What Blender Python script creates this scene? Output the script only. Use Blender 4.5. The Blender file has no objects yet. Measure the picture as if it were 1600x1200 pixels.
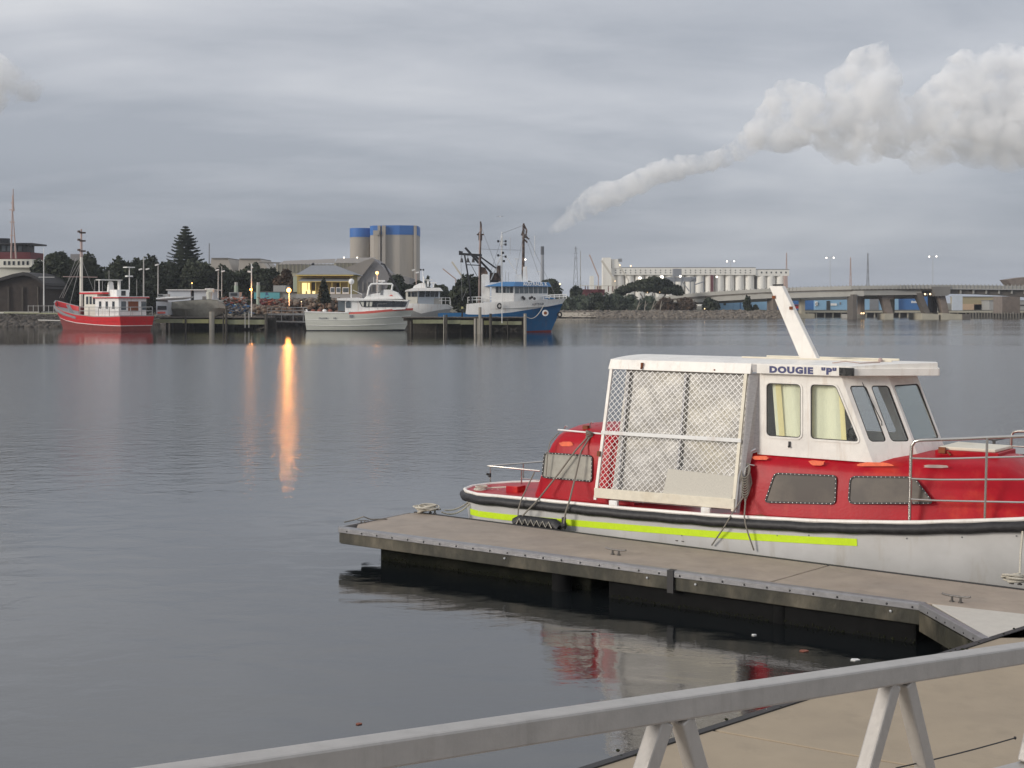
import bpy, math, random
import numpy as np
from mathutils import Vector, Matrix
random.seed(7); RNG = np.random.default_rng(7)
D = bpy.data; S = bpy.context.scene
if S.world is None: S.world = D.worlds.new("World")

# ------------------------------------------------------------------ camera
F, H, HY = 2000.0, 4.0, 472.0            # focal length in photo pixels, eye height above the water, horizon row
cam = D.cameras.new('camera'); camo = D.objects.new('camera', cam); S.collection.objects.link(camo)
camo.location = (0, 0, H); camo.rotation_euler = (math.radians(90), 0, 0)
cam.sensor_width = 36; cam.lens = 36*F/1600; cam.shift_y = -(600-HY)/1600
cam.clip_start = 0.1; cam.clip_end = 20000
S.camera = camo
# ------------------------------------------------------------------ sky
SUN_EL, SUN_AZ = math.radians(18), math.radians(244)    # azimuth clockwise from +Y
W = S.world; W.use_nodes = True; nt = W.node_tree; N = nt.nodes; LK = nt.links; N.clear()
def wn(t, **k):
    n = N.new(t)
    for a, b in k.items(): setattr(n, a, b)
    return n
def wmath(op, a, b=None, c=None):
    n = wn('ShaderNodeMath', operation=op)
    for i, v in enumerate((a, b, c)):
        if v is None: continue
        if isinstance(v, (int, float)): n.inputs[i].default_value = v
        else: LK.new(v, n.inputs[i])
    return n.outputs[0]
out = wn('ShaderNodeOutputWorld'); bg = wn('ShaderNodeBackground'); LK.new(bg.outputs[0], out.inputs[0])
tc = wn('ShaderNodeTexCoord'); sx = wn('ShaderNodeSeparateXYZ'); LK.new(tc.outputs['Generated'], sx.inputs[0])
zz = wmath('MAXIMUM', sx.outputs['Z'], 0.0)
den = wmath('ADD', zz, 0.17)
u = wmath('DIVIDE', sx.outputs['X'], den); v = wmath('DIVIDE', sx.outputs['Y'], den)
cx = wn('ShaderNodeCombineXYZ'); LK.new(u, cx.inputs[0]); LK.new(v, cx.inputs[1])
def wnoise(scale, detail, rough, dist, sc=(1, 1, 1), off=(0, 0, 0)):
    mp = wn('ShaderNodeMapping'); mp.inputs['Scale'].default_value = sc; mp.inputs['Location'].default_value = off
    LK.new(cx.outputs[0], mp.inputs[0])
    n = wn('ShaderNodeTexNoise'); n.inputs['Scale'].default_value = scale; n.inputs['Detail'].default_value = detail
    n.inputs['Roughness'].default_value = rough; n.inputs['Distortion'].default_value = dist
    LK.new(mp.outputs[0], n.inputs['Vector']); return n.outputs['Fac']
n1 = wnoise(0.62, 4, 0.5, 0.7, (0.75, 1.0, 1), (5.1, 2.2, 0))
n2 = wnoise(2.0, 6, 0.62, 0.5, (0.55, 1.0, 1), (8.3, 4.4, 2))
cl = wmath('ADD', wmath('MULTIPLY', n1, 0.72), wmath('MULTIPLY', n2, 0.28))
rmp = wn('ShaderNodeValToRGB'); LK.new(cl, rmp.inputs[0])
e = rmp.color_ramp.elements
e[0].position = 0.39; e[0].color = (0.308, 0.328, 0.366, 1)
e[1].position = 0.66; e[1].color = (0.560, 0.566, 0.580, 1)
m = e.new(0.5); m.color = (0.410, 0.425, 0.458, 1)
# an overcast dome brightens towards its top
el = wn('ShaderNodeValToRGB'); LK.new(sx.outputs['Z'], el.inputs[0]); ee = el.color_ramp.elements
ee[0].position = 0.0; ee[0].color = (.315, .335, .37, 1); ee[1].position = 0.95; ee[1].color = (.88, .88, .88, 1)
for p_, c_ in ((.045, (.345, .36, .388, 1)), (.11, (.525, .53, .54, 1)), (.20, (.585, .585, .588, 1)), (.40, (.65, .65, .65, 1))): q_ = ee.new(p_); q_.color = c_
vm2 = wn('ShaderNodeVectorMath', operation='SCALE'); LK.new(el.outputs[0], vm2.inputs[0]); vm2.inputs['Scale'].default_value = 2.0
vm = wn('ShaderNodeVectorMath', operation='MULTIPLY'); LK.new(rmp.outputs[0], vm.inputs[0]); LK.new(vm2.outputs[0], vm.inputs[1])
sky = wn('ShaderNodeTexSky', sky_type='NISHITA', sun_disc=False, sun_elevation=SUN_EL, sun_rotation=SUN_AZ)
sk = wn('ShaderNodeVectorMath', operation='SCALE'); LK.new(sky.outputs[0], sk.inputs[0]); sk.inputs['Scale'].default_value = 0.006
ad = wn('ShaderNodeVectorMath', operation='ADD'); LK.new(vm.outputs[0], ad.inputs[0]); LK.new(sk.outputs[0], ad.inputs[1])
LK.new(ad.outputs[0], bg.inputs[0]); bg.inputs[1].default_value = 1.0
# ------------------------------------------------------------------ sun (behind cloud)
sl = D.lights.new('sun', 'SUN'); sl.energy = 1.9; sl.angle = math.radians(18); sl.color = (1.0, 0.925, 0.83)
so = D.objects.new('sun', sl); S.collection.objects.link(so)
sd = Vector((math.sin(SUN_AZ)*math.cos(SUN_EL), math.cos(SUN_AZ)*math.cos(SUN_EL), math.sin(SUN_EL)))
so.rotation_euler = sd.to_track_quat('Z', 'Y').to_euler(); so.location = (-20, -20, 30)
S.view_settings.view_transform = 'Standard'; S.view_settings.look = 'None'
S.view_settings.exposure = 0.14; S.view_settings.gamma = 1; S.view_settings.use_curve_mapping = False
S.render.engine = 'CYCLES'; S.cycles.use_denoising = True; S.cycles.max_bounces = 12; S.cycles.volume_bounces = 12; S.cycles.volume_step_rate = 1.0; S.cycles.volume_max_steps = 256
S.cycles.caustics_reflective = True; S.cycles.sample_clamp_indirect = 10

# ================================================================== helpers
def P(px, py, Y): return Vector(((px-800)/F*Y, Y, H-(py-HY)/F*Y))
def G(px, py, z=0.0):
    Y = F*(H-z)/(py-HY); return Vector(((px-800)/F*Y, Y, z))
MATS = {}
def mat(name, col, rough=0.6, metal=0.0, var=0.0, vscale=3.0, col2=None, lo=0.45, hi=0.6, bump=0.0, bscale=40.0, stretch=(1, 1, 1), spec=0.5, coat=0.0, streak=0.0, scol=(0.34, 0.20, 0.11)):
    m = D.materials.new(name); m.use_nodes = True; t = m.node_tree; b = t.nodes['Principled BSDF']
    b.inputs['Roughness'].default_value = rough; b.inputs['Metallic'].default_value = metal
    b.inputs['Base Color'].default_value = (*col, 1); b.inputs['Specular IOR Level'].default_value = spec
    b.inputs['Coat Weight'].default_value = coat
    tc = t.nodes.new('ShaderNodeTexCoord'); mp = t.nodes.new('ShaderNodeMapping'); mp.inputs['Scale'].default_value = stretch
    t.links.new(tc.outputs['Object'], mp.inputs[0])
    def noise(sc, det=6, r=0.6):
        n = t.nodes.new('ShaderNodeTexNoise'); n.inputs['Scale'].default_value = sc; n.inputs['Detail'].default_value = det
        n.inputs['Roughness'].default_value = r; t.links.new(mp.outputs[0], n.inputs['Vector']); return n
    cur = None
    if col2 is not None:
        n = noise(vscale); r = t.nodes.new('ShaderNodeValToRGB'); t.links.new(n.outputs['Fac'], r.inputs[0])
        r.color_ramp.elements[0].position = lo; r.color_ramp.elements[0].color = (*col, 1)
        r.color_ramp.elements[1].position = hi; r.color_ramp.elements[1].color = (*col2, 1)
        cur = r.outputs[0]
    if var > 0:
        n = noise(vscale*3.1, 5); mr = t.nodes.new('ShaderNodeMapRange'); t.links.new(n.outputs['Fac'], mr.inputs[0])
        mr.inputs['From Min'].default_value = 0.3; mr.inputs['From Max'].default_value = 0.7
        mr.inputs['To Min'].default_value = 1-var; mr.inputs['To Max'].default_value = 1+var
        s = t.nodes.new('ShaderNodeVectorMath'); s.operation = 'SCALE'; t.links.new(mr.outputs[0], s.inputs['Scale'])
        if cur is not None: t.links.new(cur, s.inputs[0])
        else: s.inputs[0].default_value = col
        cur = s.outputs[0]
    if streak > 0:
        mp2 = t.nodes.new('ShaderNodeMapping'); mp2.inputs['Scale'].default_value = (1.0, 1.0, 0.10); t.links.new(tc.outputs['Object'], mp2.inputs[0])
        n = t.nodes.new('ShaderNodeTexNoise'); n.inputs['Scale'].default_value = vscale*4.5; n.inputs['Detail'].default_value = 7; n.inputs['Roughness'].default_value = 0.68; t.links.new(mp2.outputs[0], n.inputs['Vector'])
        mr = t.nodes.new('ShaderNodeMapRange'); t.links.new(n.outputs['Fac'], mr.inputs[0]); mr.inputs['From Min'].default_value = 0.53; mr.inputs['From Max'].default_value = 0.74; mr.inputs['To Max'].default_value = streak
        mx = t.nodes.new('ShaderNodeMix'); mx.data_type = 'RGBA'; t.links.new(mr.outputs[0], mx.inputs['Factor']); 
        mx.inputs[6].default_value = (*col, 1); mx.inputs[7].default_value = (*scol, 1)
        if cur is not None: t.links.new(cur, mx.inputs[6])
        cur = mx.outputs[2]
    if cur is not None: t.links.new(cur, b.inputs['Base Color'])
    if bump > 0:
        n = noise(bscale, 4); bp = t.nodes.new('ShaderNodeBump'); bp.inputs['Strength'].default_value = bump; bp.inputs['Distance'].default_value = 0.02
        t.links.new(n.outputs['Fac'], bp.inputs['Height']); t.links.new(bp.outputs[0], b.inputs['Normal'])
    MATS[name] = m; return m
def emis(name, col, k):
    m = D.materials.new(name); m.use_nodes = True; b = m.node_tree.nodes['Principled BSDF']
    b.inputs['Base Color'].default_value = (0.5, 0.5, 0.5, 1); b.inputs['Emission Color'].default_value = (*col, 1); b.inputs['Emission Strength'].default_value = k
    MATS[name] = m; return m
def glassmat(name, tint, tr=0.85, rough=0.02):
    m = D.materials.new(name); m.use_nodes = True; t = m.node_tree; t.nodes.clear()
    o = t.nodes.new('ShaderNodeOutputMaterial'); mx = t.nodes.new('ShaderNodeMixShader'); tr_ = t.nodes.new('ShaderNodeBsdfTransparent')
    gl = t.nodes.new('ShaderNodeBsdfGlossy'); gl.inputs['Roughness'].default_value = rough; fr = t.nodes.new('ShaderNodeLayerWeight'); fr.inputs['Blend'].default_value = 0.5
    pw = t.nodes.new('ShaderNodeMath'); pw.operation = 'POWER'; t.links.new(fr.outputs['Facing'], pw.inputs[0]); pw.inputs[1].default_value = 4.0
    ad = t.nodes.new('ShaderNodeMath'); ad.operation = 'MULTIPLY_ADD'; t.links.new(pw.outputs[0], ad.inputs[0]); ad.inputs[1].default_value = 0.7; ad.inputs[2].default_value = 0.05
    tr_.inputs[0].default_value = (*[c*tr for c in tint], 1)
    t.links.new(ad.outputs[0], mx.inputs[0]); t.links.new(tr_.outputs[0], mx.inputs[1]); t.links.new(gl.outputs[0], mx.inputs[2]); t.links.new(mx.outputs[0], o.inputs[0])
    MATS[name] = m; return m
OFF = {}
class MB:
    def __init__(s): s.v = []; s.f = []; s.m = []
    def add(s, vs, fs, mi=0):
        o = len(s.v); s.v += [tuple(x) for x in vs]; s.f += [tuple(i+o for i in f) for f in fs]; s.m += [mi]*len(fs); return s
    def box(s, x0, x1, y0, y1, z0, z1, mi=0):
        return s.add([(x0,y0,z0),(x1,y0,z0),(x1,y1,z0),(x0,y1,z0),(x0,y0,z1),(x1,y0,z1),(x1,y1,z1),(x0,y1,z1)],
                     [(0,3,2,1),(4,5,6,7),(0,1,5,4),(1,2,6,5),(2,3,7,6),(3,0,4,7)], mi)
    def cube(s, c, d, mi=0): return s.box(c[0]-d[0]/2, c[0]+d[0]/2, c[1]-d[1]/2, c[1]+d[1]/2, c[2]-d[2]/2, c[2]+d[2]/2, mi)
    def bar(s, p, q, w, h=None, up=(0, 0, 1), mi=0):
        p, q = Vector(p), Vector(q); h = h or w; d = (q-p).normalized(); u = Vector(up)
        if abs(d.dot(u)) > 0.98: u = Vector((0, 1, 0))
        a = d.cross(u).normalized(); b = a.cross(d).normalized()
        vs = [c + a*x*w/2 + b*y*h/2 for c in (p, q) for x, y in ((-1,-1),(1,-1),(1,1),(-1,1))]
        return s.add(vs, [(0,1,2,3),(7,6,5,4),(0,4,5,1),(1,5,6,2),(2,6,7,3),(3,7,4,0)], mi)
    def tube(s, pts, r, n=8, mi=0, r2=None):
        pts = [Vector(p) for p in pts]; o = len(s.v); L = len(pts); ref = None
        for i, p in enumerate(pts):
            d = (pts[min(i+1, L-1)] - pts[max(i-1, 0)])
            d = d.normalized() if d.length > 1e-9 else Vector((0, 0, 1))
            if ref is None: ref = Vector((0, 0, 1)) if abs(d.z) < 0.9 else Vector((1, 0, 0))
            a = d.cross(ref)
            if a.length < 1e-4: a = d.cross(Vector((0, 1, 0.1)))
            a.normalize(); b = a.cross(d).normalized(); ref = b
            rr = r if r2 is None else r+(r2-r)*i/max(L-1, 1)
            for k in range(n):
                t = 2*math.pi*k/n; s.v.append(tuple(p+(a*math.cos(t)+b*math.sin(t))*rr))
        for i in range(L-1):
            for k in range(n):
                a0 = o+i*n+k; a1 = o+i*n+(k+1) % n
                s.f.append((a0, a1, a1+n, a0+n)); s.m.append(mi)
        s.f.append(tuple(o+k for k in range(n))[::-1]); s.m.append(mi)
        s.f.append(tuple(o+(L-1)*n+k for k in range(n))); s.m.append(mi)
        return s
    def prism(s, poly, z0, z1, top=None, mi=0):
        n = len(poly); top = top or poly
        zz0 = z0 if hasattr(z0, '__len__') else [z0]*n; zz1 = z1 if hasattr(z1, '__len__') else [z1]*n
        vs = [(p[0], p[1], z) for p, z in zip(poly, zz0)] + [(p[0], p[1], z) for p, z in zip(top, zz1)]
        return s.add(vs, [tuple(range(n))[::-1], tuple(range(n, 2*n))] + [(i, (i+1) % n, n+(i+1) % n, n+i) for i in range(n)], mi)
    def cyl(s, x, y, z0, z1, r0, r1=None, n=16, mi=0):
        r1 = r0 if r1 is None else r1
        A = [(math.cos(2*math.pi*k/n), math.sin(2*math.pi*k/n)) for k in range(n)]
        return s.prism([(x+r0*c, y+r0*d) for c, d in A], z0, z1, [(x+r1*c, y+r1*d) for c, d in A], mi)
    def ball(s, c, r, n=8, mi=0, sz=1.0):
        o = len(s.v); c = Vector(c); m = max(4, n//2)
        for i in range(1, m):
            t = math.pi*i/m
            for k in range(n):
                a = 2*math.pi*k/n; s.v.append((c.x+r*math.sin(t)*math.cos(a), c.y+r*math.sin(t)*math.sin(a), c.z+r*sz*math.cos(t)))
        s.v += [(c.x, c.y, c.z+r*sz), (c.x, c.y, c.z-r*sz)]; T = len(s.v)-2; B = T+1
        for i in range(m-2):
            for k in range(n):
                a0 = o+i*n+k; a1 = o+i*n+(k+1) % n; s.f.append((a0, a0+n, a1+n, a1)); s.m.append(mi)
        for k in range(n):
            s.f.append((T, o+k, o+(k+1) % n)); s.m.append(mi)
            e_ = o+(m-2)*n; s.f.append((B, e_+(k+1) % n, e_+k)); s.m.append(mi)
        return s
    def map(s, fn): s.v = [tuple(fn(*x)) for x in s.v]; return s
    def build(s, name, mats, parent=None, smooth=False, loc=None, bevel=0.0, **props):
        me = D.meshes.new(name); off = OFF.get(parent.name, Vector((0, 0, 0))) if parent else Vector(loc or (0, 0, 0))
        me.from_pydata([(a-off.x, b-off.y, c-off.z) for a, b, c in s.v], [], s.f)
        for x in (mats if isinstance(mats, (list, tuple)) else [mats]): me.materials.append(MATS[x])
        me.polygons.foreach_set('material_index', s.m)
        o = D.objects.new(name, me); S.collection.objects.link(o)
        if smooth:
            me.polygons.foreach_set('use_smooth', [True]*len(me.polygons))
            try: me.set_sharp_from_angle(angle=math.radians(38))
            except Exception: pass
        if parent: o.parent = parent; OFF[o.name] = off
        else: o.location = off
        if bevel:
            b = o.modifiers.new('bevel', 'BEVEL'); b.width = bevel; b.segments = 2; b.limit_method = 'ANGLE'; b.angle_limit = math.radians(40)
        for k, x in props.items(): o[k] = x
        return o
def thing(name, label, cat, loc=(0, 0, 0), group=None, rotz=0.0, local=False):
    o = D.objects.new(name, None); S.collection.objects.link(o); o.empty_display_size = 0.3
    o.location = loc; o.rotation_euler = (0, 0, rotz); o['label'] = label; o['category'] = cat
    if group: o['group'] = group
    OFF[o.name] = Vector((0, 0, 0)) if local else Vector(loc); return o
def struct(mb, name, mats, **k): return mb.build(name, mats, None, kind='structure', **k)
def rrect(x0, x1, z0, z1, r, n=4):
    pts = []
    for cx_, cz_, a0 in ((x1-r, z1-r, 0), (x0+r, z1-r, 90), (x0+r, z0+r, 180), (x1-r, z0+r, 270)):
        for i in range(n+1):
            a = math.radians(a0+90*i/n); pts.append((cx_+r*math.cos(a), cz_+r*math.sin(a)))
    return pts
def rpoly(pts, r, n=4):
    out_ = []; L = len(pts)
    for i in range(L):
        p, a, b = Vector(pts[i]), Vector(pts[i-1]), Vector(pts[(i+1) % L])
        d1 = (a-p).normalized()*r; d2 = (b-p).normalized()*r
        for k in range(n+1):
            t = k/n; out_.append(tuple((p+d1)*(1-t)**2 + p*2*t*(1-t) + (p+d2)*t*t))
    return out_
def offpoly(pts, d):
    c = sum((Vector(p) for p in pts), Vector((0, 0)))/len(pts); L = len(pts); r = []
    for i in range(L):
        a, b = Vector(pts[i-1]), Vector(pts[(i+1) % L]); t = (b-a).normalized(); nn = Vector((t.y, -t.x)); p = Vector(pts[i])
        if nn.dot(p-c) < 0: nn = -nn
        r.append(tuple(p+nn*d))
    return r
def plate(outline, holes, th):
    """2-D outline with holes, thickness th, as (u, v, w) mesh data, w 0..th"""
    cu = D.curves.new('tmp', 'CURVE'); cu.dimensions = '2D'; cu.fill_mode = 'BOTH'; cu.extrude = th/2
    for pts in [outline]+list(holes):
        sp = cu.splines.new('POLY'); sp.points.add(len(pts)-1); sp.use_cyclic_u = True
        for i, p in enumerate(pts): sp.points[i].co = (p[0], p[1], 0, 1)
    ob = D.objects.new('tmp', cu); S.collection.objects.link(ob); bpy.context.view_layer.update()
    me = D.meshes.new_from_object(ob); vs = [(x.co.x, x.co.y, x.co.z+th/2) for x in me.vertices]; fs = [tuple(p.vertices) for p in me.polygons]
    D.objects.remove(ob); D.curves.remove(cu); D.meshes.remove(me)
    mb = MB(); mb.add(vs, fs); return mb
def text_mb(txt, size, th=0.004, bold=0.0, sx_=1.0):
    cu = D.curves.new('tmp', 'FONT'); cu.body = txt; cu.size = size; cu.extrude = th; cu.offset = bold; cu.resolution_u = 3; cu.space_character = 1.10 if size > .2 else 1.17
    ob = D.objects.new('tmp', cu); S.collection.objects.link(ob); bpy.context.view_layer.update()
    me = D.meshes.new_from_object(ob); vs = [(x.co.x*sx_, x.co.y, x.co.z) for x in me.vertices]; fs = [tuple(p.vertices) for p in me.polygons]
    D.objects.remove(ob); D.curves.remove(cu); D.meshes.remove(me)
    mb = MB(); mb.add(vs, fs); return mb
def sag(p, q, s, n=12):
    p, q = Vector(p), Vector(q); return [p.lerp(q, i/n)-Vector((0, 0, s*4*(i/n)*(1-i/n))) for i in range(n+1)]
def np_mesh(name, verts, quads, mats, loc, parent=None, mi=None, **props):
    me = D.meshes.new(name); off = Vector(loc); verts = verts-np.array(loc)
    me.vertices.add(len(verts)); me.vertices.foreach_set('co', verts.astype(np.float32).ravel())
    k = quads.shape[1]; me.loops.add(quads.size); me.loops.foreach_set('vertex_index', quads.astype(np.int32).ravel())
    me.polygons.add(len(quads)); me.polygons.foreach_set('loop_start', np.arange(0, quads.size, k, dtype=np.int32))
    for x in (mats if isinstance(mats, (list, tuple)) else [mats]): me.materials.append(MATS[x])
    if mi is not None: me.polygons.foreach_set('material_index', mi.astype(np.int32))
    me.update(calc_edges=True); me.validate()
    o = D.objects.new(name, me); S.collection.objects.link(o)
    if parent: o.parent = parent; OFF[o.name] = OFF[parent.name]
    else: o.location = off
    for a, b in props.items(): o[a] = b
    return o

# ================================================================== materials
mat('red_paint', (0.40, 0.004, 0.014), 0.38, var=0.10, vscale=1.1, col2=(0.62, 0.06, 0.028), lo=0.55, hi=0.74, spec=0.22, streak=0.28, scol=(0.55, 0.10, 0.06), bump=0.12, bscale=30)
mat('red_patch', (0.78, 0.11, 0.025), 0.5, var=0.2, vscale=6)
mat('white_paint', (0.84, 0.80, 0.735), 0.4, var=0.05, vscale=2.0, col2=(0.70, 0.66, 0.61), lo=0.5, hi=0.75, streak=0.42, scol=(0.50, 0.38, 0.26), bump=0.08, bscale=25)
mat('hull_grey', (0.62, 0.61, 0.595), 0.42, var=0.05, vscale=0.9, col2=(0.55, 0.54, 0.52), lo=0.4, hi=0.7, streak=0.45, scol=(0.40, 0.35, 0.27), bump=0.06, bscale=12)
mat('black_rubber', (0.022, 0.021, 0.022), 0.55, var=0.5, vscale=4, bump=0.4, bscale=6)
mat('lime_tape', (0.66, 0.90, 0.02), 0.45, var=0.05, vscale=5)
mat('cream_board', (0.74, 0.68, 0.55), 0.5, var=0.07, vscale=3, col2=(0.64, 0.56, 0.42), lo=0.5, hi=0.75)
mat('aluminium', (0.62, 0.60, 0.58), 0.42, 0.75, var=0.08, vscale=5)
mat('wire', (0.78, 0.77, 0.75), 0.4, 0.3)
mat('steel', (0.60, 0.56, 0.51), 0.24, 0.95, var=0.05)
mat('plastic_sheet', (0.35, 0.33, 0.30), 0.3, var=0.12, vscale=0.9, col2=(0.46, 0.42, 0.33), lo=0.45, hi=0.62, bump=0.4, bscale=9)
mat('speckled_board', (0.54, 0.51, 0.44), 0.6, var=0.13, vscale=28)
mat('grey_panel', (0.42, 0.40, 0.39), 0.4, var=0.15, vscale=6, stretch=(1, 1, 3))
mat('curtain', (0.93, 0.89, 0.68), 0.8, var=0.07, vscale=8, stretch=(6, 6, 0.5))
mat('curtain_yellow', (0.92, 0.78, 0.42), 0.8)
mat('cabin_dark', (0.05, 0.05, 0.05), 0.8)
mat('acrylic', (0.050, 0.038, 0.030), 0.36, var=0.05, vscale=.8, col2=(0.13, 0.105, 0.078), lo=0.40, hi=0.62, spec=0.25)
mat('acrylic_pale', (0.33, 0.315, 0.27), 0.2, var=0.12, vscale=2.0, col2=(0.42, 0.40, 0.34), lo=0.4, hi=0.6, spec=0.35)
mat('gasket', (0.03, 0.028, 0.028), 0.6)
mat('rivet', (0.75, 0.74, 0.72), 0.3, 0.6)
mat('rope', (0.23, 0.205, 0.17), 0.85, var=0.3, vscale=30)
mat('rope_pale', (0.52, 0.48, 0.40), 0.85, var=0.25, vscale=30)
mat('navy', (0.05, 0.055, 0.16), 0.5)
mat('black_box', (0.012, 0.012, 0.014), 0.25)
mat('rust', (0.20, 0.06, 0.02), 0.8, var=0.3)
mat('deck_tan', (0.375, 0.305, 0.24), 0.75, streak=0.4, scol=(0.20, 0.165, 0.125), var=0.10, vscale=0.8, col2=(0.32, 0.265, 0.215), lo=0.42, hi=0.66, bump=0.15, bscale=120)
mat('pier_tan', (0.37, 0.295, 0.205), 0.75, streak=0.35, scol=(0.22, 0.18, 0.13), var=0.07, vscale=0.6, col2=(0.325, 0.26, 0.185), lo=0.4, hi=0.7, bump=0.12, bscale=120)
mat('gusset_white', (0.56, 0.52, 0.45), 0.6, var=0.05)
mat('grey_edge', (0.24, 0.235, 0.24), 0.45, 0.3, var=0.15, vscale=3)
mat('wet_timber', (0.030, 0.028, 0.018), 0.6, var=0.45, vscale=1.5, col2=(0.135, 0.115, 0.08), lo=0.46, hi=0.76, bump=0.5, bscale=14, stretch=(1, 1, 0.5))
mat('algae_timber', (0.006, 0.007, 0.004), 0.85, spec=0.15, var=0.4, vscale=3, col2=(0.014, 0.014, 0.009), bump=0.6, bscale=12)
mat('float_black', (0.008, 0.008, 0.008), 0.85, var=0.3, vscale=2, spec=0.15)
mat('weed', (0.022, 0.024, 0.013), 0.95, spec=0.1, var=0.5, vscale=8)
mat('rail_paint', (0.46, 0.43, 0.395), 0.42, 0.25, streak=0.35, scol=(0.28, 0.25, 0.22), bump=0.06, bscale=60, var=0.06, vscale=5, col2=(0.41, 0.385, 0.355), lo=0.45, hi=0.7)
mat('cast_iron', (0.16, 0.15, 0.14), 0.5, 0.6, var=0.3, vscale=20)
mat('grass', (0.06, 0.075, 0.03), 0.95, var=0.3, vscale=0.3)
mat('dirt', (0.17, 0.14, 0.11), 0.95, var=0.3, vscale=0.15, col2=(0.075, 0.08, 0.04), lo=0.4, hi=0.6)
mat('sand', (0.36, 0.31, 0.24), 0.95, var=0.15, vscale=0.3)
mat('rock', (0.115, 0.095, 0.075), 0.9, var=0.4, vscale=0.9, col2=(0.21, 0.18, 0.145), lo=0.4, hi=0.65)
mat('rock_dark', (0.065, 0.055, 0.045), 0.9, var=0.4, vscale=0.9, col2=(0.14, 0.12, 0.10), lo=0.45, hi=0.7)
mat('leaf', (0.022, 0.030, 0.014), 0.8, var=0.5, vscale=0.22, col2=(0.060, 0.068, 0.036), lo=0.42, hi=0.66)
mat('leaf_grey', (0.055, 0.075, 0.045), 0.8, var=0.4, vscale=0.25, col2=(0.105, 0.12, 0.085), lo=0.4, hi=0.65)
mat('leaf_brown', (0.06, 0.04, 0.025), 0.8, var=0.4, vscale=0.3, col2=(0.10, 0.06, 0.035), lo=0.4, hi=0.65)
mat('leaf_pine', (0.018, 0.026, 0.014), 0.8, var=0.4, vscale=0.3, col2=(0.040, 0.050, 0.026))
mat('bark', (0.12, 0.10, 0.08), 0.9, var=0.3)
mat('bark_pale', (0.34, 0.30, 0.25), 0.9, var=0.3)
mat('boat_red', (0.58, 0.010, 0.014), 0.4, var=0.08, vscale=0.5, streak=0.4, scol=(0.30, 0.05, 0.04))
mat('boat_antifoul', (0.20, 0.035, 0.03), 0.6, var=0.15, vscale=0.5)
mat('boat_white', (0.82, 0.81, 0.78), 0.4, var=0.05, vscale=0.6, streak=0.5, scol=(0.42, 0.26, 0.16))
mat('boat_cream', (0.72, 0.69, 0.60), 0.45, var=0.05, vscale=0.5)
mat('boat_pale', (0.60, 0.60, 0.53), 0.45, var=0.05, vscale=0.4, col2=(0.54, 0.54, 0.47), stretch=(0.3, 1, 2))
mat('boat_blue', (0.016, 0.115, 0.27), 0.45, var=0.12, vscale=0.4, streak=0.5, scol=(0.12, 0.10, 0.10))
mat('roof_blue', (0.05, 0.17, 0.36), 0.45, var=0.08, vscale=0.5)
mat('coral_stripe', (0.70, 0.13, 0.10), 0.45)
mat('dark_glass', (0.02, 0.024, 0.028), 0.08, spec=0.8)
mat('mid_glass', (0.10, 0.12, 0.13), 0.1, spec=0.8)
mat('mast_brown', (0.07, 0.045, 0.035), 0.7, var=0.4, vscale=0.8, col2=(0.24, 0.17, 0.13), lo=0.5, hi=0.62)
mat('dark_steel', (0.03, 0.03, 0.034), 0.5, 0.3)
mat('pole_grey', (0.40, 0.39, 0.37), 0.5, 0.2)
mat('pole_white', (0.72, 0.71, 0.68), 0.5)
mat('lattice_pink', (0.45, 0.33, 0.29), 0.6)
mat('wharf_beam', (0.26, 0.27, 0.17), 0.8, var=0.12, vscale=0.4, col2=(0.20, 0.20, 0.12), lo=0.4, hi=0.6)
mat('wharf_beam_yellow', (0.37, 0.35, 0.16), 0.8, var=0.12, vscale=0.4)
mat('wharf_timber', (0.10, 0.085, 0.07), 0.85, var=0.3, vscale=0.8)
mat('pile_pale', (0.30, 0.275, 0.23), 0.85, var=0.2, vscale=1.2, stretch=(5, 5, 0.4))
mat('pile_dark', (0.06, 0.052, 0.042), 0.85, var=0.3, vscale=1.2)
mat('concrete', (0.37, 0.335, 0.29), 0.8, var=0.06, vscale=0.05, col2=(0.32, 0.29, 0.255), stretch=(1, 1, 0.15), streak=0.5, scol=(0.22, 0.20, 0.18))
mat('concrete_dark', (0.19, 0.18, 0.165), 0.85, var=0.1, vscale=0.1, stretch=(1, 1, 0.3))
mat('silo_blue', (0.025, 0.13, 0.40), 0.6, var=0.06, vscale=0.1)
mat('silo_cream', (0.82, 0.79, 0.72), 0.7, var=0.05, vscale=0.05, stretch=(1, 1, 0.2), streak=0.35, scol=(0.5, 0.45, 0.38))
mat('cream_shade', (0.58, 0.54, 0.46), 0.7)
mat('window_dark', (0.045, 0.045, 0.045), 0.3)
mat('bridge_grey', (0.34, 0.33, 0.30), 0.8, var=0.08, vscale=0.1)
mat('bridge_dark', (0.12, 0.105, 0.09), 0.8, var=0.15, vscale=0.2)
mat('pier_brown', (0.20, 0.165, 0.14), 0.85, var=0.15, vscale=0.3)
mat('pale_stone', (0.40, 0.37, 0.29), 0.8, var=0.1, vscale=0.2)
mat('shed_lightblue', (0.25, 0.43, 0.60), 0.6, var=0.04, vscale=0.2)
mat('shed_blue', (0.055, 0.16, 0.38), 0.6, var=0.05, vscale=0.2)
mat('shed_tan', (0.34, 0.29, 0.18), 0.8, var=0.06)
mat('shed_peach', (0.50, 0.36, 0.24), 0.8, var=0.06)
mat('shed_grey', (0.33, 0.33, 0.32), 0.7, var=0.06, vscale=0.3)
mat('shed_white', (0.50, 0.54, 0.58), 0.6, var=0.05, vscale=0.4)
mat('roof_grey', (0.21, 0.215, 0.225), 0.6, var=0.06, vscale=0.5)
mat('roof_brown', (0.04, 0.037, 0.036), 0.85, var=0.2, vscale=0.5)
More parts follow.
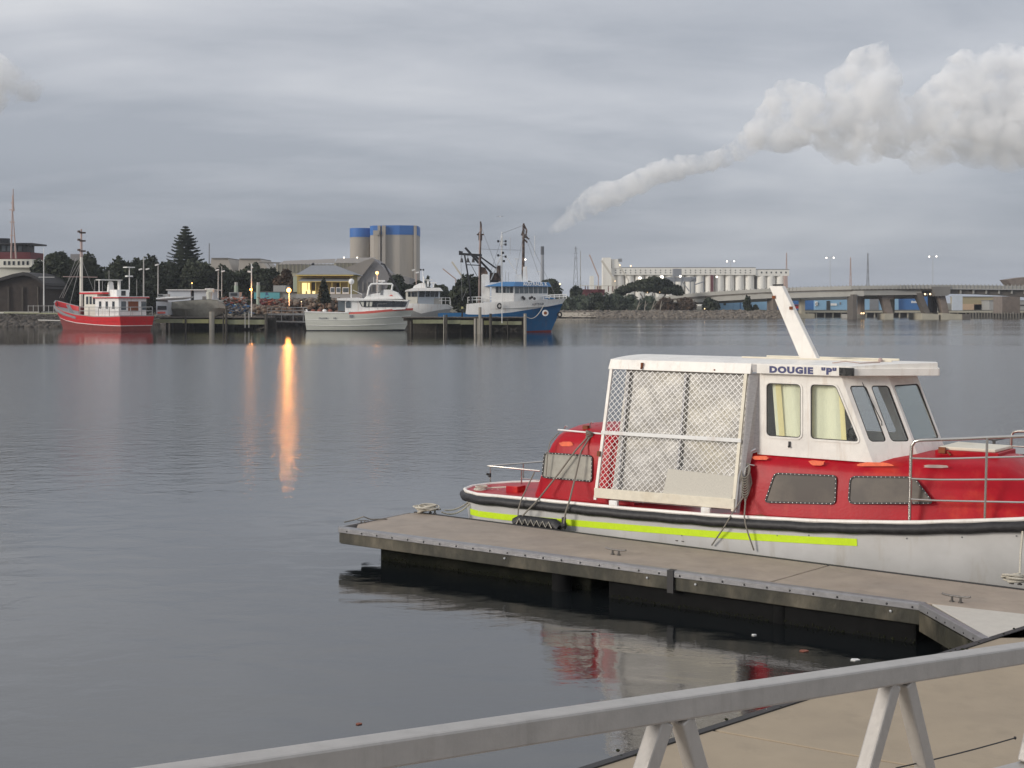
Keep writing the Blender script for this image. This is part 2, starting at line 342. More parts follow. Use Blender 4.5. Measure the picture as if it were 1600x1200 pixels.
mat('wall_brown', (0.045, 0.034, 0.028), 0.85, var=0.25, vscale=0.5)
mat('wall_yellow', (0.42, 0.33, 0.13), 0.7, var=0.06)
mat('wall_green', (0.36, 0.42, 0.34), 0.7)
mat('gable_grey', (0.20, 0.19, 0.19), 0.8, var=0.1, vscale=0.2)
mat('factory_roof', (0.25, 0.225, 0.20), 0.8, var=0.08, vscale=0.05)
mat('factory_wall', (0.38, 0.35, 0.26), 0.8, var=0.06, vscale=0.1)
mat('mural', (0.12, 0.40, 0.44), 0.6, col2=(0.05, 0.09, 0.22), vscale=0.5, lo=0.55, hi=0.6)
mat('tarp', (0.26, 0.25, 0.21), 0.75, var=0.2, vscale=0.5, bump=0.6, bscale=1.2)
mat('dark_red', (0.12, 0.02, 0.025), 0.7)
mat('yellow_paint', (0.60, 0.48, 0.16), 0.6)
mat('tower_grey', (0.24, 0.25, 0.27), 0.6)
mat('orange_gear', (0.24, 0.08, 0.05), 0.8, var=0.3)
mat('gear_blue', (0.06, 0.16, 0.34), 0.6, var=0.3)
emis('lamp_orange', (1.0, 0.30, 0.03), 9)
emis('lamp_orange_small', (1.0, 0.42, 0.09), 5)
emis('lamp_white', (1.0, 0.90, 0.74), 4)
emis('lamp_warm', (1.0, 0.66, 0.34), 2.6)
emis('window_lit', (1.0, 0.72, 0.22), 1.1)
emis('green_lamp', (0.6, 0.9, 0.25), 1.5)
emis('red_lamp', (1.0, 0.10, 0.12), 2.0)
glassmat('clear_glass', (0.97, 0.99, 0.98), 1.0)

# ================================================================== water
wm = D.materials.new('water'); wm.use_nodes = True; t = wm.node_tree; b = t.nodes['Principled BSDF']; MATS['water'] = wm
b.inputs['Base Color'].default_value = (0.009, 0.011, 0.012, 1); b.inputs['Roughness'].default_value = 0.03; b.inputs['IOR'].default_value = 2.25
tcw = t.nodes.new('ShaderNodeTexCoord')
def tn(sc, det, rgh, dist, scale=(1, 1, 1), rot=0.0):
    mp = t.nodes.new('ShaderNodeMapping'); mp.inputs['Scale'].default_value = scale; mp.inputs['Rotation'].default_value = (0, 0, rot)
    t.links.new(tcw.outputs['Object'], mp.inputs[0]); n = t.nodes.new('ShaderNodeTexNoise'); n.inputs['Scale'].default_value = sc
    n.inputs['Detail'].default_value = det; n.inputs['Roughness'].default_value = rgh; n.inputs['Distortion'].default_value = dist
    t.links.new(mp.outputs[0], n.inputs['Vector']); return n.outputs['Fac']
def tm(op, a, b_):
    n = t.nodes.new('ShaderNodeMath'); n.operation = op
    for i, x in enumerate((a, b_)):
        if isinstance(x, (int, float)): n.inputs[i].default_value = x
        else: t.links.new(x, n.inputs[i])
    return n.outputs[0]
def tr(x, a, b_, c, d):
    n = t.nodes.new('ShaderNodeMapRange'); t.links.new(x, n.inputs[0])
    for k, q in zip(('From Min', 'From Max', 'To Min', 'To Max'), (a, b_, c, d)): n.inputs[k].default_value = q
    return n.outputs[0]
swell = tn(0.9, 2, 0.4, 0.4, (1, 1.5, 1), 0.3)
ripple = tn(4.2, 3, 0.5, 0.6, (1, 1.6, 1), -0.4)
fine = tn(19, 3, 0.55, 0.5, (1, 1.4, 1), 0.2)
patch = tr(tn(0.035, 3, 0.55, 0.8, (1, 1.0, 1), 0.5), 0.42, 0.60, 0.25, 1.0)
band = tr(tn(0.06, 2, 0.5, 0.3, (0.25, 1.6, 1), 0.0), 0.40, 0.62, 0.4, 1.2)
h = tm('ADD', tm('MULTIPLY', swell, 0.019), tm('MULTIPLY', tm('MULTIPLY', ripple, patch), 0.0042))
h = tm('ADD', h, tm('MULTIPLY', tm('MULTIPLY', fine, band), 0.0007))
# a breeze ruffles the middle of the basin; the water under the far banks and round the pontoon lies calm
sp_ = t.nodes.new('ShaderNodeSeparateXYZ'); t.links.new(tcw.outputs['Object'], sp_.inputs[0])
wob = tm('MULTIPLY', tm('SUBTRACT', tn(0.03, 3, 0.6, 0.6, (1, .4, 1)), 0.5), 34.0)
yw = tm('ADD', sp_.outputs['Y'], wob)
zone = tm('MULTIPLY', tr(yw, 20, 40, 0.0, 1.0), tr(yw, 112, 124, 1.0, 0.0))
lanes = tr(tn(0.035, 3, 0.55, 0.4, (.18, 1.6, 1)), .40, .60, .25, 1.0)
zone = tm('MAXIMUM', zone, tm('MULTIPLY', tm('MULTIPLY', tr(sp_.outputs['X'], 2, 26, 0.0, 1.0), tr(yw, 100, 124, 0.0, 0.8)), lanes))
rz = t.nodes.new('ShaderNodeMapRange'); t.links.new(zone, rz.inputs[0]); rz.inputs['To Min'].default_value = 0.03; rz.inputs['To Max'].default_value = 0.165; t.links.new(rz.outputs[0], b.inputs['Roughness'])
breeze = tm('ADD', tm('MULTIPLY', tn(2.3, 2, 0.5, 0.5, (1, 1.3, 1), 0.9), 0.030), tm('MULTIPLY', tn(7.0, 2, 0.5, 0.5, (1, 1.3, 1), 0.1), 0.014))
h = tm('ADD', h, tm('MULTIPLY', breeze, zone))
h = tm('ADD', h, tm('MULTIPLY', tn(24, 2, 0.5, 0.3, (1, 1.2, 1), 0.6), tr(zone, 0, 1, 0.0002, 0.0034)))
h = tm('ADD', h, tm('MULTIPLY', tn(9.0, 2, 0.5, 0.8, (.8, 1.8, 1), 0.25), 0.0005))
bp = t.nodes.new('ShaderNodeBump'); bp.inputs['Strength'].default_value = 1.0; bp.inputs['Distance'].default_value = 1.0
t.links.new(h, bp.inputs['Height']); t.links.new(bp.outputs[0], b.inputs['Normal'])
w_ = MB(); w_.add([(-900, -60, 0), (900, -60, 0), (900, 900, 0), (-900, 900, 0)], [(0, 1, 2, 3)]); struct(w_, 'water', 'water')

# ================================================================== land
ZL = 1.8
shore = [(-700, 512), (-100, 511), (0, 511), (100, 511), (240, 507.5), (430, 508), (600, 506), (720, 503), (800, 499), (870, 496.8), (1000, 497), (1120, 497), (1238, 497)]
bot = [G(x, y, 0) for x, y in shore]
land = MB(); vs = []
for p in bot:
    k = (p.y+6.5)/p.y
    vs += [(p.x, p.y, -0.4), (p.x, p.y+1.2, 0.05), (p.x*k, p.y*k, ZL-0.35), (p.x*k*1.012, p.y*k*1.012, ZL), (p.x/p.y*3000, 3000, ZL)]
fs = []; 
for i in range(len(bot)-1):
    for j in range(4):
        a = i*5+j; fs.append((a, a+5, a+6, a+1))
land.add(vs, fs); struct(land, 'ground', 'dirt')
# right-hand land behind the bridge, ends in a quay wall
q0, q1 = G(1238, 497, 0), P(2400, 487, 345)
g2 = MB(); g2.add([(q0.x, 345, ZL-.004), (q1.x, 345, ZL-.004), (2500, 3000, ZL-.004), (q0.x/q0.y*3000, 3000, ZL-.004)], [(0, 1, 2, 3)]); struct(g2, 'terrain', 'dirt')
grassy = MB()
for a, b_ in zip(bot[8:-1], bot[9:]):
    ka, kb = (a.y+7.0)/a.y, (b_.y+7.0)/b_.y; ja, jb = (a.y+15)/a.y, (b_.y+15)/b_.y
    grassy.add([(a.x*ka, a.y*ka, ZL+.012), (b_.x*kb, b_.y*kb, ZL+.012), (b_.x*jb, b_.y*jb, ZL+.012), (a.x*ja, a.y*ja, ZL+.012)], [(0, 1, 2, 3)])
grassy.build('grass_verge', 'grass', None, kind='structure')
def rocks(name, spots, sizes, matn, label):
    t_ = (1+5**.5)/2
    ico = np.array([(-1,t_,0),(1,t_,0),(-1,-t_,0),(1,-t_,0),(0,-1,t_),(0,1,t_),(0,-1,-t_),(0,1,-t_),(t_,0,-1),(t_,0,1),(-t_,0,-1),(-t_,0,1)])/1.9
    tri = np.array([(0,11,5),(0,5,1),(0,1,7),(0,7,10),(0,10,11),(1,5,9),(5,11,4),(11,10,2),(10,7,6),(7,1,8),(3,9,4),(3,4,2),(3,2,6),(3,6,8),(3,8,9),(4,9,5),(2,4,11),(6,2,10),(8,6,7),(9,8,1)])
    n = len(spots); V = ico[None]*(1+RNG.uniform(-.28, .28, (n, 12, 1)))*(np.array(sizes)[:, None, None])*RNG.uniform(.7, 1.3, (n, 1, 3))
    V[:, :, 2] *= 0.75; V += np.array(spots)[:, None, :]
    T = tri[None]+np.arange(n)[:, None, None]*12
    o = np_mesh(name, V.reshape(-1, 3), T.reshape(-1, 3), matn, tuple(np.array(spots)[0]), kind='stuff'); o['label'] = label; o['category'] = 'rocks'; return o
def shore_rocks(i0, i1, n, smin, smax, depth=6.0, zt=ZL):
    sp, sz = [], []
    for _ in range(n):
        i = random.randint(i0, i1-1); f = random.random(); a = bot[i].lerp(bot[i+1], f); d = random.random()
        k = (a.y+d*depth)/a.y; sp.append((a.x*k, a.y*k, -0.1+d*zt)); sz.append(random.uniform(smin, smax))
    return sp, sz
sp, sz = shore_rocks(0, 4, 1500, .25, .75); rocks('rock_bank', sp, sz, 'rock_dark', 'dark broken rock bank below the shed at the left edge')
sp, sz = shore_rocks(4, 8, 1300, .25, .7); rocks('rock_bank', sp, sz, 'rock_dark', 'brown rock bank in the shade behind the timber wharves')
sp, sz = shore_rocks(9, 12, 2200, .25, .75, 7.0, 1.7); rocks('rock_bank', sp, sz, 'rock', 'long pinkish rock revetment along the far right shore')
sp, sz = [], []
for _ in range(1500):
    px = random.uniform(395, 545); hgt = random.random(); Y = random.uniform(212, 226)
    top = 468 if px > 440 else 478
    sp.append(tuple(P(px, 490-(490-top)*hgt, Y))); sz.append(random.uniform(.25, .6))
rocks('stone_heap', sp, sz, 'rock', 'heap of loose reddish stones behind the white motor cruiser')
bs = MB(); a, b_ = P(872, 489.5, 322), P(930, 490, 322)
bs.add([(a.x, 321.5, .25), (b_.x, 321.5, .25), (b_.x+2, 326, 1.35), (a.x-2, 326, 1.35)], [(0, 1, 2, 3)]); bs.build('sand', 'sand', None, kind='structure')

# ================================================================== vegetation
g1 = 'dark trees along the left shore'
def crown_mesh(name, blobs, n, leaf, matn, parent, core=0.62, squash=1.0):
    B = np.array(blobs, float); vol = B[:, 3]*B[:, 4]*B[:, 5]; pr = vol**(2/3); pr /= pr.sum()
    idx = RNG.choice(len(B), n, p=pr); d = RNG.normal(size=(n, 3)); d /= np.linalg.norm(d, axis=1)[:, None]
    rad = RNG.uniform(0.62, 1.08, n)**0.8
    c = B[idx, :3]+d*B[idx, 3:6]*rad[:, None]
    a = RNG.normal(size=(n, 3)); a /= np.linalg.norm(a, axis=1)[:, None]; b2 = np.cross(a, RNG.normal(size=(n, 3))); b2 /= np.linalg.norm(b2, axis=1)[:, None]
    s = leaf*RNG.uniform(0.5, 1.2, n)[:, None]
    V = np.stack([c-a*s-b2*s*.6, c+a*s-b2*s*.6, c+a*s+b2*s*.6, c-a*s+b2*s*.6], 1).reshape(-1, 3)
    Q = np.arange(4*n).reshape(-1, 4)
    # inner mass: lumpy low spheres
    cv, cf = [], []; o = len(V)
    for (x, y, z, rx, ry, rz) in blobs:
        m = MB(); m.ball((0, 0, 0), 1.0, 10); vv = np.array(m.v)*(core*RNG.uniform(.85, 1.1, (len(m.v), 1)))*np.array([rx, ry, rz])+np.array([x, y, z])
        for f in m.f:
            f = list(f)+([f[-1]] if len(f) == 3 else []); cf.append([i+o for i in f])
        cv.append(vv); o += len(vv)
    V = np.vstack([V]+cv); 
    Qc = np.array([f for f in cf if f[2] != f[3]]); Q = np.vstack([Q, Qc]) if len(Qc) else Q
    return np_mesh(name, V, Q, matn, tuple(OFF[parent.name]), parent)
def tree(label, px, py_top, py_bot, wpx, Y, matn='leaf', n=2600, leaf=.34, trunk=True, group=None, cat='tree', name='tree', nb=9, seed=None, tmat='bark', ground=ZL):
    s = Y/F; x = (px-800)*s; zt = H-(py_top-HY)*s; zb = H-(py_bot-HY)*s; w = wpx*s/2*(1.18 if group == g1 else 1.0); hgt = zt-zb
    t_ = thing(name, label, cat, (x, Y, ground), group)
    rr = random.Random(seed if seed is not None else int(px*7+Y)); blobs = []
    for i in range(nb):
        a = rr.uniform(0, 2*math.pi); f = rr.uniform(0, .62); zf = rr.uniform(.18, .80)
        r = rr.uniform(.38, .58)*(1.15-abs(zf-.45)*.9)
        bx = x+math.cos(a)*f*w*(1.25-zf*.5); by = Y+math.sin(a)*f*w*.8
        rz = min(r*hgt*.75, r*w*1.1, (1-zf)*hgt); blobs.append((bx, by, zb+zf*hgt, r*w*1.05, r*w, max(rz, .12*hgt)))
    blobs.append((x+rr.uniform(-.2, .2)*w, Y, zb+hgt*.72, w*.42, w*.42, hgt*.28)); blobs.append((x, Y, zb+hgt*.42, w*.8, w*.6, hgt*.36))
    crown_mesh('crown', blobs, int(n*1.5), leaf, matn, t_, core=.74)
    if trunk:
        m = MB(); z0 = ground-.3; m.tube([(x, Y, z0), (x+.1*w, Y, z0+(zb-z0)*.6+.3), (x, Y, zb+hgt*.5)], .035*w+.15, 7, r2=.08)
        for k in range(3):
            b3 = blobs[k]; m.tube([(x, Y, max(zb, z0+.6)), (b3[0], b3[1], b3[2])], .10, 5, r2=.03)
        m.build('trunk', tmat, t_)
    return t_
def bush(label, px, py_top, py_bot, wpx, Y, matn='leaf_grey', n=900, leaf=.22, group=None, name='bush'):
    return tree(label, px, py_top, py_bot, wpx, Y, matn, n, leaf, True, group, 'bush', name, nb=6)
TW = 1.22
for px, pt, w, lb in ((160, 418, 60, 'dark foliage filling the gap behind the red boat mast'), (330, 420, 60, 'dark low tree behind the pale shed roof'), (372, 424, 56, 'dark low tree filling behind the upright tanks'), (412, 426, 50, 'low tree behind the mural wall left end'), (246, 416, 50, 'dark low tree behind the plain grey pole'), (118, 420, 50, 'low dark foliage behind the white flagpole crosstree')): tree(lb, px, pt, 486, w, 254, n=2400, group=g1)
tree('broad dark tree right of the dark shed, behind the white flagpole', 92, 394, 487, 58, 238, n=3600, group=g1)
tree('rounded dark tree just behind the red trawler mast, with pale gaps', 137, 396, 487, 54, 242, n=3200, group=g1)
tree('low dark tree between the ship and the flagpole', 62, 404, 480, 30, 240, n=1600, group=g1)
tree('dark tree with sloping left shoulder behind the red trawler wheelhouse', 190, 402, 488, 56, 240, n=3200, group=g1)
tree('tall dark tree behind the twin floodlight pole', 228, 399, 488, 62, 244, n=3600, group=g1)
tree('wide dark tree at the foot of the tall pine on its left', 264, 410, 486, 56, 246, n=3000, group=g1)
tree('wide dark tree at the foot of the tall pine on its right', 306, 404, 486, 56, 244, n=3000, group=g1)
tree('dark tree behind the grey twin poles', 352, 414, 486, 52, 246, n=2600, group=g1)
tree('dark leafy tree behind the small orange lamp pole', 392, 412, 484, 58, 248, n=2800, group=g1)
tree('dark tree left of the brown leafed tree', 424, 418, 480, 40, 250, n=1800, group=g1)
tree('reddish brown leafed tree beside the big orange lamp', 448, 421, 468, 40, 246, 'leaf_brown', n=1800)
tree('small dark tree between the boat radar dome and the pale grain silos', 622, 430, 470, 40, 262, n=1500)
tree('low dark tree behind the second white boat', 652, 440, 480, 50, 262, n=1500)
tree('distant tree between the second white boat and the net gantry', 690, 446, 478, 44, 270, n=1300)
tree('big dark tree behind the blue trawler net gantry', 728, 428, 494, 62, 232, n=3600)
tree('tall thin distant tree beside the second white boat mast', 668, 431, 452, 10, 300, n=260, leaf=.2)
tree('distant dark tree behind the trawler wheelhouse bow side', 858, 436, 476, 44, 345, n=2400, leaf=.35)
tree('distant dark tree peeping over the trawler blue roof', 826, 440, 474, 34, 350, n=1500, leaf=.35)
tree('tiny distant tree left of the pylons and red cars', 900, 446, 472, 22, 380, n=900, leaf=.35)
# broad spreading tree before the grain terminal
def spread_tree():
    Y = 352; s = Y/F; t_ = thing('tree', 'broad flat spreading dark tree in front of the white grain terminal', 'tree', tuple(P(1018, 0, Y).xy)+(ZL,))
    bl = []
    for px, py, rx, rz in [(978, 452, 12, 6), (992, 448, 14, 7), (1006, 444, 15, 8), (1022, 440, 15, 8), (1036, 444, 16, 9), (1052, 452, 15, 8), (1060, 457, 9, 5), (1015, 450, 20, 7), (1040, 454, 18, 5), (970, 456, 12, 5)]:
        p = P(px, py, Y+random.uniform(-3, 3)); bl.append((p.x, p.y, p.z, rx*s, rx*s*.8, rz*s))
    crown_mesh('crown', bl, 5200, .3, 'leaf', t_, core=.8)
    m = MB()
    for px in (1000, 1020, 1042): m.tube([P(1018, 486, Y), P(px, 458, Y)], .35, 6, r2=.12)
    m.build('trunk', 'bark', t_)
spread_tree()
gs = 'grey green shore bushes on the far right bank'
bushes = [(882, 464, 38, 'low', 'behind the trawler bow rail'), (905, 462, 34, 'rounded', 'left of the grassy gap, near the trawler bow'), (932, 458, 34, 'taller', 'below the red parked cars'),
          (960, 460, 36, 'wide', 'left of the pale leaning trunks'), (988, 461, 34, 'feathery', 'behind the first pale leaning trunk'), (1012, 463, 30, 'dense', 'between the pale leaning trunks')]
for i, (px, pt, w, adj, where) in enumerate(bushes):
    bush(f'{adj} grey green bush {where}', px, pt-1, 491, w*1.3, 340+i, 'leaf_grey' if i != 2 else 'leaf', 1300, .26, gs)
for px, w, lb in [(1040, 34, 'dark brown scrub under the left end of the bridge'), (1070, 36, 'dark brown scrub beside the first bridge column'), (1108, 22, 'dark scrub at the left end of the light blue shed')]:
    bush(lb, px, 465, 491, w*1.25, 335, 'leaf_brown' if px < 1100 else 'leaf', 1100, .26)
bush('small dark shrub tree in front of the light blue shed', 1168, 461, 488, 17, 331, 'leaf', 700, .22); bush('low dark shrub right of the shrub tree by the blue shed', 1181, 476, 489, 12, 331, 'leaf', 400, .2)
gp = 'bare pale leaning trunks on the right bank'
for i, (a, b_, lb) in enumerate([(994, 1000, 'left'), (1007, 1009, 'second'), (1017, 1023, 'third, most tilted'), (1031, 1034, 'right')]):
    m = MB(); m.tube([P(a, 490, 333), P((a+b_)/2-.5, 480, 333), P(b_, 470, 333)], .16, 6, r2=.07); m.tube([P((a+b_)/2, 480, 333), P(b_+4, 472, 333)], .08, 5, r2=.03)
    o = m.build('bare_trunk', 'bark_pale', None, loc=P(a, 490, 333)); o['label'] = f'thin pale leaning bare trunk, {["leftmost","second from left","third from left","rightmost"][i]} of the row of four'; o['category'] = 'tree'; o['group'] = gp
# cypress
def cypress():
    Y = 205; s = Y/F; x = (506-800)*s; t_ = thing('cypress', 'pointed dark green cypress in front of the lit restaurant verandah', 'tree', (x, Y, ZL))
    bl = []
    for i in range(9):
        f = i/8; z = H-(470-f*34-HY)*s; r = (9.5*(1-f)**.75+1.2)*s; bl.append((x+random.uniform(-.1, .1), Y, z, r, r, 3.4*s))
    crown_mesh('crown', bl, 2600, .16, 'leaf_pine', t_, core=.8); m = MB(); m.tube([(x, Y, ZL-.3), (x, Y, ZL+2)], .18, 6); m.build('trunk', 'bark', t_)
cypress()
def norfolk():
    Y = 256; s = Y/F; x = (290-800)*s; zt = H-(353-HY)*s; t_ = thing('norfolk_pine', 'tall tiered conical pine rising above the dark tree line', 'tree', (x, Y, ZL))
    m = MB(); m.tube([(x, Y, ZL-.3), (x, Y, zt)], .38, 8, r2=.05); m.build('trunk', 'bark', t_)
    V = []; rr = random.Random(4)
    tiers = 20
    for i in range(tiers):
        f = i/(tiers-1); z = zt-.25-f*11.5; R = (2.5+35*f**.66)*s
        nb = 15
        for k in range(nb):
            a = 2*math.pi*(k+rr.random()*.6)/nb; RR = R*rr.uniform(.62, 1.12)*(1.08 if (i*7+k*3) % 5 else .8); lift = .16*RR*(1-f*.6)
            for j in range(int(10+RR*7)):
                g = (j+rr.random())/(10+RR*7); zz_ = z-.10*RR*math.sin(g*2.2)+lift*g*g*1.6+rr.uniform(-.06, .06)
                c = Vector((x+math.cos(a)*RR*g, Y+math.sin(a)*RR*g, zz_))
                tn_ = Vector((-math.sin(a), math.cos(a), 0))*(.28+.34*(1-abs(g-.55)))*rr.uniform(.6, 1.2); up = Vector((math.cos(a)*.16, math.sin(a)*.16, .20))*rr.uniform(.6, 1.3)
                V += [c-tn_, c+up*.6, c+tn_, c+Vector((0, 0, -.20))]
    V = np.array([tuple(q) for q in V]); np_mesh('crown', V, np.arange(len(V)).reshape(-1, 4), 'leaf_pine', tuple(OFF[t_.name]), t_)
norfolk()

# ================================================================== far structures
def fbox(m, x0, x1, y0, y1, Y, dep, mi=0):
    a, b_ = P(x0, y0, Y), P(x1, y1, Y); return m.box(a.x, b_.x, Y, Y+dep, b_.z, a.z, mi)
# pair of concrete silos with blue bands
YS = 480; sS = YS/F
def band_cyl(parent, x, Y, r, zb, zt, zband, n=24):
    m = MB(); m.cyl(x, Y, zb, zband, r, n=n); m.build('silo_wall', 'concrete', parent, smooth=True)
    m = MB(); m.cyl(x, Y, zband, zt, r+.12, n=n); m.build('blue_band', 'silo_blue', parent, smooth=True)
t_ = thing('silo', 'round concrete silo with blue top band, the lower left one', 'silo', (P(564, 0, YS+12).x, YS+12, ZL))
band_cyl(t_, P(564, 0, YS+12).x, YS+12, 17.5*sS, ZL, P(0, 357, YS+12).z, P(0, 371, YS+12).z)
t_ = thing('silo', 'tall lobed concrete silo block with bright blue band and vertical ribs', 'silo', (P(615, 0, YS).x, YS, ZL))
xs = [P(p, 0, YS).x for p in (577, 584, 600, 625, 645, 652)]
poly = [(xs[0], YS+3), (xs[1], YS-.5), (xs[2], YS-1.5), (xs[3], YS-2), (xs[4], YS-.8), (xs[5], YS+3), (xs[5], YS+14), (xs[0], YS+14)]
z1, z2 = P(0, 367, YS).z, P(0, 352.5, YS).z
m = MB(); m.prism(poly, ZL, z1); m.build('silo_wall', 'concrete', t_)
m = MB(); c0 = Vector((P(615, 0, YS).x, YS+6)); m.prism([tuple(c0+(Vector(p)-c0)*1.012) for p in poly], z1, z2); m.build('blue_band', 'silo_blue', t_)
for px, w in ((592, 4), (599.5, 5.5), (648.5, 4)):
    m = MB(); fbox(m, px-w/2, px+w/2, 352.3, 470, YS-3.2, 2.5); m.build('rib', 'concrete', t_)
m = MB(); fbox(m, 583, 592, 360, 367, YS-4, 1); m.build('roof_box', 'concrete', t_)
for px, lb in ((577, 'left'), (628, 'right')):
    pass
# long factory
YF = 400
t_ = thing('factory', 'long low concrete factory with ribbed wall stretching to the grey gable', 'building', (P(510, 0, YF).x, YF, ZL))
m = MB(); a, b_ = P(432, 425, YF), P(522, 425, YF); c_, d = P(440, 409, YF+6), P(522, 406.5, YF+6)
m.add([(a.x, YF, P(0, 414, YF).z), (b_.x, YF, P(0, 411.5, YF).z), (d.x, YF+10, d.z+.6), (c_.x, YF+10, c_.z+.4)], [(0, 1, 2, 3)]); 
a, b_ = P(522, 409, YF-4), P(580, 409, YF-4)
m.add([(a.x, YF-4, a.z-.4), (b_.x, YF-4, a.z-.4), (P(586, 0, YF).x, YF+4, P(0, 402, YF+4).z), (P(524, 0, YF).x, YF+4, P(0, 404, YF+4).z)], [(0, 1, 2, 3)])
m.build('roof', 'factory_roof', t_)
m = MB(); fbox(m, 432, 522, 413, 470, YF+.2, 12); fbox(m, 522, 578, 411, 470, YF-3.8, 14); m.build('wall', 'factory_wall', t_)
for i in range(24):
    px = 434+i*6.1; m = MB(); fbox(m, px, px+.8, 412 if px < 520 else 411, 426, (YF if px < 520 else YF-4)-.25, .5); m.build('wall_rib', 'concrete_dark', t_)
m = MB(); g_ = [P(584, 0, 398).x, P(563, 0, 398).x, P(548, 0, 398).x]
t_ = thing('gable_hall', 'grey gabled hall with sloping conveyor roof below the silos', 'building', (P(600, 0, 380).x, 380, ZL))
m = MB(); pts = [P(548, 470, 375), P(548, 452, 375), P(584, 404, 375), P(606, 425, 375), P(640, 434, 375), P(640, 470, 375)]
m.add([tuple(p) for p in pts]+[(p.x, 395, p.z) for p in pts], [(0, 1, 2, 3, 4, 5)]+[(i, (i+1) % 6, 6+(i+1) % 6, 6+i) for i in range(6)]); m.build('wall', 'gable_grey', t_)
m = MB(); m.add([tuple(P(520, 429, 374)), tuple(P(520, 426, 374)), tuple(P(581, 403, 374)), tuple(P(586, 405, 374)), tuple(P(552, 449, 374))], [(0, 1, 2, 3, 4)]); m.build('roof', 'factory_roof', t_)
m = MB()
for i in range(7): fbox(m, 552+i*7, 554+i*7, 440, 456, 374.5, .4)
m.build('stud', 'concrete_dark', t_)
t_ = thing('mill_roof', 'pale flat topped mill buildings rising behind the trees', 'building', (P(372, 0, 430).x, 430, ZL))
m = MB()
for x0, x1, x2, x3, yt in ((322, 330, 356, 364, 404), (368, 374, 406, 424, 405)):
    q = [P(x0, 470, 430), P(x1, yt, 430), P(x2, yt, 430), P(x3, 425, 430), P(x3, 470, 430)]
    m.add([tuple(p) for p in q]+[(p.x, 450, p.z) for p in q], [(0, 1, 2, 3, 4)]+[(i, (i+1) % 5, 5+(i+1) % 5, 5+i) for i in range(5)])
m.build('wall', 'concrete', t_); m = MB(); fbox(m, 330, 356, 402.8, 404, 429.5, 20); fbox(m, 374, 406, 403.8, 405, 429.5, 20); m.build('roof_edge', 'concrete_dark', t_)
t_ = thing('conveyor_bridge', 'thin conveyor bridge joining the mill roofs and the factory', 'conveyor', (P(427, 0, 425).x, 425, ZL))
m = MB(); m.bar(P(405, 410, 425), P(440, 411, 425), .6, .5); m.build('deck', 'concrete_dark', t_); m = MB()
m.bar(P(418, 411, 425), P(428, 424, 425), .3); m.bar(P(434, 411, 425), P(432, 430, 425), .9); m.bar(P(424, 424, 425), P(434, 414, 425), .3); m.build('truss', 'concrete_dark', t_)
m = MB(); fbox(m, 110, 124, 397, 440, 420, 10); o = m.build('distant_block', 'gable_grey', None, loc=P(117, 440, 420)); o['label'] = 'blue grey building top seen between the two left trees'; o['category'] = 'building'
# restaurant
YR = 222
t_ = thing('restaurant', 'old hotel with grey hipped roof and lit yellow verandah', 'building', (P(506, 0, YR).x, YR, ZL))
def hip(m, x0, x1, y_e, xr0, xr1, y_r, Y, dep):
    a, b_ = P(x0, y_e, Y), P(x1, y_e, Y); r0, r1 = P(xr0, y_r, Y+dep/2), P(xr1, y_r, Y+dep/2)
    v_ = [(a.x, Y, a.z), (b_.x, Y, a.z), (b_.x, Y+dep, a.z), (a.x, Y+dep, a.z), (r0.x, Y+dep/2, r0.z), (r1.x, Y+dep/2, r0.z)]
    m.add(v_, [(0, 1, 5, 4), (1, 2, 5), (2, 3, 4, 5), (3, 0, 4), (0, 3, 2, 1)])
m = MB(); hip(m, 462, 556, 429, 487, 524, 414.5, YR, 11); m.build('roof', 'roof_grey', t_)
m = MB(); fbox(m, 462, 552, 429.3, 430.8, YR, 10); m.build('fascia', 'yellow_paint', t_)
m = MB(); fbox(m, 464, 550, 430.8, 462, YR+2, 8); m.build('wall', 'wall_yellow', t_)
m = MB(); a, b_ = P(471, 434, YR+1.9), P(546, 434, YR+1.9); c_, d = P(466, 439.5, YR-1), P(548, 439.5, YR-1)
m.add([tuple(c_), tuple(d), tuple(b_), tuple(a)], [(0, 1, 2, 3)]); m.build('verandah_roof', 'roof_grey', t_)
m = MB(); fbox(m, 466, 547, 439.7, 440.6, YR-1, .3); m.build('verandah_beam', 'yellow_paint', t_)
for i in range(7):
    m = MB(); fbox(m, 467+i*12.8, 467.9+i*12.8, 440.6, 458, YR-.9, .15); m.build('verandah_post', 'yellow_paint', t_)
for x0, x1, y0, y1, mm in ((472, 484, 442, 455, 'window_lit'), (487, 493, 441, 453, 'wall_brown'), (497, 505, 442, 455, 'wall_yellow'), (512, 522, 442, 454, 'wall_yellow'), (526, 532, 442, 454, 'wall_brown')):
    m = MB(); fbox(m, x0, x1, y0, y1, YR+1.8, .25); m.build('window' if mm != 'wall_brown' else 'door', mm, t_)
m = MB(); fbox(m, 463, 566, 459.5, 466, YR-2.2, 2); m.build('deck', 'shed_grey', t_)
for i in range(3):
    m = MB(); fbox(m, 472+i*8, 477+i*7.5, 455-(i == 1)*2, 459, YR-2.0, .4); m.build('lit_box', 'window_lit', t_)
for x0, x1 in ((516, 523), (525, 532), (535, 545)):
    m = MB(); fbox(m, x0, x1, 449, 459, YR-2.3, .12); m.build('window_frame', 'boat_white', t_); m = MB(); fbox(m, x0+.8, x1-.8, 450, 456.5, YR-2.36, .05); m.build('glass_screen', 'mid_glass', t_)
m = MB(); m.ball(P(489, 413, YR+6), .3, 8); m.build('finial', 'dark_steel', t_)
m = MB(); fbox(m, 458, 466, 433, 456, YR+2.5, 6); m.build('side_wall', 'wall_green', t_)
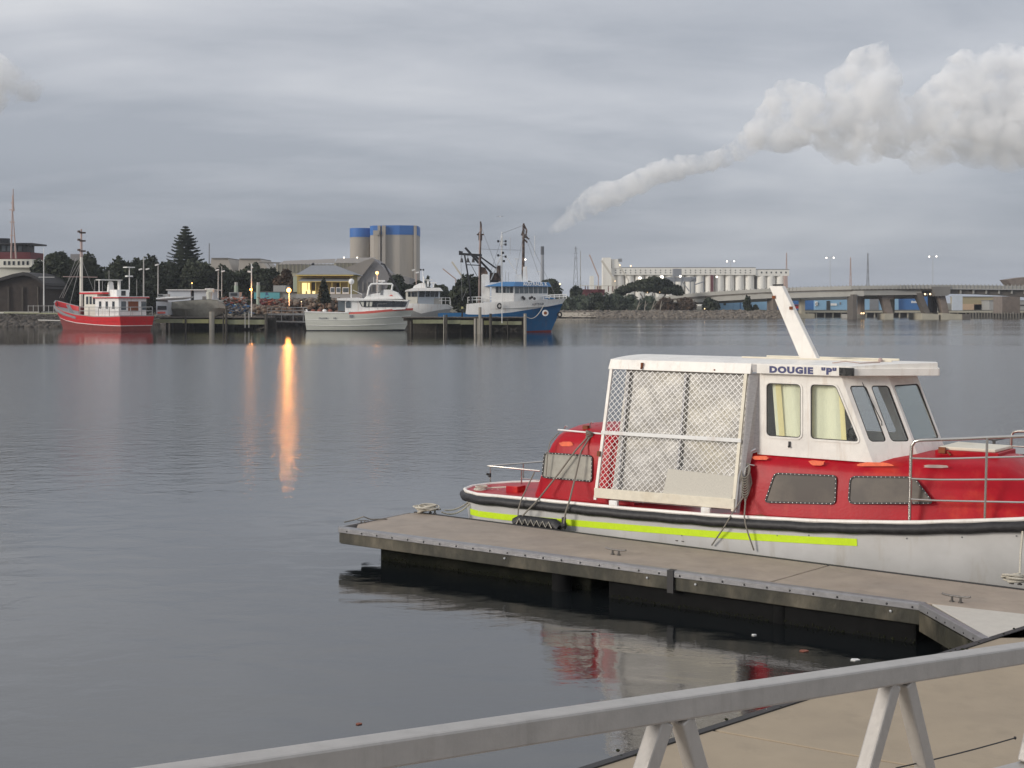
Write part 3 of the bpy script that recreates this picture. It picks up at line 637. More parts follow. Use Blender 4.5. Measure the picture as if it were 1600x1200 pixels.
# mural wall, sheds, tanks
t_ = thing('mural_wall', 'turquoise painted mural wall behind the orange lamp', 'wall', (P(430, 0, 232).x, 232, ZL)); m = MB(); fbox(m, 397, 437, 456.5, 467, 232, .5); m.build('painted_panel', 'mural', t_)
m = MB(); fbox(m, 437, 474, 456.8, 468, 232.3, .5); m.build('plain_panel', 'shed_grey', t_)
m = MB(); fbox(m, 394, 474, 455.6, 456.5, 231.9, .8); m.build('coping', 'concrete_dark', t_)
m = MB(); fbox(m, 427, 446, 446, 457, 238, 5); o = m.build('small_shed', 'shed_grey', None, loc=P(436, 470, 238)); o['label'] = 'small grey shed just left of the big orange lamp'; o['category'] = 'shed'
for px, yt, yb, lb in ((369, 441, 458, 'pale green upright tank with grey top left of the orange lamp pole'), (403.5, 441, 456, 'pale upright tank with grey top right of the orange lamp pole')):
    t_ = thing('tank', lb, 'tank', tuple(P(px, 0, 228).xy)+(ZL,)); r = 3*228/F; x = P(px, 0, 228).x
    m = MB(); m.cyl(x, 228, ZL, P(0, yt+5, 228).z, r); m.build('body', 'wall_green', t_, smooth=True); m = MB(); m.cyl(x, 228, P(0, yt+5, 228).z, P(0, yt, 228).z, r*.85); m.build('lid', 'pole_grey', t_, smooth=True)
t_ = thing('site_shed', 'long pale blue flat roofed shed behind the covered boat', 'shed', tuple(P(300, 0, 214).xy)+(ZL,))
m = MB(); fbox(m, 262, 298, 453.5, 480, 214, 4); m.build('wall', 'shed_white', t_); m = MB(); fbox(m, 303, 333, 453.5, 480, 214.2, 4); m.build('wall', 'shed_white', t_)
m = MB(); fbox(m, 259, 335, 452.3, 453.5, 213.6, 5); m.build('roof', 'boat_white', t_); m = MB(); fbox(m, 298, 303, 454, 480, 214.6, 3); m.build('dark_gap', 'dark_steel', t_)
m = MB(); fbox(m, 320, 328, 450.5, 453, 213.4, 3); m.build('roof_lid', 'boat_white', t_)
# dark boat shed at left and museum ship
t_ = thing('boat_shed', 'dark brown timber boat shed with curved roof at the left edge', 'shed', tuple(P(20, 0, 226).xy)+(ZL,))
rp = [(-45, 446), (-20, 440), (0, 434), (20, 428), (36, 425), (46, 427), (58, 433), (68, 442), (69, 446)]
m = MB(); n = len(rp); A = [P(x, y, 224) for x, y in rp]; Bq = [Vector((p.x, 238, p.z)) for p in A]; A2 = [P(x, y+5, 224) for x, y in rp]; B2 = [Vector((p.x, 238, p.z)) for p in A2]
m.add([tuple(p) for p in A+Bq+A2+B2], [(i, i+1, n+i+1, n+i) for i in range(n-1)]+[(2*n+i, 2*n+i+1, i+1, i) for i in range(n-1)]+[(2*n+i, 3*n+i, 3*n+i+1, 2*n+i+1) for i in range(n-1)]); m.build('roof', 'roof_brown', t_)
m = MB(); pts = [P(-45, 487, 225)]+[P(x, y+3, 225) for x, y in rp]+[P(67, 487, 225)]; k = len(pts)
m.add([tuple(p) for p in pts]+[(p.x, 237, p.z) for p in pts], [tuple(range(k))]+[(i, (i+1) % k, k+(i+1) % k, k+i) for i in range(k)]); m.build('wall', 'wall_brown', t_)
for px in (12, 34, 58):
    m = MB(); fbox(m, px, px+1.3, 448, 487, 224.6, .3); m.build('post', 'wharf_timber', t_)
t_ = thing('ship', 'old white ship superstructure with dark wheelhouse behind the boat shed', 'ship', tuple(P(10, 0, 250).xy)+(ZL,))
Yh = 250
m = MB(); m.prism([(P(-60, 0, Yh).x, Yh), (P(58, 0, Yh).x, Yh+2), (P(58, 0, Yh).x, Yh+8), (P(-60, 0, Yh).x, Yh+10)], [ZL]*4, P(0, 418, Yh).z); fbox(m, -60, 50, 405, 418, Yh+.6, 8); m.build('superstructure', 'boat_cream', t_)
for px in (7, 14, 21, 29, 36, 43):
    m = MB(); fbox(m, px-1.6, px+1.6, 408, 414, Yh+.5, .2); m.build('porthole', 'dark_glass', t_)
m = MB(); fbox(m, -50, 48, 394, 404.5, Yh+1, 7); m.build('bridge_deck', 'dark_red', t_)
m = MB(); fbox(m, -50, 36, 382, 394, Yh+2, 6); m.build('wheelhouse', 'dark_steel', t_)
for i in range(4):
    m = MB(); fbox(m, 3+i*8.5, 9+i*8.5, 384, 392, Yh+1.9, .2); m.build('window', 'mid_glass', t_)
m = MB(); fbox(m, -55, 50, 379.5, 382, Yh+.5, 8); m.build('awning', 'dark_steel', t_)
for px in (43.5, 48): m = MB(); fbox(m, px, px+1, 382, 395, Yh+1, .15); m.build('post', 'dark_steel', t_)
m = MB(); x = P(5, 0, Yh+4).x; m.cyl(x, Yh+4, P(0, 380, Yh).z, P(0, 371, Yh).z, 1.3, n=16); m.build('funnel', 'black_box', t_, smooth=True)
m = MB(); 
for a, b_ in (((17.5, 404), (19.5, 305)), ((25, 404), (20, 330)), ((21, 330), (20.5, 295))): m.tube([P(*a, Yh-.5), P(*b_, Yh-.5)], .18, 6, r2=.07)
for y, w in ((347, 4), (328, 4), (368, 3), (317, 2)): m.bar(P(19-w, y, Yh-.5), P(20+w*.8, y, Yh-.5), .16)
m.build('mast', 'lattice_pink', t_)
# chimney, pylons
t_ = thing('chimney', 'tall distant grey power station chimney under the steam plume', 'chimney', tuple(P(847.5, 0, 1000).xy)+(ZL,))
x = P(847.5, 0, 1000).x; m = MB(); m.cyl(x, 1000, ZL, P(0, 398, 1000).z, 1.5, 1.3, 14); m.build('stack', 'tower_grey', t_, smooth=True); m = MB(); m.cyl(x, 1000, P(0, 398, 1000).z, P(0, 385, 1000).z, 1.35, 1.3, 14); m.build('dark_tip', 'dark_steel', t_, smooth=True)
def pylon(label, px, pt, Y, w, matn='tower_grey', group=None, name='pylon'):
    t_ = thing(name, label, 'pylon', tuple(P(px, 0, Y).xy)+(ZL,), group); x = P(px, 0, Y).x; zt = P(0, pt, Y).z; hw = w*Y/F/2; hh = zt-ZL
    m = MB()
    for sx_ in (-1, 1):
        for sy in (-1, 1): m.bar((x+sx_*hw, Y+sy*hw, ZL), (x+sx_*hw*.12, Y+sy*hw*.12, zt), .22)
    m.build('leg', matn, t_); m = MB(); k = 7
    for i in range(k):
        f0, f1 = i/k, (i+1)/k; w0, w1 = hw*(1-.88*f0), hw*(1-.88*f1)
        m.bar((x-w0, Y-w0, ZL+hh*f0), (x+w1, Y-w1, ZL+hh*f1), .14); m.bar((x+w0, Y-w0, ZL+hh*f0), (x-w1, Y-w1, ZL+hh*f1), .14)
    m.build('bracing', matn, t_)
    m = MB()
    for f in (.80, .88, .96): m.bar((x-hw*.7, Y, ZL+hh*f), (x+hw*.7, Y, ZL+hh*f), .2)
    m.build('crossarm', matn, t_)
pylon('tall lattice pylon right of the distant chimney', 899.5, 385, 800, 10)
pylon('thin lattice mast behind the bridge with dark tip', 1356, 395, 760, 5, name='lattice_mast')
pylon('thin pink lattice mast behind the bridge left of the dark tipped one', 1329, 402, 760, 4, 'lattice_pink', name='lattice_mast')
pylon('thin pale pole tower just beside the tall lattice pylon', 907, 392, 800, 2, 'pole_grey', name='lattice_mast')
pylon('faint lattice mast above the right end of the grain terminal', 1229, 395, 780, 4, 'lattice_pink', name='lattice_mast')
pylon('faint lattice tower behind the tall tiered pine', 327, 380, 520, 3, name='lattice_mast')
# ------------------------------------------------------------------ grain terminal
YG = 700; sG = YG/F
t_ = thing('grain_terminal', 'long white grain terminal with round silos and window gallery', 'building', tuple(P(1090, 0, YG).xy)+(ZL,))
pxs = [968+i*15.6 for i in range(14)]+[1190, 1204, 1219.5]
for px in pxs:
    m = MB(); r = 7.6*sG; x = P(px, 0, YG+r).x; m.cyl(x, YG+r, ZL, P(0, 429, YG).z, r, n=18); m.build('silo_cylinder', 'silo_cream', t_, smooth=True)
m = MB(); fbox(m, 960, 1226, 429, 462, YG+9, 6); m.build('backing', 'concrete', t_)
m = MB(); fbox(m, 955, 1181, 418.5, 429.5, YG-.6, 9); m.build('gallery', 'silo_cream', t_)
m = MB(); fbox(m, 1181, 1233, 421.5, 431, YG, 8); m.build('gallery', 'silo_cream', t_)
m = MB(); fbox(m, 955, 1181, 417.6, 418.5, YG-.7, 9.4); fbox(m, 1181, 1233.5, 420.6, 421.5, YG-.1, 8.4); m.build('roof_edge', 'concrete_dark', t_)
m = MB()
for i in range(28):
    for y in (421.6, 425.4): fbox(m, 961+i*7.8, 962.8+i*7.8, y, y+1.4, YG-.75, .3)
for i in range(6): fbox(m, 1189+i*7.6, 1191+i*7.6, 424.5, 427, YG-.15, .3)
m.build('gallery_window', 'window_dark', t_, kind='stuff')
m = MB(); fbox(m, 942, 955, 402.5, 460, YG-2, 9); m.build('head_tower', 'silo_cream', t_)
m = MB(); fbox(m, 956, 968, 405, 419, YG-1, 7); m.build('head_house', 'silo_cream', t_)
m = MB(); fbox(m, 966, 972, 404, 409, YG-1.5, 3); m.build('roof_box', 'tower_grey', t_)
m = MB(); fbox(m, 1110.5, 1115, 430, 458, YG-1, 3); m.build('stair_tower', 'dark_red', t_)
m = MB(); fbox(m, 1226, 1230, 431, 458, YG-1, 3); m.build('stair_tower', 'lattice_pink', t_)
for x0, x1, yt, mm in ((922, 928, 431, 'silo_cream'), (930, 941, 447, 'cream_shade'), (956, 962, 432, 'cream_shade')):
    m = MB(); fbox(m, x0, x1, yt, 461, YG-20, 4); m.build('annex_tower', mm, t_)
def diag(label, a, b_, Y, w, matn, name='conveyor_boom', legs=()):
    t2 = thing(name, label, 'conveyor', tuple(P(*a, Y))); m = MB(); m.bar(P(*a, Y), P(*b_, Y), w, w*.8); m.build('boom', matn, t2)
    m = MB(); c1 = P(*b_, Y); m.bar(c1, (c1.x, Y, ZL), w*.6); 
    for px, py in legs: m.bar(P(px, py, Y), (P(px, py, Y).x, Y, ZL), w*.5)
    m.build('support', matn, t2)
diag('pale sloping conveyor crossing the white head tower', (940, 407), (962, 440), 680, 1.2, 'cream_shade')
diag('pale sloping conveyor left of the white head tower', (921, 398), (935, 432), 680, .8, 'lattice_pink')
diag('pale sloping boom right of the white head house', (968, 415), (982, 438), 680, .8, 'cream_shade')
diag('pale crane jib seen above the big tree behind the net gantry', (706, 409), (722, 432), 520, .9, 'cream_shade', 'crane_jib')
diag('faint low crane jib between the second white boat and the gantry', (692, 420), (712, 436), 520, .6, 'lattice_pink', 'crane_jib')
t2 = thing('loading_gantry', 'grey steel loading gantry with conveyor in front of the grain silos', 'gantry', tuple(P(1060, 0, 600).xy)+(ZL,)); YY = 600
m = MB(); fbox(m, 1052, 1065, 420, 432, YY, 3); m.build('top_house', 'tower_grey', t2)
m = MB(); fbox(m, 1036, 1088, 433, 440, YY+.5, 2.5); m.build('conveyor', 'tower_grey', t2)
for px in (1053, 1064, 1078, 1084, 1099): m = MB(); fbox(m, px, px+1.4, 432, 462, YY+.2, .4); m.build('leg', 'tower_grey', t2)
m = MB(); m.bar(P(1066, 440, YY), P(1077, 455, YY), .4); m.bar(P(1077, 440, YY), P(1088, 432, YY), .4); m.bar(P(1085, 445, YY), P(1100, 440, YY), .5); m.build('brace', 'tower_grey', t2)
t2 = thing('red_shed', 'low dark red shed and parked cars left of the grain terminal', 'shed', tuple(P(930, 0, 420).xy)+(ZL,)); m = MB(); fbox(m, 908, 945, 452, 462, 420, 6); m.build('wall', 'dark_red', t2)
for px in (914, 918, 933, 937, 950, 957, 962): m = MB(); fbox(m, px, px+1.2, 447, 456, 419.5, .3); m.build('post', 'dark_red', t2)
m = MB(); fbox(m, 905, 1000, 446, 447, 419, 1.2); m.build('pipe_rack', 'cream_shade', t2)
def car(label, px, py, Y, matn, L=4.3):
    p = P(px, py, Y); t2 = thing('parked_car', label, 'car', (p.x, Y, p.z)); m = MB()
    prof = [(-L/2, .35), (-L/2, .8), (-L*.32, .95), (-L*.2, 1.4), (L*.15, 1.42), (L*.3, .98), (L/2, .8), (L/2, .35)]
    k = len(prof); m.add([(p.x+a, Y+w, p.z+z) for w in (0, 1.7) for a, z in prof], [tuple(range(k)), tuple(range(k, 2*k))[::-1]]+[(i, (i+1) % k, k+(i+1) % k, k+i) for i in range(k)]); m.build('body', matn, t2)
    m = MB(); m.add([(p.x+a, Y-.02, p.z+z) for a, z in ((-L*.29, .97), (-L*.18, 1.34), (L*.13, 1.34), (L*.25, .98))], [(0, 1, 2, 3)]); m.build('side_window', 'dark_glass', t2)
    for a in (-L*.3, L*.3):
        m = MB(); m.tube([(p.x+a, Y-.05, p.z+.33), (p.x+a, Y+.2, p.z+.33)], .33, 12); m.build('wheel', 'black_rubber', t2)
car('low red car parked above the shore bushes', 927, 466, 350, 'dark_red', 5.5)
car('red car under the end of the bridge deck, near the blue shed', 1243, 484, 352, 'boat_red', 4.6)
# ------------------------------------------------------------------ bridge
YB = 296; br = thing('road_bridge', 'long grey concrete road bridge rising to the right over the channel', 'bridge', tuple(P(1300, 0, YB).xy)+(0,))
YBf = lambda px: float(np.interp(px, [1000, 1120, 1230, 1340], [385, 352, 322, YB]))
dl = [(1000, 468), (1060, 460), (1120, 455.5), (1190, 451.5), (1250, 449), (1330, 446.8), (1420, 445.6), (1484, 445.4), (1600, 446.5), (1750, 448), (2000, 452)]
def strip(parent, name, pts, o0, o1, Y, dep, mm, m=None):
    m = MB(); k = len(pts)
    vs = []
    for px, py in pts:
        Yq = YBf(px)+(Y-YB); a, b2 = P(px, py+o0, Yq), P(px, py+o1, Yq); vs += [(a.x, Yq, a.z), (a.x, Yq, b2.z), (a.x, Yq+dep, b2.z), (a.x, Yq+dep, a.z)]
    fs = []
    for i in range(k-1):
        for j in range(4): fs.append((i*4+j, i*4+(j+1) % 4, (i+1)*4+(j+1) % 4, (i+1)*4+j))
    fs += [(3, 2, 1, 0), tuple((k-1)*4+j for j in range(4))]
    m.add(vs, fs); return m.build(name, mm, parent)
strip(br, 'parapet', dl, 0, 5.5, YB-.3, .4, 'bridge_grey'); strip(br, 'deck', dl, 5.5, 7.6, YB, 12, 'bridge_dark'); strip(br, 'parapet', dl, 0.2, 5, YB+12, .4, 'bridge_grey')  # dark deck colour paints the shadow line between parapet and girder
m = MB(); 
for i in range(110):
    px = 1010+i*6; py = np.interp(px, [a for a, _ in dl], [b_ for _, b_ in dl]); yq = YBf(px)-.3; q = P(px, py, yq); m.box(q.x, q.x+.18, yq-.12, yq, q.z-.9, q.z+.25)
m.build('parapet_post', 'bridge_grey', br, kind='stuff')
strip(br, 'girder', [(1040, 462), (1103, 456.5), (1212, 450.5)], 7.6, 15, YB+.6, 1.2, 'bridge_grey')
strip(br, 'girder', [(1212, 450.5), (1335, 446.8), (1350, 446.5)], 7.6, 16, YB+.6, 1.2, 'bridge_grey')
strip(br, 'girder', [(1350, 446.5), (1378, 446.2), (1440, 445.5)], 7.6, 15, YB+.6, 1.2, 'bridge_grey')
m = MB(); k = [(1484, 453.0, 459), (1530, 453, 460), (1570, 453.4, 462), (1600, 453.6, 464), (1650, 454, 470), (1700, 454, 480)]
for (a, y0, y1), (c_, y2, y3) in zip(k, k[1:]): m.add([tuple(P(a, y1, YB+.3)), tuple(P(c_, y3, YB+.3)), tuple(P(c_, y2, YB+.3)), tuple(P(a, y0, YB+.3))]+[(q.x, YB+2, q.z) for q in (P(a, y1, YB), P(c_, y3, YB), P(c_, y2, YB), P(a, y0, YB))], [(0, 1, 2, 3), (4, 7, 6, 5), (0, 4, 5, 1)])
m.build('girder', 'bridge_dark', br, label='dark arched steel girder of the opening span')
strip(br, 'edge_beam', [(1484, 445.4), (1600, 446.5), (1750, 448)], 5.2, 6.6, YB-.5, .3, 'pole_grey')
for i in range(8): m = MB(); fbox(m, 1500+i*20, 1502.5+i*20, 453, 459, YB-.1, .3); m.build('girder_stiffener', 'bridge_grey', br)
# far carriageway girders, seen below the near deck
strip(br, 'girder', [(1040, 466), (1212, 459), (1350, 456), (1440, 455)], 5, 11.5, YB+10.5, 1.2, 'bridge_grey')
def bpier(nm, pts, Y, dep, mm):
    m = MB(); k = len(pts); q = [P(x, y, Y) for x, y in pts]
    m.add([tuple(p) for p in q]+[(p.x, Y+dep, p.z) for p in q], [tuple(range(k)), tuple(range(k, 2*k))[::-1]]+[(i, (i+1) % k, k+(i+1) % k, k+i) for i in range(k)]); return m.build(nm, mm, br)
bpier('abutment', [(1000, 470), (1062, 462), (1062, 492), (1000, 492)], YBf(1030)+6, 8, 'bridge_grey')
bpier('column', [(1104, 463), (1112, 463), (1112, 492), (1104, 492)], YBf(1108)+2, 8, 'bridge_grey')
bpier('column', [(1208, 461), (1214.5, 461), (1214.5, 500), (1208, 498)], YBf(1211)+2, 8, 'pier_brown')
bpier('column', [(1252, 467), (1258, 467), (1258, 491), (1252, 491)], YBf(1255)+8, 3, 'pale_stone'); bpier('pier_base', [(1245, 490), (1273, 490), (1273, 497), (1245, 497)], YBf(1255)+7, 5, 'pale_stone')
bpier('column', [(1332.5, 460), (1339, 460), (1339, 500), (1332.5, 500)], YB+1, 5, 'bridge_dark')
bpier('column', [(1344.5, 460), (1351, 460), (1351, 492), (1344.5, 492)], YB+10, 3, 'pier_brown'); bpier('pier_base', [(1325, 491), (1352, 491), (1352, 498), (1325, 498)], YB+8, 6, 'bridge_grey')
bpier('raking_leg', [(1376, 459), (1398, 459), (1398, 467), (1390, 468), (1396, 490), (1386, 490)], YB+2, 3, 'pier_brown')
bpier('column', [(1391.5, 466), (1398, 466), (1398, 490), (1391.5, 490)], YB+10, 3, 'pale_stone'); bpier('pier_base', [(1382, 490), (1396, 490), (1396, 499), (1382, 499)], YB+1, 6, 'pale_stone')
bpier('raking_leg', [(1432, 458), (1441, 458), (1454, 490), (1446, 490)], YB+.5, 3, 'bridge_dark')
bpier('pier_head', [(1456, 448), (1485, 448), (1485, 459), (1480, 462), (1462, 463)], YB-.8, 12, 'concrete_dark')
bpier('raking_leg', [(1468, 462), (1477, 462), (1484, 492), (1474, 492)], YB+.5, 3, 'pier_brown')
bpier('column', [(1456, 462), (1466, 462), (1464, 490), (1456, 490)], YB+8, 3, 'wall_brown')
bpier('cross_beam', [(1434, 458), (1462, 458), (1462, 462.5), (1436, 462.5)], YB+6, 2, 'bridge_dark')
bpier('pier_base', [(1441, 489.5), (1467, 491), (1467, 500), (1441, 500)], YB-.5, 10, 'pale_stone'); bpier('pier_base', [(1471, 489), (1504, 491), (1504, 500), (1471, 500)], YB-.7, 10, 'pale_stone')
bpier('fender_block', [(1504, 491), (1516, 491), (1516, 500), (1504, 500)], YB-1, 6, 'bridge_dark')
bpier('tide_board', [(1488, 461.5), (1504, 461.5), (1504, 485), (1488, 485)], YB-1, .5, 'shed_white')
bpier('column', [(1566, 463), (1594, 463), (1594, 492), (1566, 492)], YB+27, 6, 'pier_brown')
bpier('control_room', [(1574, 437), (1600, 433), (1640, 433), (1640, 447), (1582, 447)], YB+13, 5, 'pier_brown')
for px in (1438, 1446, 1455): pass
# lamp builder
LAMPS = []
def bulb(parent, p, r, m_, e=0.0, col=(1, .36, .07)):
    m = MB(); m.ball(p, r, 8); o = m.build('lamp', m_, parent, smooth=True)
    if e:
        l = D.lights.new('lamp_light', 'POINT'); l.energy = e; l.color = col; l.shadow_soft_size = r*1.05
        lo = D.objects.new('lamp_light', l); S.collection.objects.link(lo); lo.location = Vector(p)-Vector((0, r*2.3, 0)); lo.location -= OFF[parent.name]; lo.parent = parent
    return o
def lamp_post(label, px, yt, yb, Y, heads, r=.09, matn='pole_grey', name='lamp_post', group=None, hm='pole_white'):
    b0 = P(px, yb, Y); t2 = thing(name, label, 'lamp post', tuple(b0), group); m = MB(); m.tube([b0, P(px, yt, Y)], r*1.2, 6, r2=r*.7); m.build('pole', matn, t2)
    for hx, hy, lit, rr in heads:
        a = P(px, max(yt, hy), Y); h_ = P(hx, hy, Y); m = MB(); m.bar(a, h_+Vector((0, 0, .02)), .06); m.build('arm', matn, t2)
        if lit: bulb(t2, h_-Vector((0, 0, rr*.4)), rr, lit)
        else: m = MB(); m.bar(h_-Vector((.25, 0, .05)), h_+Vector((.25, 0, .08)), .4, .22); m.build('lamp_head', hm, t2)
    return t2
gl_ = 'twin arm street lamps on and behind the bridge'
for x, y, lb in ((1141.5, 408, 'leftmost twin street lamp, above the white grain silos'), (1297, 402.5, 'middle twin street lamp above the grey bridge'), (1457.5, 400.5, 'rightmost twin street lamp, above the bridge pier head')):
    lamp_post(lb, x, y, 452, YB+6, [(x-5.6, y, 'lamp_white', .17), (x+5.6, y-.3, 'lamp_white', .17)], .05, name='street_lamp', group=gl_)
for x, y, Y, e_, rr, mm, lb in ((1000, 434, 560, 0, 1.1, 'lamp_white', 'bright floodlight left of the spreading tree crown'), (1034, 432, 560, 0, 1.3, 'lamp_white', 'bright floodlight above the spreading tree crown'), (1063, 431, 560, 0, .8, 'lamp_white', 'white floodlight pair on a slim mast by the grey gantry'),
        (968.5, 414, 650, 0, .55, 'lamp_warm', 'warm lamp below the white head house'), (985.5, 415, 650, 0, .6, 'lamp_warm', 'warm lamp on the roof edge of the grain gallery'), (961, 439, 650, 0, .4, 'lamp_warm', 'small yellow lamp in front of the round silos'),
        (1120, 432, 560, 0, .7, 'lamp_white', 'lamp at the left end of the clear row of silos'), (875, 443, 420, 0, .45, 'lamp_warm', 'lone warm lamp right of the blue trawler roof'), (692, 447, 300, 0, .28, 'lamp_white', 'white lamp between the second white boat and the dark tree'),
        (1012, 456, 348, 0, .3, 'lamp_warm', 'small warm lamp under the spreading tree'), (1031, 456, 348, 0, .22, 'lamp_warm', 'tiny warm lamp under the spreading tree, right one'), (1101, 482, 334, 0, .25, 'lamp_warm', 'small orange lamp at ground level left of the light blue shed'), (471, 471, 207, 0, .13, 'lamp_warm', 'small pink white lamp by the stone heap'),
        (537.5, 402, 398, 0, .35, 'lamp_white', 'left white lamp on the factory roof'), (558, 402, 398, 0, .35, 'lamp_white', 'right white lamp on the factory roof'), (300, 442, 236, 0, .2, 'lamp_orange_small', 'small orange lamp hanging in front of the pine trees')):
    lamp_post(lb, x, y, 470 if y < 465 else y+10, Y, [(x, y, mm, rr*.62)], .05, name='floodlight')
# the two bright orange lamps by the landing, and the one above the cruiser
def orange(label, px, py, yb, Y, r, e, mm, yt=None, heads=()):
    t2 = thing('orange_lamp', label, 'lamp', tuple(P(px, yb, Y))); m = MB(); m.tube([P(px, yb, Y), P(px, yt or py, Y)], .08, 6); m.build('pole', 'pole_white', t2)
    bulb(t2, P(px, py, Y)-Vector((0, .35, 0)), r, mm, e)
    for hx, hy in heads:
        m = MB(); m.bar(P(px, hy+1, Y), P(hx, hy, Y), .3, .25); m.build('lamp_head', 'pole_white', t2)
orange('very bright orange lamp beside the restaurant', 452, 453.5, 478, 205, .38, 1150, 'lamp_orange')
orange('orange lamp halfway up the white pole on the wharf', 393, 452.5, 506, 188, .2, 110, 'lamp_orange', 412, ((387, 424), (395, 417)))
orange('orange lamp above the motor cruiser in front of the silos', 589.5, 426.5, 470, 215, .28, 45, 'lamp_orange_small')
# light and utility poles at left
lamp_post('tall pole with two floodlight heads behind the red trawler stern', 224.5, 402, 480, 208, [(219.5, 421, None, 0), (230.5, 420.5, None, 0)], .12)
lamp_post('plain grey pole right of the twin floodlight pole', 247, 414, 466, 206, [(245, 414, None, 0)], .10)
lamp_post('short pole with flat top lamp left of the pale tank', 341, 422, 466, 206, [(339.5, 422, None, 0)], .10)
lamp_post('thin pole close right of the flat topped lamp', 346.5, 416, 466, 207, [(348.5, 424, None, 0)], .07)
lamp_post('pole with twin lamp heads above the second white boat', 650.5, 426, 470, 205, [(646, 422, None, 0), (652, 426, None, 0)], .08, 'lattice_pink')
t2 = thing('flagpole', 'plain white flagpole beside the dark boat shed', 'pole', tuple(P(68.5, 486, 214))); m = MB(); m.tube([P(68.5, 486, 214), P(68.3, 388, 214)], .13, 8, r2=.05); m.build('pole', 'pole_white', t2); m = MB(); m.bar(P(60, 433, 214), P(85, 433, 214), .07); m.build('crosstree', 'pole_white', t2)

# ------------------------------------------------------------------ sheds behind the bridge and far quay
YQ = 362
def shed(label, x0, x1, yt, yb, Y, mm, parts=(), dep=10, cat='shed'):
    t2 = thing('shed', label, cat, tuple(P((x0+x1)/2, 0, Y).xy)+(ZL,)); m = MB(); fbox(m, x0, x1, yt, yb, Y, dep); m.build('wall', mm, t2)
    m = MB(); fbox(m, x0-.5, x1+.5, yt-1, yt, Y-.2, dep+.4); m.build('roof', 'roof_grey', t2)
    for nm, a, b_, c_, d, mt in parts:
        m = MB(); fbox(m, a, b_, c_, d, Y-.15, .2); m.build(nm, mt, t2)
    return t2
sb = shed('long light blue waterfront shed left of the leaning white plank', 1122, 1212, 466, 486, YQ, 'shed_lightblue', [('window', 1130.5, 1134.5, 471, 477, 'window_dark'), ('door', 1146, 1151, 473, 484, 'shed_lightblue'), ('door', 1156, 1158, 472, 484, 'gear_blue'), ('door_frame', 1203.5, 1204.5, 472, 480, 'gear_blue'), ('door_frame', 1204.5, 1208, 471.5, 472.5, 'gear_blue')])
shed('mid blue shed behind the pale bridge column', 1212, 1274, 466, 487, YQ+1, 'shed_blue')
s3 = shed('light blue quay shed with dark doors seen under the bridge', 1274, 1404, 464, 487, YQ-1, 'shed_lightblue', [('door', 1291.5, 1297, 470, 485, 'window_dark'), ('door', 1324.5, 1330.5, 472.5, 485, 'window_dark'), ('roller_door', 1359, 1373, 467, 484, 'roof_grey'), ('vent', 1312, 1314, 472, 476, 'roof_grey')])
m = MB(); fbox(m, 1273.5, 1277.5, 471, 478, YQ-1.2, .1); m.build('sign', 'boat_white', s3)
m = text_mb('O', 1.15, .02, .02); q = P(1274, 477.3, YQ-1.25); m.map(lambda x, y, z: (q.x+x, YQ-1.25, q.z+y)); m.build('sign_lettering', 'navy', s3)
m = MB(); fbox(m, 1298, 1307.5, 474, 477.5, YQ-1.2, .1); m.build('sign', 'boat_white', s3)
s4 = shed('deep blue shed between the raking bridge legs', 1404, 1452, 462, 487, YQ, 'shed_blue'); 
for i in range(5): m = MB(); fbox(m, 1424+i*3.1, 1426.2+i*3.1, 470+(i % 2)*.6, 473.5, YQ-.12, .08); m.build('sign_letter', 'boat_white', s4)
s5 = shed('tan warehouse with peach lower wall behind the bridge pier', 1504, 1556, 464, 475, YQ, 'shed_tan', [('lower_wall', 1504, 1556, 475, 487, 'shed_peach'), ('roller_door', 1522, 1534, 475.5, 486.5, 'shed_grey')])
s6 = shed('grey glazed quay building with a green lamp under the bridge', 1546, 1680, 470, 487, YQ-6, 'shed_grey', [('window_strip', 1560, 1576, 472, 474, 'window_dark'), ('window_strip', 1558, 1578, 476.5, 479, 'window_dark'), ('window_strip', 1592, 1680, 476, 478, 'window_dark'), ('lit_window', 1561.5, 1566.5, 479.5, 482, 'green_lamp')])
qw = thing('quay_wall', 'pale stone quay wall along the far side of the channel', 'wall', tuple(P(1330, 0, 345).xy)+(0,))
m = MB(); fbox(m, 1236, 1900, 485.5, 488.5, 344, 2); m.build('capping', 'pale_stone', qw); m = MB(); m.box(P(1240, 0, 345).x, P(1900, 0, 345).x, 346, 348, -.4, 1.6); m.build('wall', 'bridge_dark', qw)
for i in range(20):
    m = MB(); px = 1262+i*13; fbox(m, px, px+1.6, 488, 496, 344.4, .5); m.build('pile', 'pale_stone', qw)
qf = thing('pile_fence', 'row of short timber piles at the right under the bridge', 'piles', tuple(P(1560, 0, 318).xy)+(0,))
for i in range(30):
    m = MB(); px = 1516+i*4.5; q = P(px, 488.5, 318); m.cyl(q.x, 318, -.4, q.z+random.uniform(-.15, .2), .22, n=7); m.build('pile', 'pile_pale', qf)
m = MB(); m.bar(P(1514, 491, 318.5), P(1660, 491, 318.5), .3); m.build('waler', 'wharf_timber', qf)
lamp_post('small red light on the quay under the bridge', 1568.5, 487, 490, 330, [(1568.5, 487, 'red_lamp', .22)], .05, name='marker_light')
lamp_post('pair of small lamps at the foot of the brown bridge column', 1347.5, 488.5, 492, YB+6, [(1346, 489, 'lamp_warm', .2), (1349.5, 489, 'lamp_warm', .2)], .04, name='pier_light')
lamp_post('pair of warm lamps under the bridge pier head', 1449, 459, 462, YB-1, [(1445.5, 459, 'lamp_warm', .22), (1453.5, 459, 'lamp_warm', .22)], .04, name='pier_light')

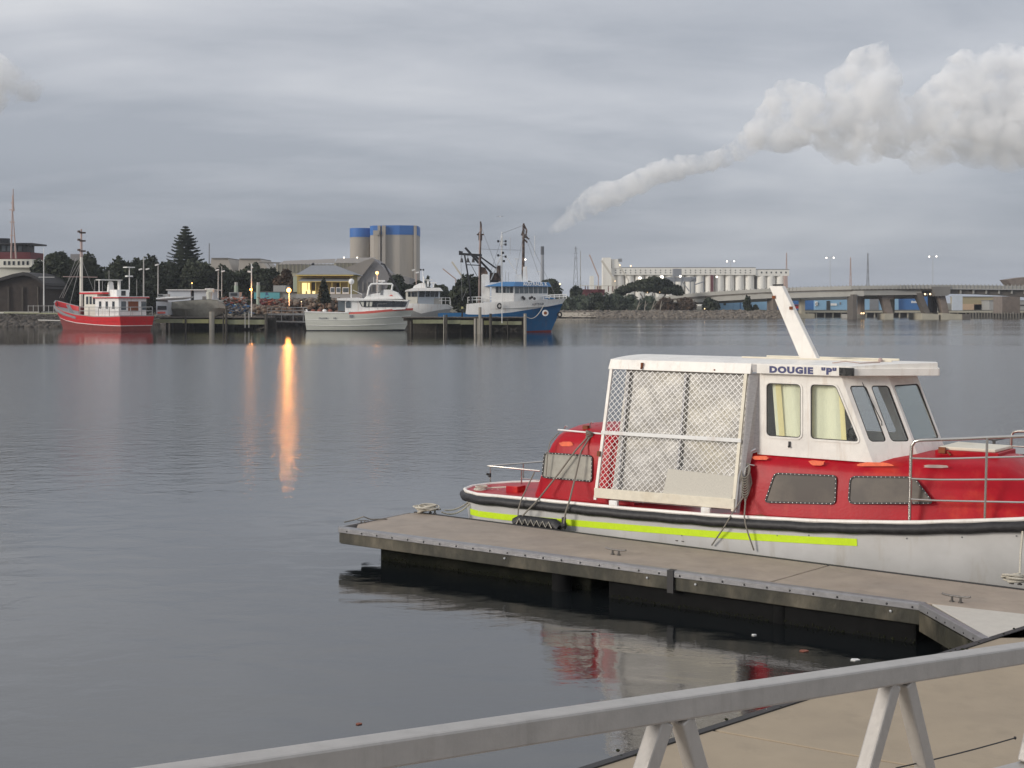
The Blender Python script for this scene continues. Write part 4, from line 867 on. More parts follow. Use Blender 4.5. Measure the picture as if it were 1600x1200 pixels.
# ================================================================== timber wharves
def wharf(label, Y, x0, x1, yt, yb, beams, piles, dep=7, extras=()):
    t2 = thing('timber_wharf', label, 'wharf', tuple(P((x0+x1)/2, 0, Y).xy)+(0,)); a, b_ = P(x0, yt, Y), P(x1, yt, Y); zt = a.z
    n = int((b_.x-a.x)/.42); m = MB()
    for i in range(n): m.box(a.x+i*.42, a.x+i*.42+.38, Y-.1, Y+dep, zt-.12, zt+random.uniform(-.02, .02))
    m.build('deck_plank', 'wharf_timber', t2, kind='stuff')
    for x, xx, y, yy, mt in beams:
        m = MB(); fbox(m, x, xx, y, yy, Y+.05, .3); m.build('edge_beam', mt, t2)
    for x, w, y, yy, mt in piles:
        m = MB(); q = P(x, y, Y-.35); r = w*Y/F/2; m.cyl(q.x, Y-.35, -.6, q.z, r, r*.96, n=10); m.build('pile', mt, t2, smooth=True)
    m = MB()
    for i in range(int((b_.x-a.x)/3.2)):
        for yy in (Y+2.4, Y+5.2): m.cyl(a.x+1+i*3.2, yy, -.5, zt-.3, .2, n=7)
    for yy in (Y+2.2, Y+5.0): m.box(a.x, b_.x, yy, yy+.3, zt-.5, zt-.15)
    m.build('under_pile', 'pile_dark', t2, kind='stuff')
    m = MB(); m.box(a.x+.3, b_.x-.2, Y+dep-.4, Y+dep, -.6, zt-.2); m.build('backing', 'pile_dark', t2); return t2  # dark backing added to blacken the open space under the deck
wl_ = wharf('left timber wharf with mossy yellow beam beside the red trawler', 184, 243, 420, 495.5, 0,
      [(243, 285, 498.5, 504.5, 'wharf_beam'), (285.4, 326, 498.8, 505, 'wharf_beam_yellow'), (335, 356, 499, 506, 'wharf_beam_yellow'), (356.4, 414, 499.5, 507, 'wharf_beam')],
      [(290, 3.2, 487, 0, 'pile_dark'), (331, 8.5, 487, 0, 'pile_pale'), (349, 2.6, 487, 0, 'pile_dark'), (353.5, 4, 478, 0, 'pile_dark'), (416, 5, 490, 0, 'pile_dark')])
m = MB(); m.bar(P(414, 511, 184.3), P(387, 521, 186), .22); m.build('brace', 'pile_dark', wl_)
for x in (383, 389): m = MB(); m.tube([P(x, 488, 183.6), P(x, 512, 183.6)], .06, 5); m.build('ladder_rail', 'pole_grey', wl_)
wr_ = wharf('right timber wharf between the cruiser and the blue trawler', 162, 628, 822, 495.5, 0,
      [(645, 694, 499.5, 505.5, 'wharf_beam'), (698, 719, 500, 506, 'wharf_beam'), (719.4, 740, 500.3, 507, 'wharf_beam'), (756, 765, 501, 507.5, 'wharf_beam_yellow'), (768.5, 815, 502, 507.5, 'wharf_beam')],
      [(693.5, 1.8, 492, 0, 'pile_pale'), (697.5, 3.6, 492, 0, 'pile_dark'), (742.6, 4.4, 497.5, 0, 'pile_pale'), (747.8, 4.4, 497.5, 0, 'pile_pale'), (752.8, 4.2, 497.5, 0, 'pile_pale'), (750, 4.8, 480, 0, 'pile_pale'), (766.5, 4.2, 490, 0, 'pile_dark'), (793, 1.4, 497, 0, 'pile_dark'), (820.5, 4.8, 490, 0, 'pile_pale')], 5)
for a, b_ in (((770, 512), (790, 519)), ((772, 519), (792, 510)), ((797, 513), (808, 519)), ((797, 519), (808, 512))):
    m = MB(); m.bar(P(*a, 162.4), P(*b_, 162.4), .16); m.build('brace', 'pile_dark', wr_)
t2 = thing('gangway', 'thin railed gangway between the left wharf and the white cruiser', 'gangway', tuple(P(440, 495, 196)))
for y in (480.5, 485, 491): m = MB(); m.bar(P(417, y, 196), P(480, y, 196), .12 if y < 490 else .3); m.build('rail', 'pole_grey', t2)
for x in (418, 424, 440, 458, 474): m = MB(); m.bar(P(x, 480, 196), P(x, 502, 196), .09); m.build('post', 'pole_grey', t2)
m = MB(); m.bar(P(425, 502, 197), P(478, 503, 197), .22); m.build('pipe', 'pole_grey', t2)
t2 = thing('walkway', 'low plank walkway along the bank by the flagpole', 'walkway', tuple(P(60, 490, 208)))
m = MB(); m.bar(P(8, 488.5, 211), P(100, 490.2, 204), .5, .18); m.build('deck', 'wharf_beam', t2); m = MB(); m.bar(P(60, 500, 206), P(100, 501, 203), .15); m.build('pipe', 'pole_grey', t2)
for x in (44, 52, 60, 68, 76, 84): m = MB(); m.bar(P(x, 477, 212), P(x, 489, 212), .08); m.build('post', 'pole_grey', t2)
m = MB(); m.bar(P(44, 478, 212), P(86, 478, 212), .07); m.build('rail', 'pole_grey', t2)
# covered boat, dinghies, gear on the left wharf
def hull_mesh(mb, secs, matfn, close_first=True, close_last=False):
    """secs: list of stations; each = near-side points top..bottom as (x, y, z, xf, yf, zf): near point and its mirror"""
    n = len(secs[0]); o = 0
    for side in (0, 1):
        vs = [(p[0], p[1], p[2]) if side == 0 else (p[3], p[4], p[5]) for s in secs for p in s]
        base = len(mb.v); mb.v += vs
        for i in range(len(secs)-1):
            for j in range(n-1):
                a = base+i*n+j; f = (a, a+1, a+n+1, a+n); mb.f.append(f if side == 0 else f[::-1]); mb.m.append(matfn(i, j))
        if side == 0: near = base
        else: far = base
    for i, c in ((0, close_first), (len(secs)-1, close_last)):
        if c:
            for j in range(n-1): mb.f.append((near+i*n+j, far+i*n+j, far+i*n+j+1, near+i*n+j+1)); mb.m.append(matfn(min(i, len(secs)-2), j))
    return near, far, n
def px_secs(st, Y0, bm):
    r = []
    for s in st:
        row = []
        for px, py, bb in s:
            q = P(px, py, Y0); row.append((q.x, Y0+bm-bb, q.z, q.x, Y0+bm+bb, q.z))
        r.append(row)
    return r
def deck_of(mb, secs, drop, mi=0):
    n = len(secs)
    vs = [(s[0][0], s[0][1]+.03, s[0][2]-drop) for s in secs]+[(s[0][3], s[0][4]-.03, s[0][5]-drop) for s in secs]
    mb.add(vs, [(i, n+i, n+i+1, i+1) for i in range(n-1)], mi)
t2 = thing('covered_boat', 'large boat hull wrapped in creased grey brown tarpaulin on the wharf', 'boat', tuple(P(295, 494, 190)))
st = [[(255, 473, 1.4), (250, 482, 1.5), (262, 494, .6)], [(280, 471, 2.0), (280, 482, 2.1), (283, 496, 1.0)], [(305, 469, 2.2), (305, 483, 2.3), (305, 496, 1.5)], [(325, 468, 2.2), (327, 482, 2.4), (326, 496, 1.8)], [(338, 470, 1.8), (343, 481, 2.1), (336, 494, 1.6)], [(344, 474, 1.0), (350, 482, 1.2), (344, 490, .8)]]
m = MB(); sc_ = px_secs(st, 189, 2.4); hull_mesh(m, sc_, lambda i, j: 0, True, True); deck_of(m, sc_, -.05); m.build('tarpaulin', 'tarp', t2, smooth=True)
m = MB(); m.tube([P(327, 474, 190), P(327, 456, 190)], .35, 8, r2=.5); fbox(m, 323, 332, 452, 457, 189.6, 1); m.build('wrapped_mast', 'boat_pale', t2)
m = MB(); fbox(m, 316, 320, 463, 470, 189.6, .6); m.build('winch', 'concrete_dark', t2)
t2 = thing('small_boat', 'slim white covered launch lying on top of the wharf left of the tarpaulin', 'boat', tuple(P(270, 466, 187)))
st = [[(243, 465.5, .7), (243, 467.5, .8), (245, 469, .4)], [(262, 463.5, .9), (262, 466, 1.0), (262, 469.5, .6)], [(285, 463, .9), (285, 465, .9), (284, 468, .5)], [(300, 463.5, .1), (299, 464.5, .1), (297, 465.5, .05)]]
m = MB(); sc_ = px_secs(st, 186, 1.0); hull_mesh(m, sc_, lambda i, j: 0, True, True); deck_of(m, sc_, -.02); m.build('hull', 'boat_white', t2, smooth=True)
m = MB(); fbox(m, 246, 262, 459.5, 464, 187, 1.4); m.build('cabin', 'shed_grey', t2)
m = MB(); fbox(m, 247, 254, 460.5, 462.5, 186.9, .1); m.build('window', 'dark_glass', t2)
t2 = thing('parked_van', 'pale van front standing on the wharf left of the tarpaulin', 'van', tuple(P(252, 494, 187)))
m = MB(); fbox(m, 244, 262, 471, 492, 187.5, 3.6); m.build('body', 'shed_white', t2); m = MB(); fbox(m, 246, 260, 478, 484, 187.4, .1); m.build('windscreen', 'dark_glass', t2)
m = MB(); fbox(m, 246, 258, 487, 490, 187.35, .15); m.build('bumper', 'coral_stripe', t2)
rr = random.Random(11)
for nm, lb, x0, x1, y0, y1, n_, mts in (('net_heap', 'heap of orange and pale fishing net behind the tarpaulin boat', 346, 384, 466, 474, 34, ['orange_gear', 'shed_grey', 'rock']), ('gear_heap', 'jumble of blue and white fishing gear on the wharf', 350, 388, 476, 490, 36, ['gear_blue', 'shed_grey', 'concrete_dark']),
        ('net_pile', 'red net heap below the mural wall', 408, 440, 468, 476, 26, ['orange_gear', 'rock', 'dark_red'])):
    m = MB(); 
    for i in range(n_*3):
        q = P(rr.uniform(x0, x1), rr.uniform(y0, y1), rr.uniform(191, 196)); m.ball(q, rr.uniform(.15, .38), 6, rr.randrange(3), .6); m.bar(q, q+Vector((rr.uniform(-1, 1), rr.uniform(-.5, .5), rr.uniform(-.4, .5))), .10, mi=rr.randrange(3))
    o = m.build(nm, mts, None, loc=P((x0+x1)/2, y1, 193), kind='stuff'); o['label'] = lb; o['category'] = 'fishing gear'
t2 = thing('utility_truck', 'dark flat topped truck cab behind the net heap', 'truck', tuple(P(364, 466, 200)))
m = MB(); fbox(m, 358, 374, 456.5, 468, 200, 2); m.build('cab', 'roof_grey', t2); m = MB(); fbox(m, 360, 370, 458, 462, 199.9, .1); m.build('window', 'dark_glass', t2); m = MB(); fbox(m, 345, 380, 465, 466.5, 199, 2); m.build('tray', 'pole_grey', t2)
# ================================================================== red trawler
class Frame:
    def __init__(s, O, ang): s.O = Vector(O); a = math.radians(ang); s.e = Vector((math.cos(a), math.sin(a))); s.n = Vector((-math.sin(a), math.cos(a))); s.a = a
    def at(s, px, py, y):
        k = (px-800)/F; x = (k*(s.O.y+y*s.n.y)-s.O.x-y*s.n.x)/(s.e.x-k*s.e.y); Y = s.O.y+x*s.e.y+y*s.n.y; return x, H-(py-HY)/F*Y
    def atx(s, px, py, x):
        k = (px-800)/F; y = (k*(s.O.y+x*s.e.y)-s.O.x-x*s.e.x)/(s.n.x-k*s.n.y); Y = s.O.y+x*s.e.y+y*s.n.y; return y, H-(py-HY)/F*Y
def sym(rows):   # rows of stations with (x, halfbeam, z) top..bottom; near side is y<0 unless flipped
    return [[(x, -b_, z, x, b_, z) for x, b_, z in r] for r in rows]
fr = Frame((P(213, 0, 178).x, 178.5, 0), 139)
RB = thing('fishing_boat', 'red hulled wooden fishing boat with white deckhouse, stern towards us', 'boat', (fr.O.x, fr.O.y, 0), rotz=fr.a, local=True)
rows = []
for x, b_, z, bw, xo, zl in ((0, 2.75, 2.15, 2.3, .35, .70), (2.5, 3.0, 2.05, 2.65, 0, .72), (6, 3.15, 2.05, 2.8, 0, .8), (11, 3.1, 2.3, 2.6, 0, 1.0), (15, 2.75, 2.8, 1.9, -.3, 1.3), (18.5, 1.95, 3.4, .95, -.9, 1.65), (20.8, .95, 3.95, .3, -1.6, 1.95), (21.9, .06, 4.3, .04, -2.3, 2.1)):
    rows.append([(x, b_, z), (x+xo*.15, b_*.99, z-.14), (x+xo*.5, b_*.5+bw*.5, zl+.06), (x+xo*.55, b_*.49+bw*.51, zl-.02), (x+xo*.9, bw*1.03, .3), (x+xo, bw, -.4)])
m = MB(); S_ = sym(rows); hull_mesh(m, S_, lambda i, j: (2, 0, 3, 1, 1)[j]); m.build('hull', ['boat_red', 'boat_antifoul', 'pole_grey', 'boat_white'], RB, smooth=True)
m = MB(); deck_of(m, S_, .75); m.build('deck', 'shed_grey', RB)
m = MB()
for i in range(3, 7): m.add([(rows[i][0][0], rows[i][0][1]-.08, rows[i][0][2]), (rows[i+1][0][0], max(rows[i+1][0][1]-.08, 0), rows[i+1][0][2]), (rows[i+1][0][0], max(rows[i+1][0][1]-.08, 0), rows[i+1][0][2]-.7), (rows[i][0][0], rows[i][0][1]-.08, rows[i][0][2]-.7)], [(0, 1, 2, 3)]); m.add([(rows[i][0][0], -rows[i][0][1]+.08, rows[i][0][2]), (rows[i+1][0][0], -max(rows[i+1][0][1]-.08, 0), rows[i+1][0][2]), (rows[i+1][0][0], -max(rows[i+1][0][1]-.08, 0), rows[i+1][0][2]-.7), (rows[i][0][0], -rows[i][0][1]+.08, rows[i][0][2]-.7)], [(0, 1, 2, 3)])
m.build('bulwark_lining', 'roof_grey', RB)
m = MB(); m.box(1.2, 7.2, -2.2, 2.2, 1.4, 4.55); m.build('deckhouse', 'boat_white', RB)
m = MB(); m.box(.8, 7.4, -2.5, 2.5, 4.55, 4.68, 0); m.build('boat_deck', 'boat_red', RB); m = MB(); m.box(.85, 7.35, -2.45, 2.45, 4.69, 4.78); m.build('deck_covering', 'boat_white', RB)
m = MB(); m.box(7.2, 10.6, -1.9, 1.9, 1.5, 5.15); m.build('wheelhouse', 'boat_cream', RB); m = MB(); m.box(5.6, 11.6, -2.1, 2.1, 5.15, 5.38); m.build('wheelhouse_roof', 'boat_red', RB)
m = MB(); m.box(5.7, 11.3, -2.0, 2.0, 5.39, 5.5); m.build('roof_covering', 'boat_white', RB)
for x in (7.7, 8.6, 9.5): m = MB(); m.box(x, x+.55, 1.9, 1.95, 3.7, 4.8); m.build('window', 'dark_glass', RB)
for x in (2.2, 3.9, 5.6): m = MB(); m.box(x, x+.55, 2.2, 2.25, 3.1, 4.1); m.build('window', 'dark_glass', RB)
for y in (1.5, -1.7): m = MB(); m.box(1.15, 1.2, y-.45, y+.3, 2.9, 4.1); m.build('window', 'mid_glass', RB)
m = MB(); m.box(1.14, 1.2, -.9, .7, 2.7, 4.1); m.build('panel', 'rust', RB); m = MB(); m.box(7.1, 7.2, 1.92, 2.0, 2.6, 4.3); m.build('side_panel', 'rust', RB)
m = MB(); m.box(3.6, 5.4, -1.0, 1.0, 4.78, 5.75); m.build('upper_cabin', 'boat_white', RB); m = MB(); m.box(3.55, 3.6, -.4, .3, 4.9, 5.6); m.build('upper_window', 'dark_glass', RB)
m = MB(); m.cyl(6.8, 0, 5.4, 6.5, .5, .42, 12); m.ball((6.8, 0, 6.6), .42, 10); m.build('funnel', 'pole_white', RB, smooth=True)
m = MB(); m.box(6.3, 7.6, -1.6, 1.9, 7.1, 7.22); m.bar((7, 1.7, 5.4), (7, 1.7, 7.1), .12); m.bar((7, -1.5, 5.4), (7, -1.5, 7.1), .5, .2); m.build('gallows', 'pole_white', RB)
m = MB(); m.bar((5, -1.9, 5.4), (5, -1.9, 9.0), .1); m.box(4.5, 5.5, -2.5, -1.2, 8.9, 9.05); m.box(4.7, 5.3, -2.3, -1.4, 7.6, 7.8); m.build('radar_mast', 'pole_white', RB)
mx, mz = fr.at(127, 463, 0); m = MB(); m.tube([(mx, 0, 2.0), (mx, 0, 10.8)], .27, 10, r2=.2); m.build('mast', 'boat_cream', RB, smooth=True)
m = MB(); zt = fr.at(127, 358, 0)[1]; m.tube([(mx, 0, 10.6), (mx, 0, zt)], .22, 8, r2=.12); m.build('topmast', 'lattice_pink', RB, smooth=True)
m = MB()
for z in (11.5, 13.0, 14.2): m.cube((mx, -.2, z), (.6, .7, .22)); m.cube((mx, .4, z+.15), (.3, .3, .3))
m.build('mast_gear', 'mast_brown', RB)
m = MB(); m.bar((mx, -2.6, 7.7), (mx, 2.9, 7.7), .12); m.build('spreader', 'lattice_pink', RB)
m = MB(); 
for y in (-.3, .3, 1.4): m.tube([(mx, y*.6, 10.4), (21.0-abs(y)*2.4, y, 4.6)], .045, 4)
for y in (-2.6, 2.6): m.tube([(mx, 0, 10.4), (mx-1, y, 2.9)], .03, 4)
m.build('rigging', 'pole_grey', RB)
m = MB()
for z in (2.75, 3.3): m.tube([(10, 2.95, z), (5, 3.0, z), (.3, 2.6, z), (.3, -2.6, z), (4, -2.9, z)], .05, 5)
for x, y in ((10, 2.95), (7.5, 3), (5, 3), (2.5, 2.85), (.3, 2.6), (.3, .9), (.3, -.9), (.3, -2.6), (4, -2.9)): m.bar((x, y, 1.9), (x, y, 3.3), .08)
m.build('guard_rail', 'pole_grey', RB)
m = MB(); m.box(12.6, 13.3, -.5, 1.2, 1.9, 3.4); m.build('winch', 'dark_red', RB); m = MB(); m.bar((13.5, 1.8, 1.8), (17, .8, 3.6), .5, .1); m.build('boarding_board', 'roof_grey', RB)
m = MB()
for x, y, z in ((2.5, -1.5, 7.2), (9, 1.2, 7.2), (9.5, -1.4, 8.6), (6, 1.8, 7.0), (4.6, 1.6, 6.6)): m.tube([(x, y, 4.9), (x, y, z)], .04, 4)
m.build('aerial', 'pole_grey', RB)
# ================================================================== white motor cruiser
WB = thing('motor_cruiser', 'white fishing cruiser with coral stripe and wraparound windows', 'boat', tuple(P(560, 0, 180).xy)+(0,)); YW = 178
st = [[(475, 487, 1.9), (475.4, 489.4, 1.92), (476, 499, 1.9), (477, 508, 1.85), (477.8, 515.8, 1.7), (478.2, 519, 1.6)],
      [(510, 488, 2.1), (510, 490.4, 2.15), (510, 500, 2.1), (510, 509, 2.05), (510, 515.8, 1.8), (510, 519, 1.7)],
      [(545, 488.5, 2.2), (545, 491, 2.25), (545, 500, 2.15), (545, 509, 2.05), (545, 515.8, 1.8), (545, 519, 1.7)],
      [(575, 486, 2.2), (575, 490, 2.25), (575, 498, 2.05), (575, 508, 1.9), (575, 515.6, 1.5), (575, 519, 1.4)],
      [(605, 483.5, 1.9), (605, 487, 1.9), (604, 496, 1.6), (602, 507, 1.25), (600, 515.4, .95), (600, 519, .9)],
      [(628, 482, 1.2), (627, 485.4, 1.15), (624, 494.5, .8), (620, 506, .5), (616, 515, .35), (616, 519, .3)],
      [(643.5, 481.5, .06), (643, 485, .05), (640, 493.5, .05), (635.5, 505, .04), (630.5, 515, .03), (630, 519, .03)]]
S_ = px_secs(st, YW, 2.25); m = MB(); hull_mesh(m, S_, lambda i, j: (1 if (i >= 2 and j == 0) else (2 if j == 4 else 0))); m.build('hull', ['boat_pale', 'coral_stripe', 'dark_steel'], WB, smooth=True)
m = MB(); deck_of(m, S_, .05); m.build('deck', 'boat_white', WB)
m = MB()
for a, b_ in ((0, 1), (1, 2)): p, q = S_[a][0], S_[b_][0]; m.bar((p[0], p[1]-.04, p[2]), (q[0], q[1]-.04, q[2]), .12, .14)
m.build('gunwale', 'boat_white', WB)
m = MB()
for k in (2, 3):
    for i in range(len(S_)-1): p, q = S_[i][k], S_[i+1][k]; m.bar((p[0], p[1]-.02, p[2]), (q[0], q[1]-.02, q[2]), .07, .05)
m.build('rubbing_strake', 'boat_white', WB)
def pprism(x, name, pts, Y0, dep, mm, parent, taper=0.0, smooth=False):
    m = MB(); k = len(pts); q = [P(*p, Y0) for p in pts]; m.add([tuple(p) for p in q]+[(p.x, p.y+dep, p.z) for p in q], [tuple(range(k)), tuple(range(k, 2*k))[::-1]]+[(i, (i+1) % k, k+(i+1) % k, k+i) for i in range(k)]); return m.build(name, mm, parent, smooth=smooth)
pprism(0, 'cabin', [(539, 487.5), (539, 469), (558, 468), (560, 466), (637, 470), (633, 483), (600, 485), (560, 487)], YW+.6, 3.2, 'boat_white', WB)
pprism(0, 'cabin_roof', [(526, 467), (527, 466), (556, 465), (560, 467.4), (600, 467.5), (638, 468.6), (637, 470.6), (600, 469.5), (556, 470), (527, 469.2)], YW+.2, 4.0, 'boat_white', WB)
pprism(0, 'side_window', [(561, 471), (563, 470), (636.5, 471.8), (633, 479.5), (570, 479.8), (565, 479)], YW+.52, .06, 'dark_glass', WB)
for x in (571, 585, 599, 614, 627): pprism(0, 'mullion', [(x, 470.6), (x+1.2, 470.6), (x+.6, 480), (x-.6, 480)], YW+.46, .05, 'dark_steel', WB)
for x0, x1 in ((562.5, 569), (572, 576), (577.5, 582)): pprism(0, 'lit_pane', [(x0, 471.2), (x1, 471.4), (x1-1, 478.8), (x0+4 if x0 < 565 else x0, 478.8)], YW+.49, .02, 'boat_pale', WB)
pprism(0, 'aft_door', [(540, 474), (541.5, 471), (548, 471), (548, 481), (540.5, 481)], YW+.53, .06, 'mid_glass', WB)
pprism(0, 'aft_screen', [(528, 470), (538.5, 470), (538.5, 486), (528, 486)], YW+1.0, 2.6, 'mid_glass', WB)
pprism(0, 'flybridge', [(568, 467), (573, 462), (583, 459), (597, 457), (600, 452.5), (610, 452.5), (612, 454), (620, 457), (628, 467)], YW+1.0, 2.6, 'boat_white', WB)
pprism(0, 'flybridge_hatch', [(594, 461), (595, 454), (599, 454), (598, 461)], YW+.95, .1, 'roof_grey', WB); pprism(0, 'emblem', [(608, 462.5), (611, 460.5), (615, 462.5)], YW+.95, .05, 'coral_stripe', WB)
m = MB()
for dy in (.9, 3.4):
    m.tube([P(574, 462, YW+dy), P(577, 448, YW+dy), P(580, 444.2, YW+dy), P(584, 443.4, YW+dy), P(612, 443.6, YW+dy), P(613.5, 445, YW+dy), P(612, 453, YW+dy)], .13, 8)
m.build('radar_arch', 'boat_white', WB, smooth=True)
m = MB(); fbox(m, 591, 601, 437.6, 440.2, YW+1.6, .9); fbox(m, 595, 598, 440, 443.6, YW+1.8, .4); m.build('radar', 'boat_white', WB)
m = MB(); q = P(549, 440, YW+2); m.ball(q, .40, 14, 0, 1.05); m.build('radar_dome', 'boat_white', WB, smooth=True); m = MB(); m.tube([P(548.8, 445, YW+2), P(548.8, 466, YW+2)], .08, 6); m.build('dome_pole', 'boat_white', WB)
m = MB(); m.tube([P(595, 412, YW+2), P(600, 413, YW+2), P(626, 460, YW+2)], .14, 6); m.tube([P(595, 412, YW+2), P(601, 412.5, YW+2), P(612, 440, YW+2), P(632, 468, YW+2)], .07, 5); m.build('boom', 'dark_steel', WB)
m = MB()
for p in ([P(551, 453, YW+1.5), P(566, 460, YW+1.5)], [P(584, 443, YW+2), P(584, 433, YW+2)], [P(588, 443, YW+2), P(588, 436, YW+2)], [P(592, 456, YW+2), P(592, 444, YW+2)]): m.tube(p, .035, 4)
m.build('aerial', 'pole_white', WB)
m = MB(); m.tube([P(590, 484, YW+.2), P(590, 475, YW+.2), P(634, 474, YW+1.2), P(634, 483, YW+1.4)], .03, 5); m.build('bow_rail', 'pole_grey', WB)
for x in (489, 499, 507, 516): m = MB(); m.ball(P(x, 485.5, YW+1.5), .32, 8, 0, .7); m.build('deck_gear', 'orange_gear' if x != 507 else 'boat_white', WB)
m = MB(); m.tube([P(480, 487, YW+1), P(478.5, 483, YW+1)], .12, 6); m.build('bollard', 'boat_white', WB)
m = text_mb('FV 42 SA', .55, .01, .01); q = P(494, 498.5, YW+.06); 
m = MB()
for i, x in enumerate((498, 500.5, 504, 507, 509.5, 521, 523.5)): fbox(m, x, x+1.6, 496, 498.2, YW+.02, .03)
m.build('registration_marks', 'roof_grey', WB)
m = MB(); fbox(m, 546, 552, 492, 496, YW-.02, .05); m.build('name_patch', 'roof_grey', WB)
# ================================================================== second white boat
SB = thing('work_boat', 'white boat with boxy wheelhouse moored bow on behind the right wharf', 'boat', tuple(P(668, 0, 190).xy)+(0,)); Y2 = 186
st = [[(636, 474, 1.8), (636, 482, 1.8), (640, 505, 1.2)], [(660, 474.5, 2.1), (658, 490, 2.0), (660, 508, 1.2)], [(682, 475.5, 1.6), (680, 485.5, 1.4), (676, 505, .6)], [(698, 475.5, .7), (696, 483, .6), (688, 504, .2)], [(707.5, 480.5, .05), (704, 482.5, .04), (694, 503, .03)]]
S_ = px_secs(st, Y2, 2.0); m = MB(); hull_mesh(m, S_, lambda i, j: j); m.build('hull', ['boat_white', 'shed_grey'], SB, smooth=True); m = MB(); deck_of(m, S_, .2); m.build('deck', 'shed_grey', SB)
pprism(0, 'wheelhouse_side', [(634.5, 478), (634, 455.5), (653, 454.5), (652, 478)], Y2+.6, 3.0, 'boat_cream', SB)
m = MB(); a, b_, c_ = P(653, 478, Y2+.55), P(686, 478, Y2+2.2), P(634.5, 478, Y2+4); zt = P(0, 454, Y2).z
m.add([(a.x, a.y, a.z), (b_.x, b_.y, a.z), (b_.x, b_.y, zt), (a.x, a.y, zt), (b_.x, b_.y+2.4, a.z), (a.x, a.y+4, a.z), (b_.x, b_.y+2.4, zt), (a.x, a.y+4, zt)], [(0, 1, 2, 3), (1, 4, 6, 2), (4, 5, 7, 6), (3, 2, 6, 7)]); m.build('wheelhouse_front', 'shed_white', SB)
pprism(0, 'wheelhouse_roof', [(632.5, 455.5), (634, 453), (646, 450), (686, 449.5), (690, 454.5), (654, 454.5)], Y2+.1, 4.4, 'boat_white', SB)
for x0, x1 in ((637.5, 641.5), (643, 648), (648.7, 651.5)): pprism(0, 'window', [(x0, 456.2), (x1, 456.2), (x1, 463.6), (x0, 463.6)], Y2+.54, .05, 'dark_glass', SB)
for x0, x1 in ((655, 664), (665.5, 672), (673.3, 679), (680.2, 685)):
    yy = Y2+.45+(x0-653)/33*1.65; m = MB(); p = [P(x0, 455.2, yy), P(x1, 455.2, yy+(x1-x0)*.05), P(x1-.6, 463.8, yy+(x1-x0)*.05), P(x0-.6, 463.8, yy)]; m.add([tuple(q) for q in p], [(0, 1, 2, 3)]); m.build('window', 'dark_glass', SB)
pprism(0, 'upper_deck', [(645, 450), (647, 446.5), (656, 442.5), (663, 441.5), (665, 449.8)], Y2+.8, 2.5, 'boat_white', SB)
m = MB(); fbox(m, 663, 675, 436.8, 437.8, Y2+1.2, 1.4); fbox(m, 667, 670, 438, 448, Y2+1.4, .6); fbox(m, 672, 682, 441.3, 442.4, Y2+1.2, 1.4); fbox(m, 676, 678, 442, 449, Y2+1.4, .5); m.build('radar_scanner', 'boat_white', SB)
m = MB(); m.tube([P(662, 448, Y2+1.4), P(661, 431, Y2+1.4), P(660.5, 420, Y2+1.4)], .09, 6, r2=.04); m.tube([P(662, 432, Y2+1.4), P(661.8, 448, Y2+1.4)], .1, 6); m.build('mast', 'boat_white', SB)
m = MB(); m.cube(P(657.5, 421.5, Y2+1.4), (.25, .2, .25)); m.cube(P(661.5, 421.5, Y2+1.4), (.25, .2, .25)); m.build('mast_light', 'dark_steel', SB)
m = MB()
for z in (465, 469.5): m.tube([P(686, z, Y2+1), P(703, z+.3, Y2+2), P(704.5, z+8, Y2+2)], .04, 5)
for x in (690, 696, 703): m.bar(P(x, 465, Y2+1.5), P(x, 477, Y2+1.5), .06)
m.build('bow_rail', 'pole_white', SB)
m = MB(); fbox(m, 672, 690, 466, 475, Y2+1.8, 2); m.build('fore_cabin', 'shed_grey', SB)
# ================================================================== blue trawler
TB = thing('trawler', 'steel trawler with blue hull, white bulwark and blue wheelhouse roof', 'boat', tuple(P(790, 0, 165).xy)+(0,)); YT = 169
st = [[(684, 489.5, 2.9), (684, 490.2, 2.9), (684, 505, 2.8), (686, 518.5, 2.5), (686, 524, 2.4)],
      [(727.5, 489.2, 3.1), (727.5, 490.2, 3.1), (727, 505, 3.0), (727, 518.3, 2.8), (727, 524, 2.6)],
      [(729, 475, 3.1), (731, 491.2, 3.1), (731, 505, 3.0), (731, 518.3, 2.8), (731, 524, 2.6)],
      [(758, 472.4, 3.2), (758, 491.8, 3.15), (758, 505, 3.0), (758, 518.2, 2.8), (758, 524, 2.6)],
      [(800, 470.8, 3.1), (800, 488, 2.9), (799, 504, 2.6), (798, 518, 2.2), (798, 524, 2.0)],
      [(838, 469.2, 2.4), (836, 482.4, 2.0), (833, 500, 1.5), (830, 517.6, 1.0), (829, 524, .9)],
      [(864, 467.8, 1.3), (861, 478.2, .95), (856, 498, .6), (850, 517, .35), (848, 524, .3)],
      [(886, 465.5, .08), (880.5, 474.2, .06), (872, 496, .05), (863, 516.6, .04), (861, 524, .03)]]
S_ = px_secs(st, YT, 3.2); m = MB(); hull_mesh(m, S_, lambda i, j: (0, 1, 1, 2)[j] if not (i < 1 and j == 0) else 1); m.build('hull', ['boat_white', 'boat_blue', 'boat_antifoul'], TB, smooth=True)
m = MB(); deck_of(m, S_[:2], .1); deck_of(m, S_[2:], .9); m.build('deck', 'shed_grey', TB)
ywf = YT+.5
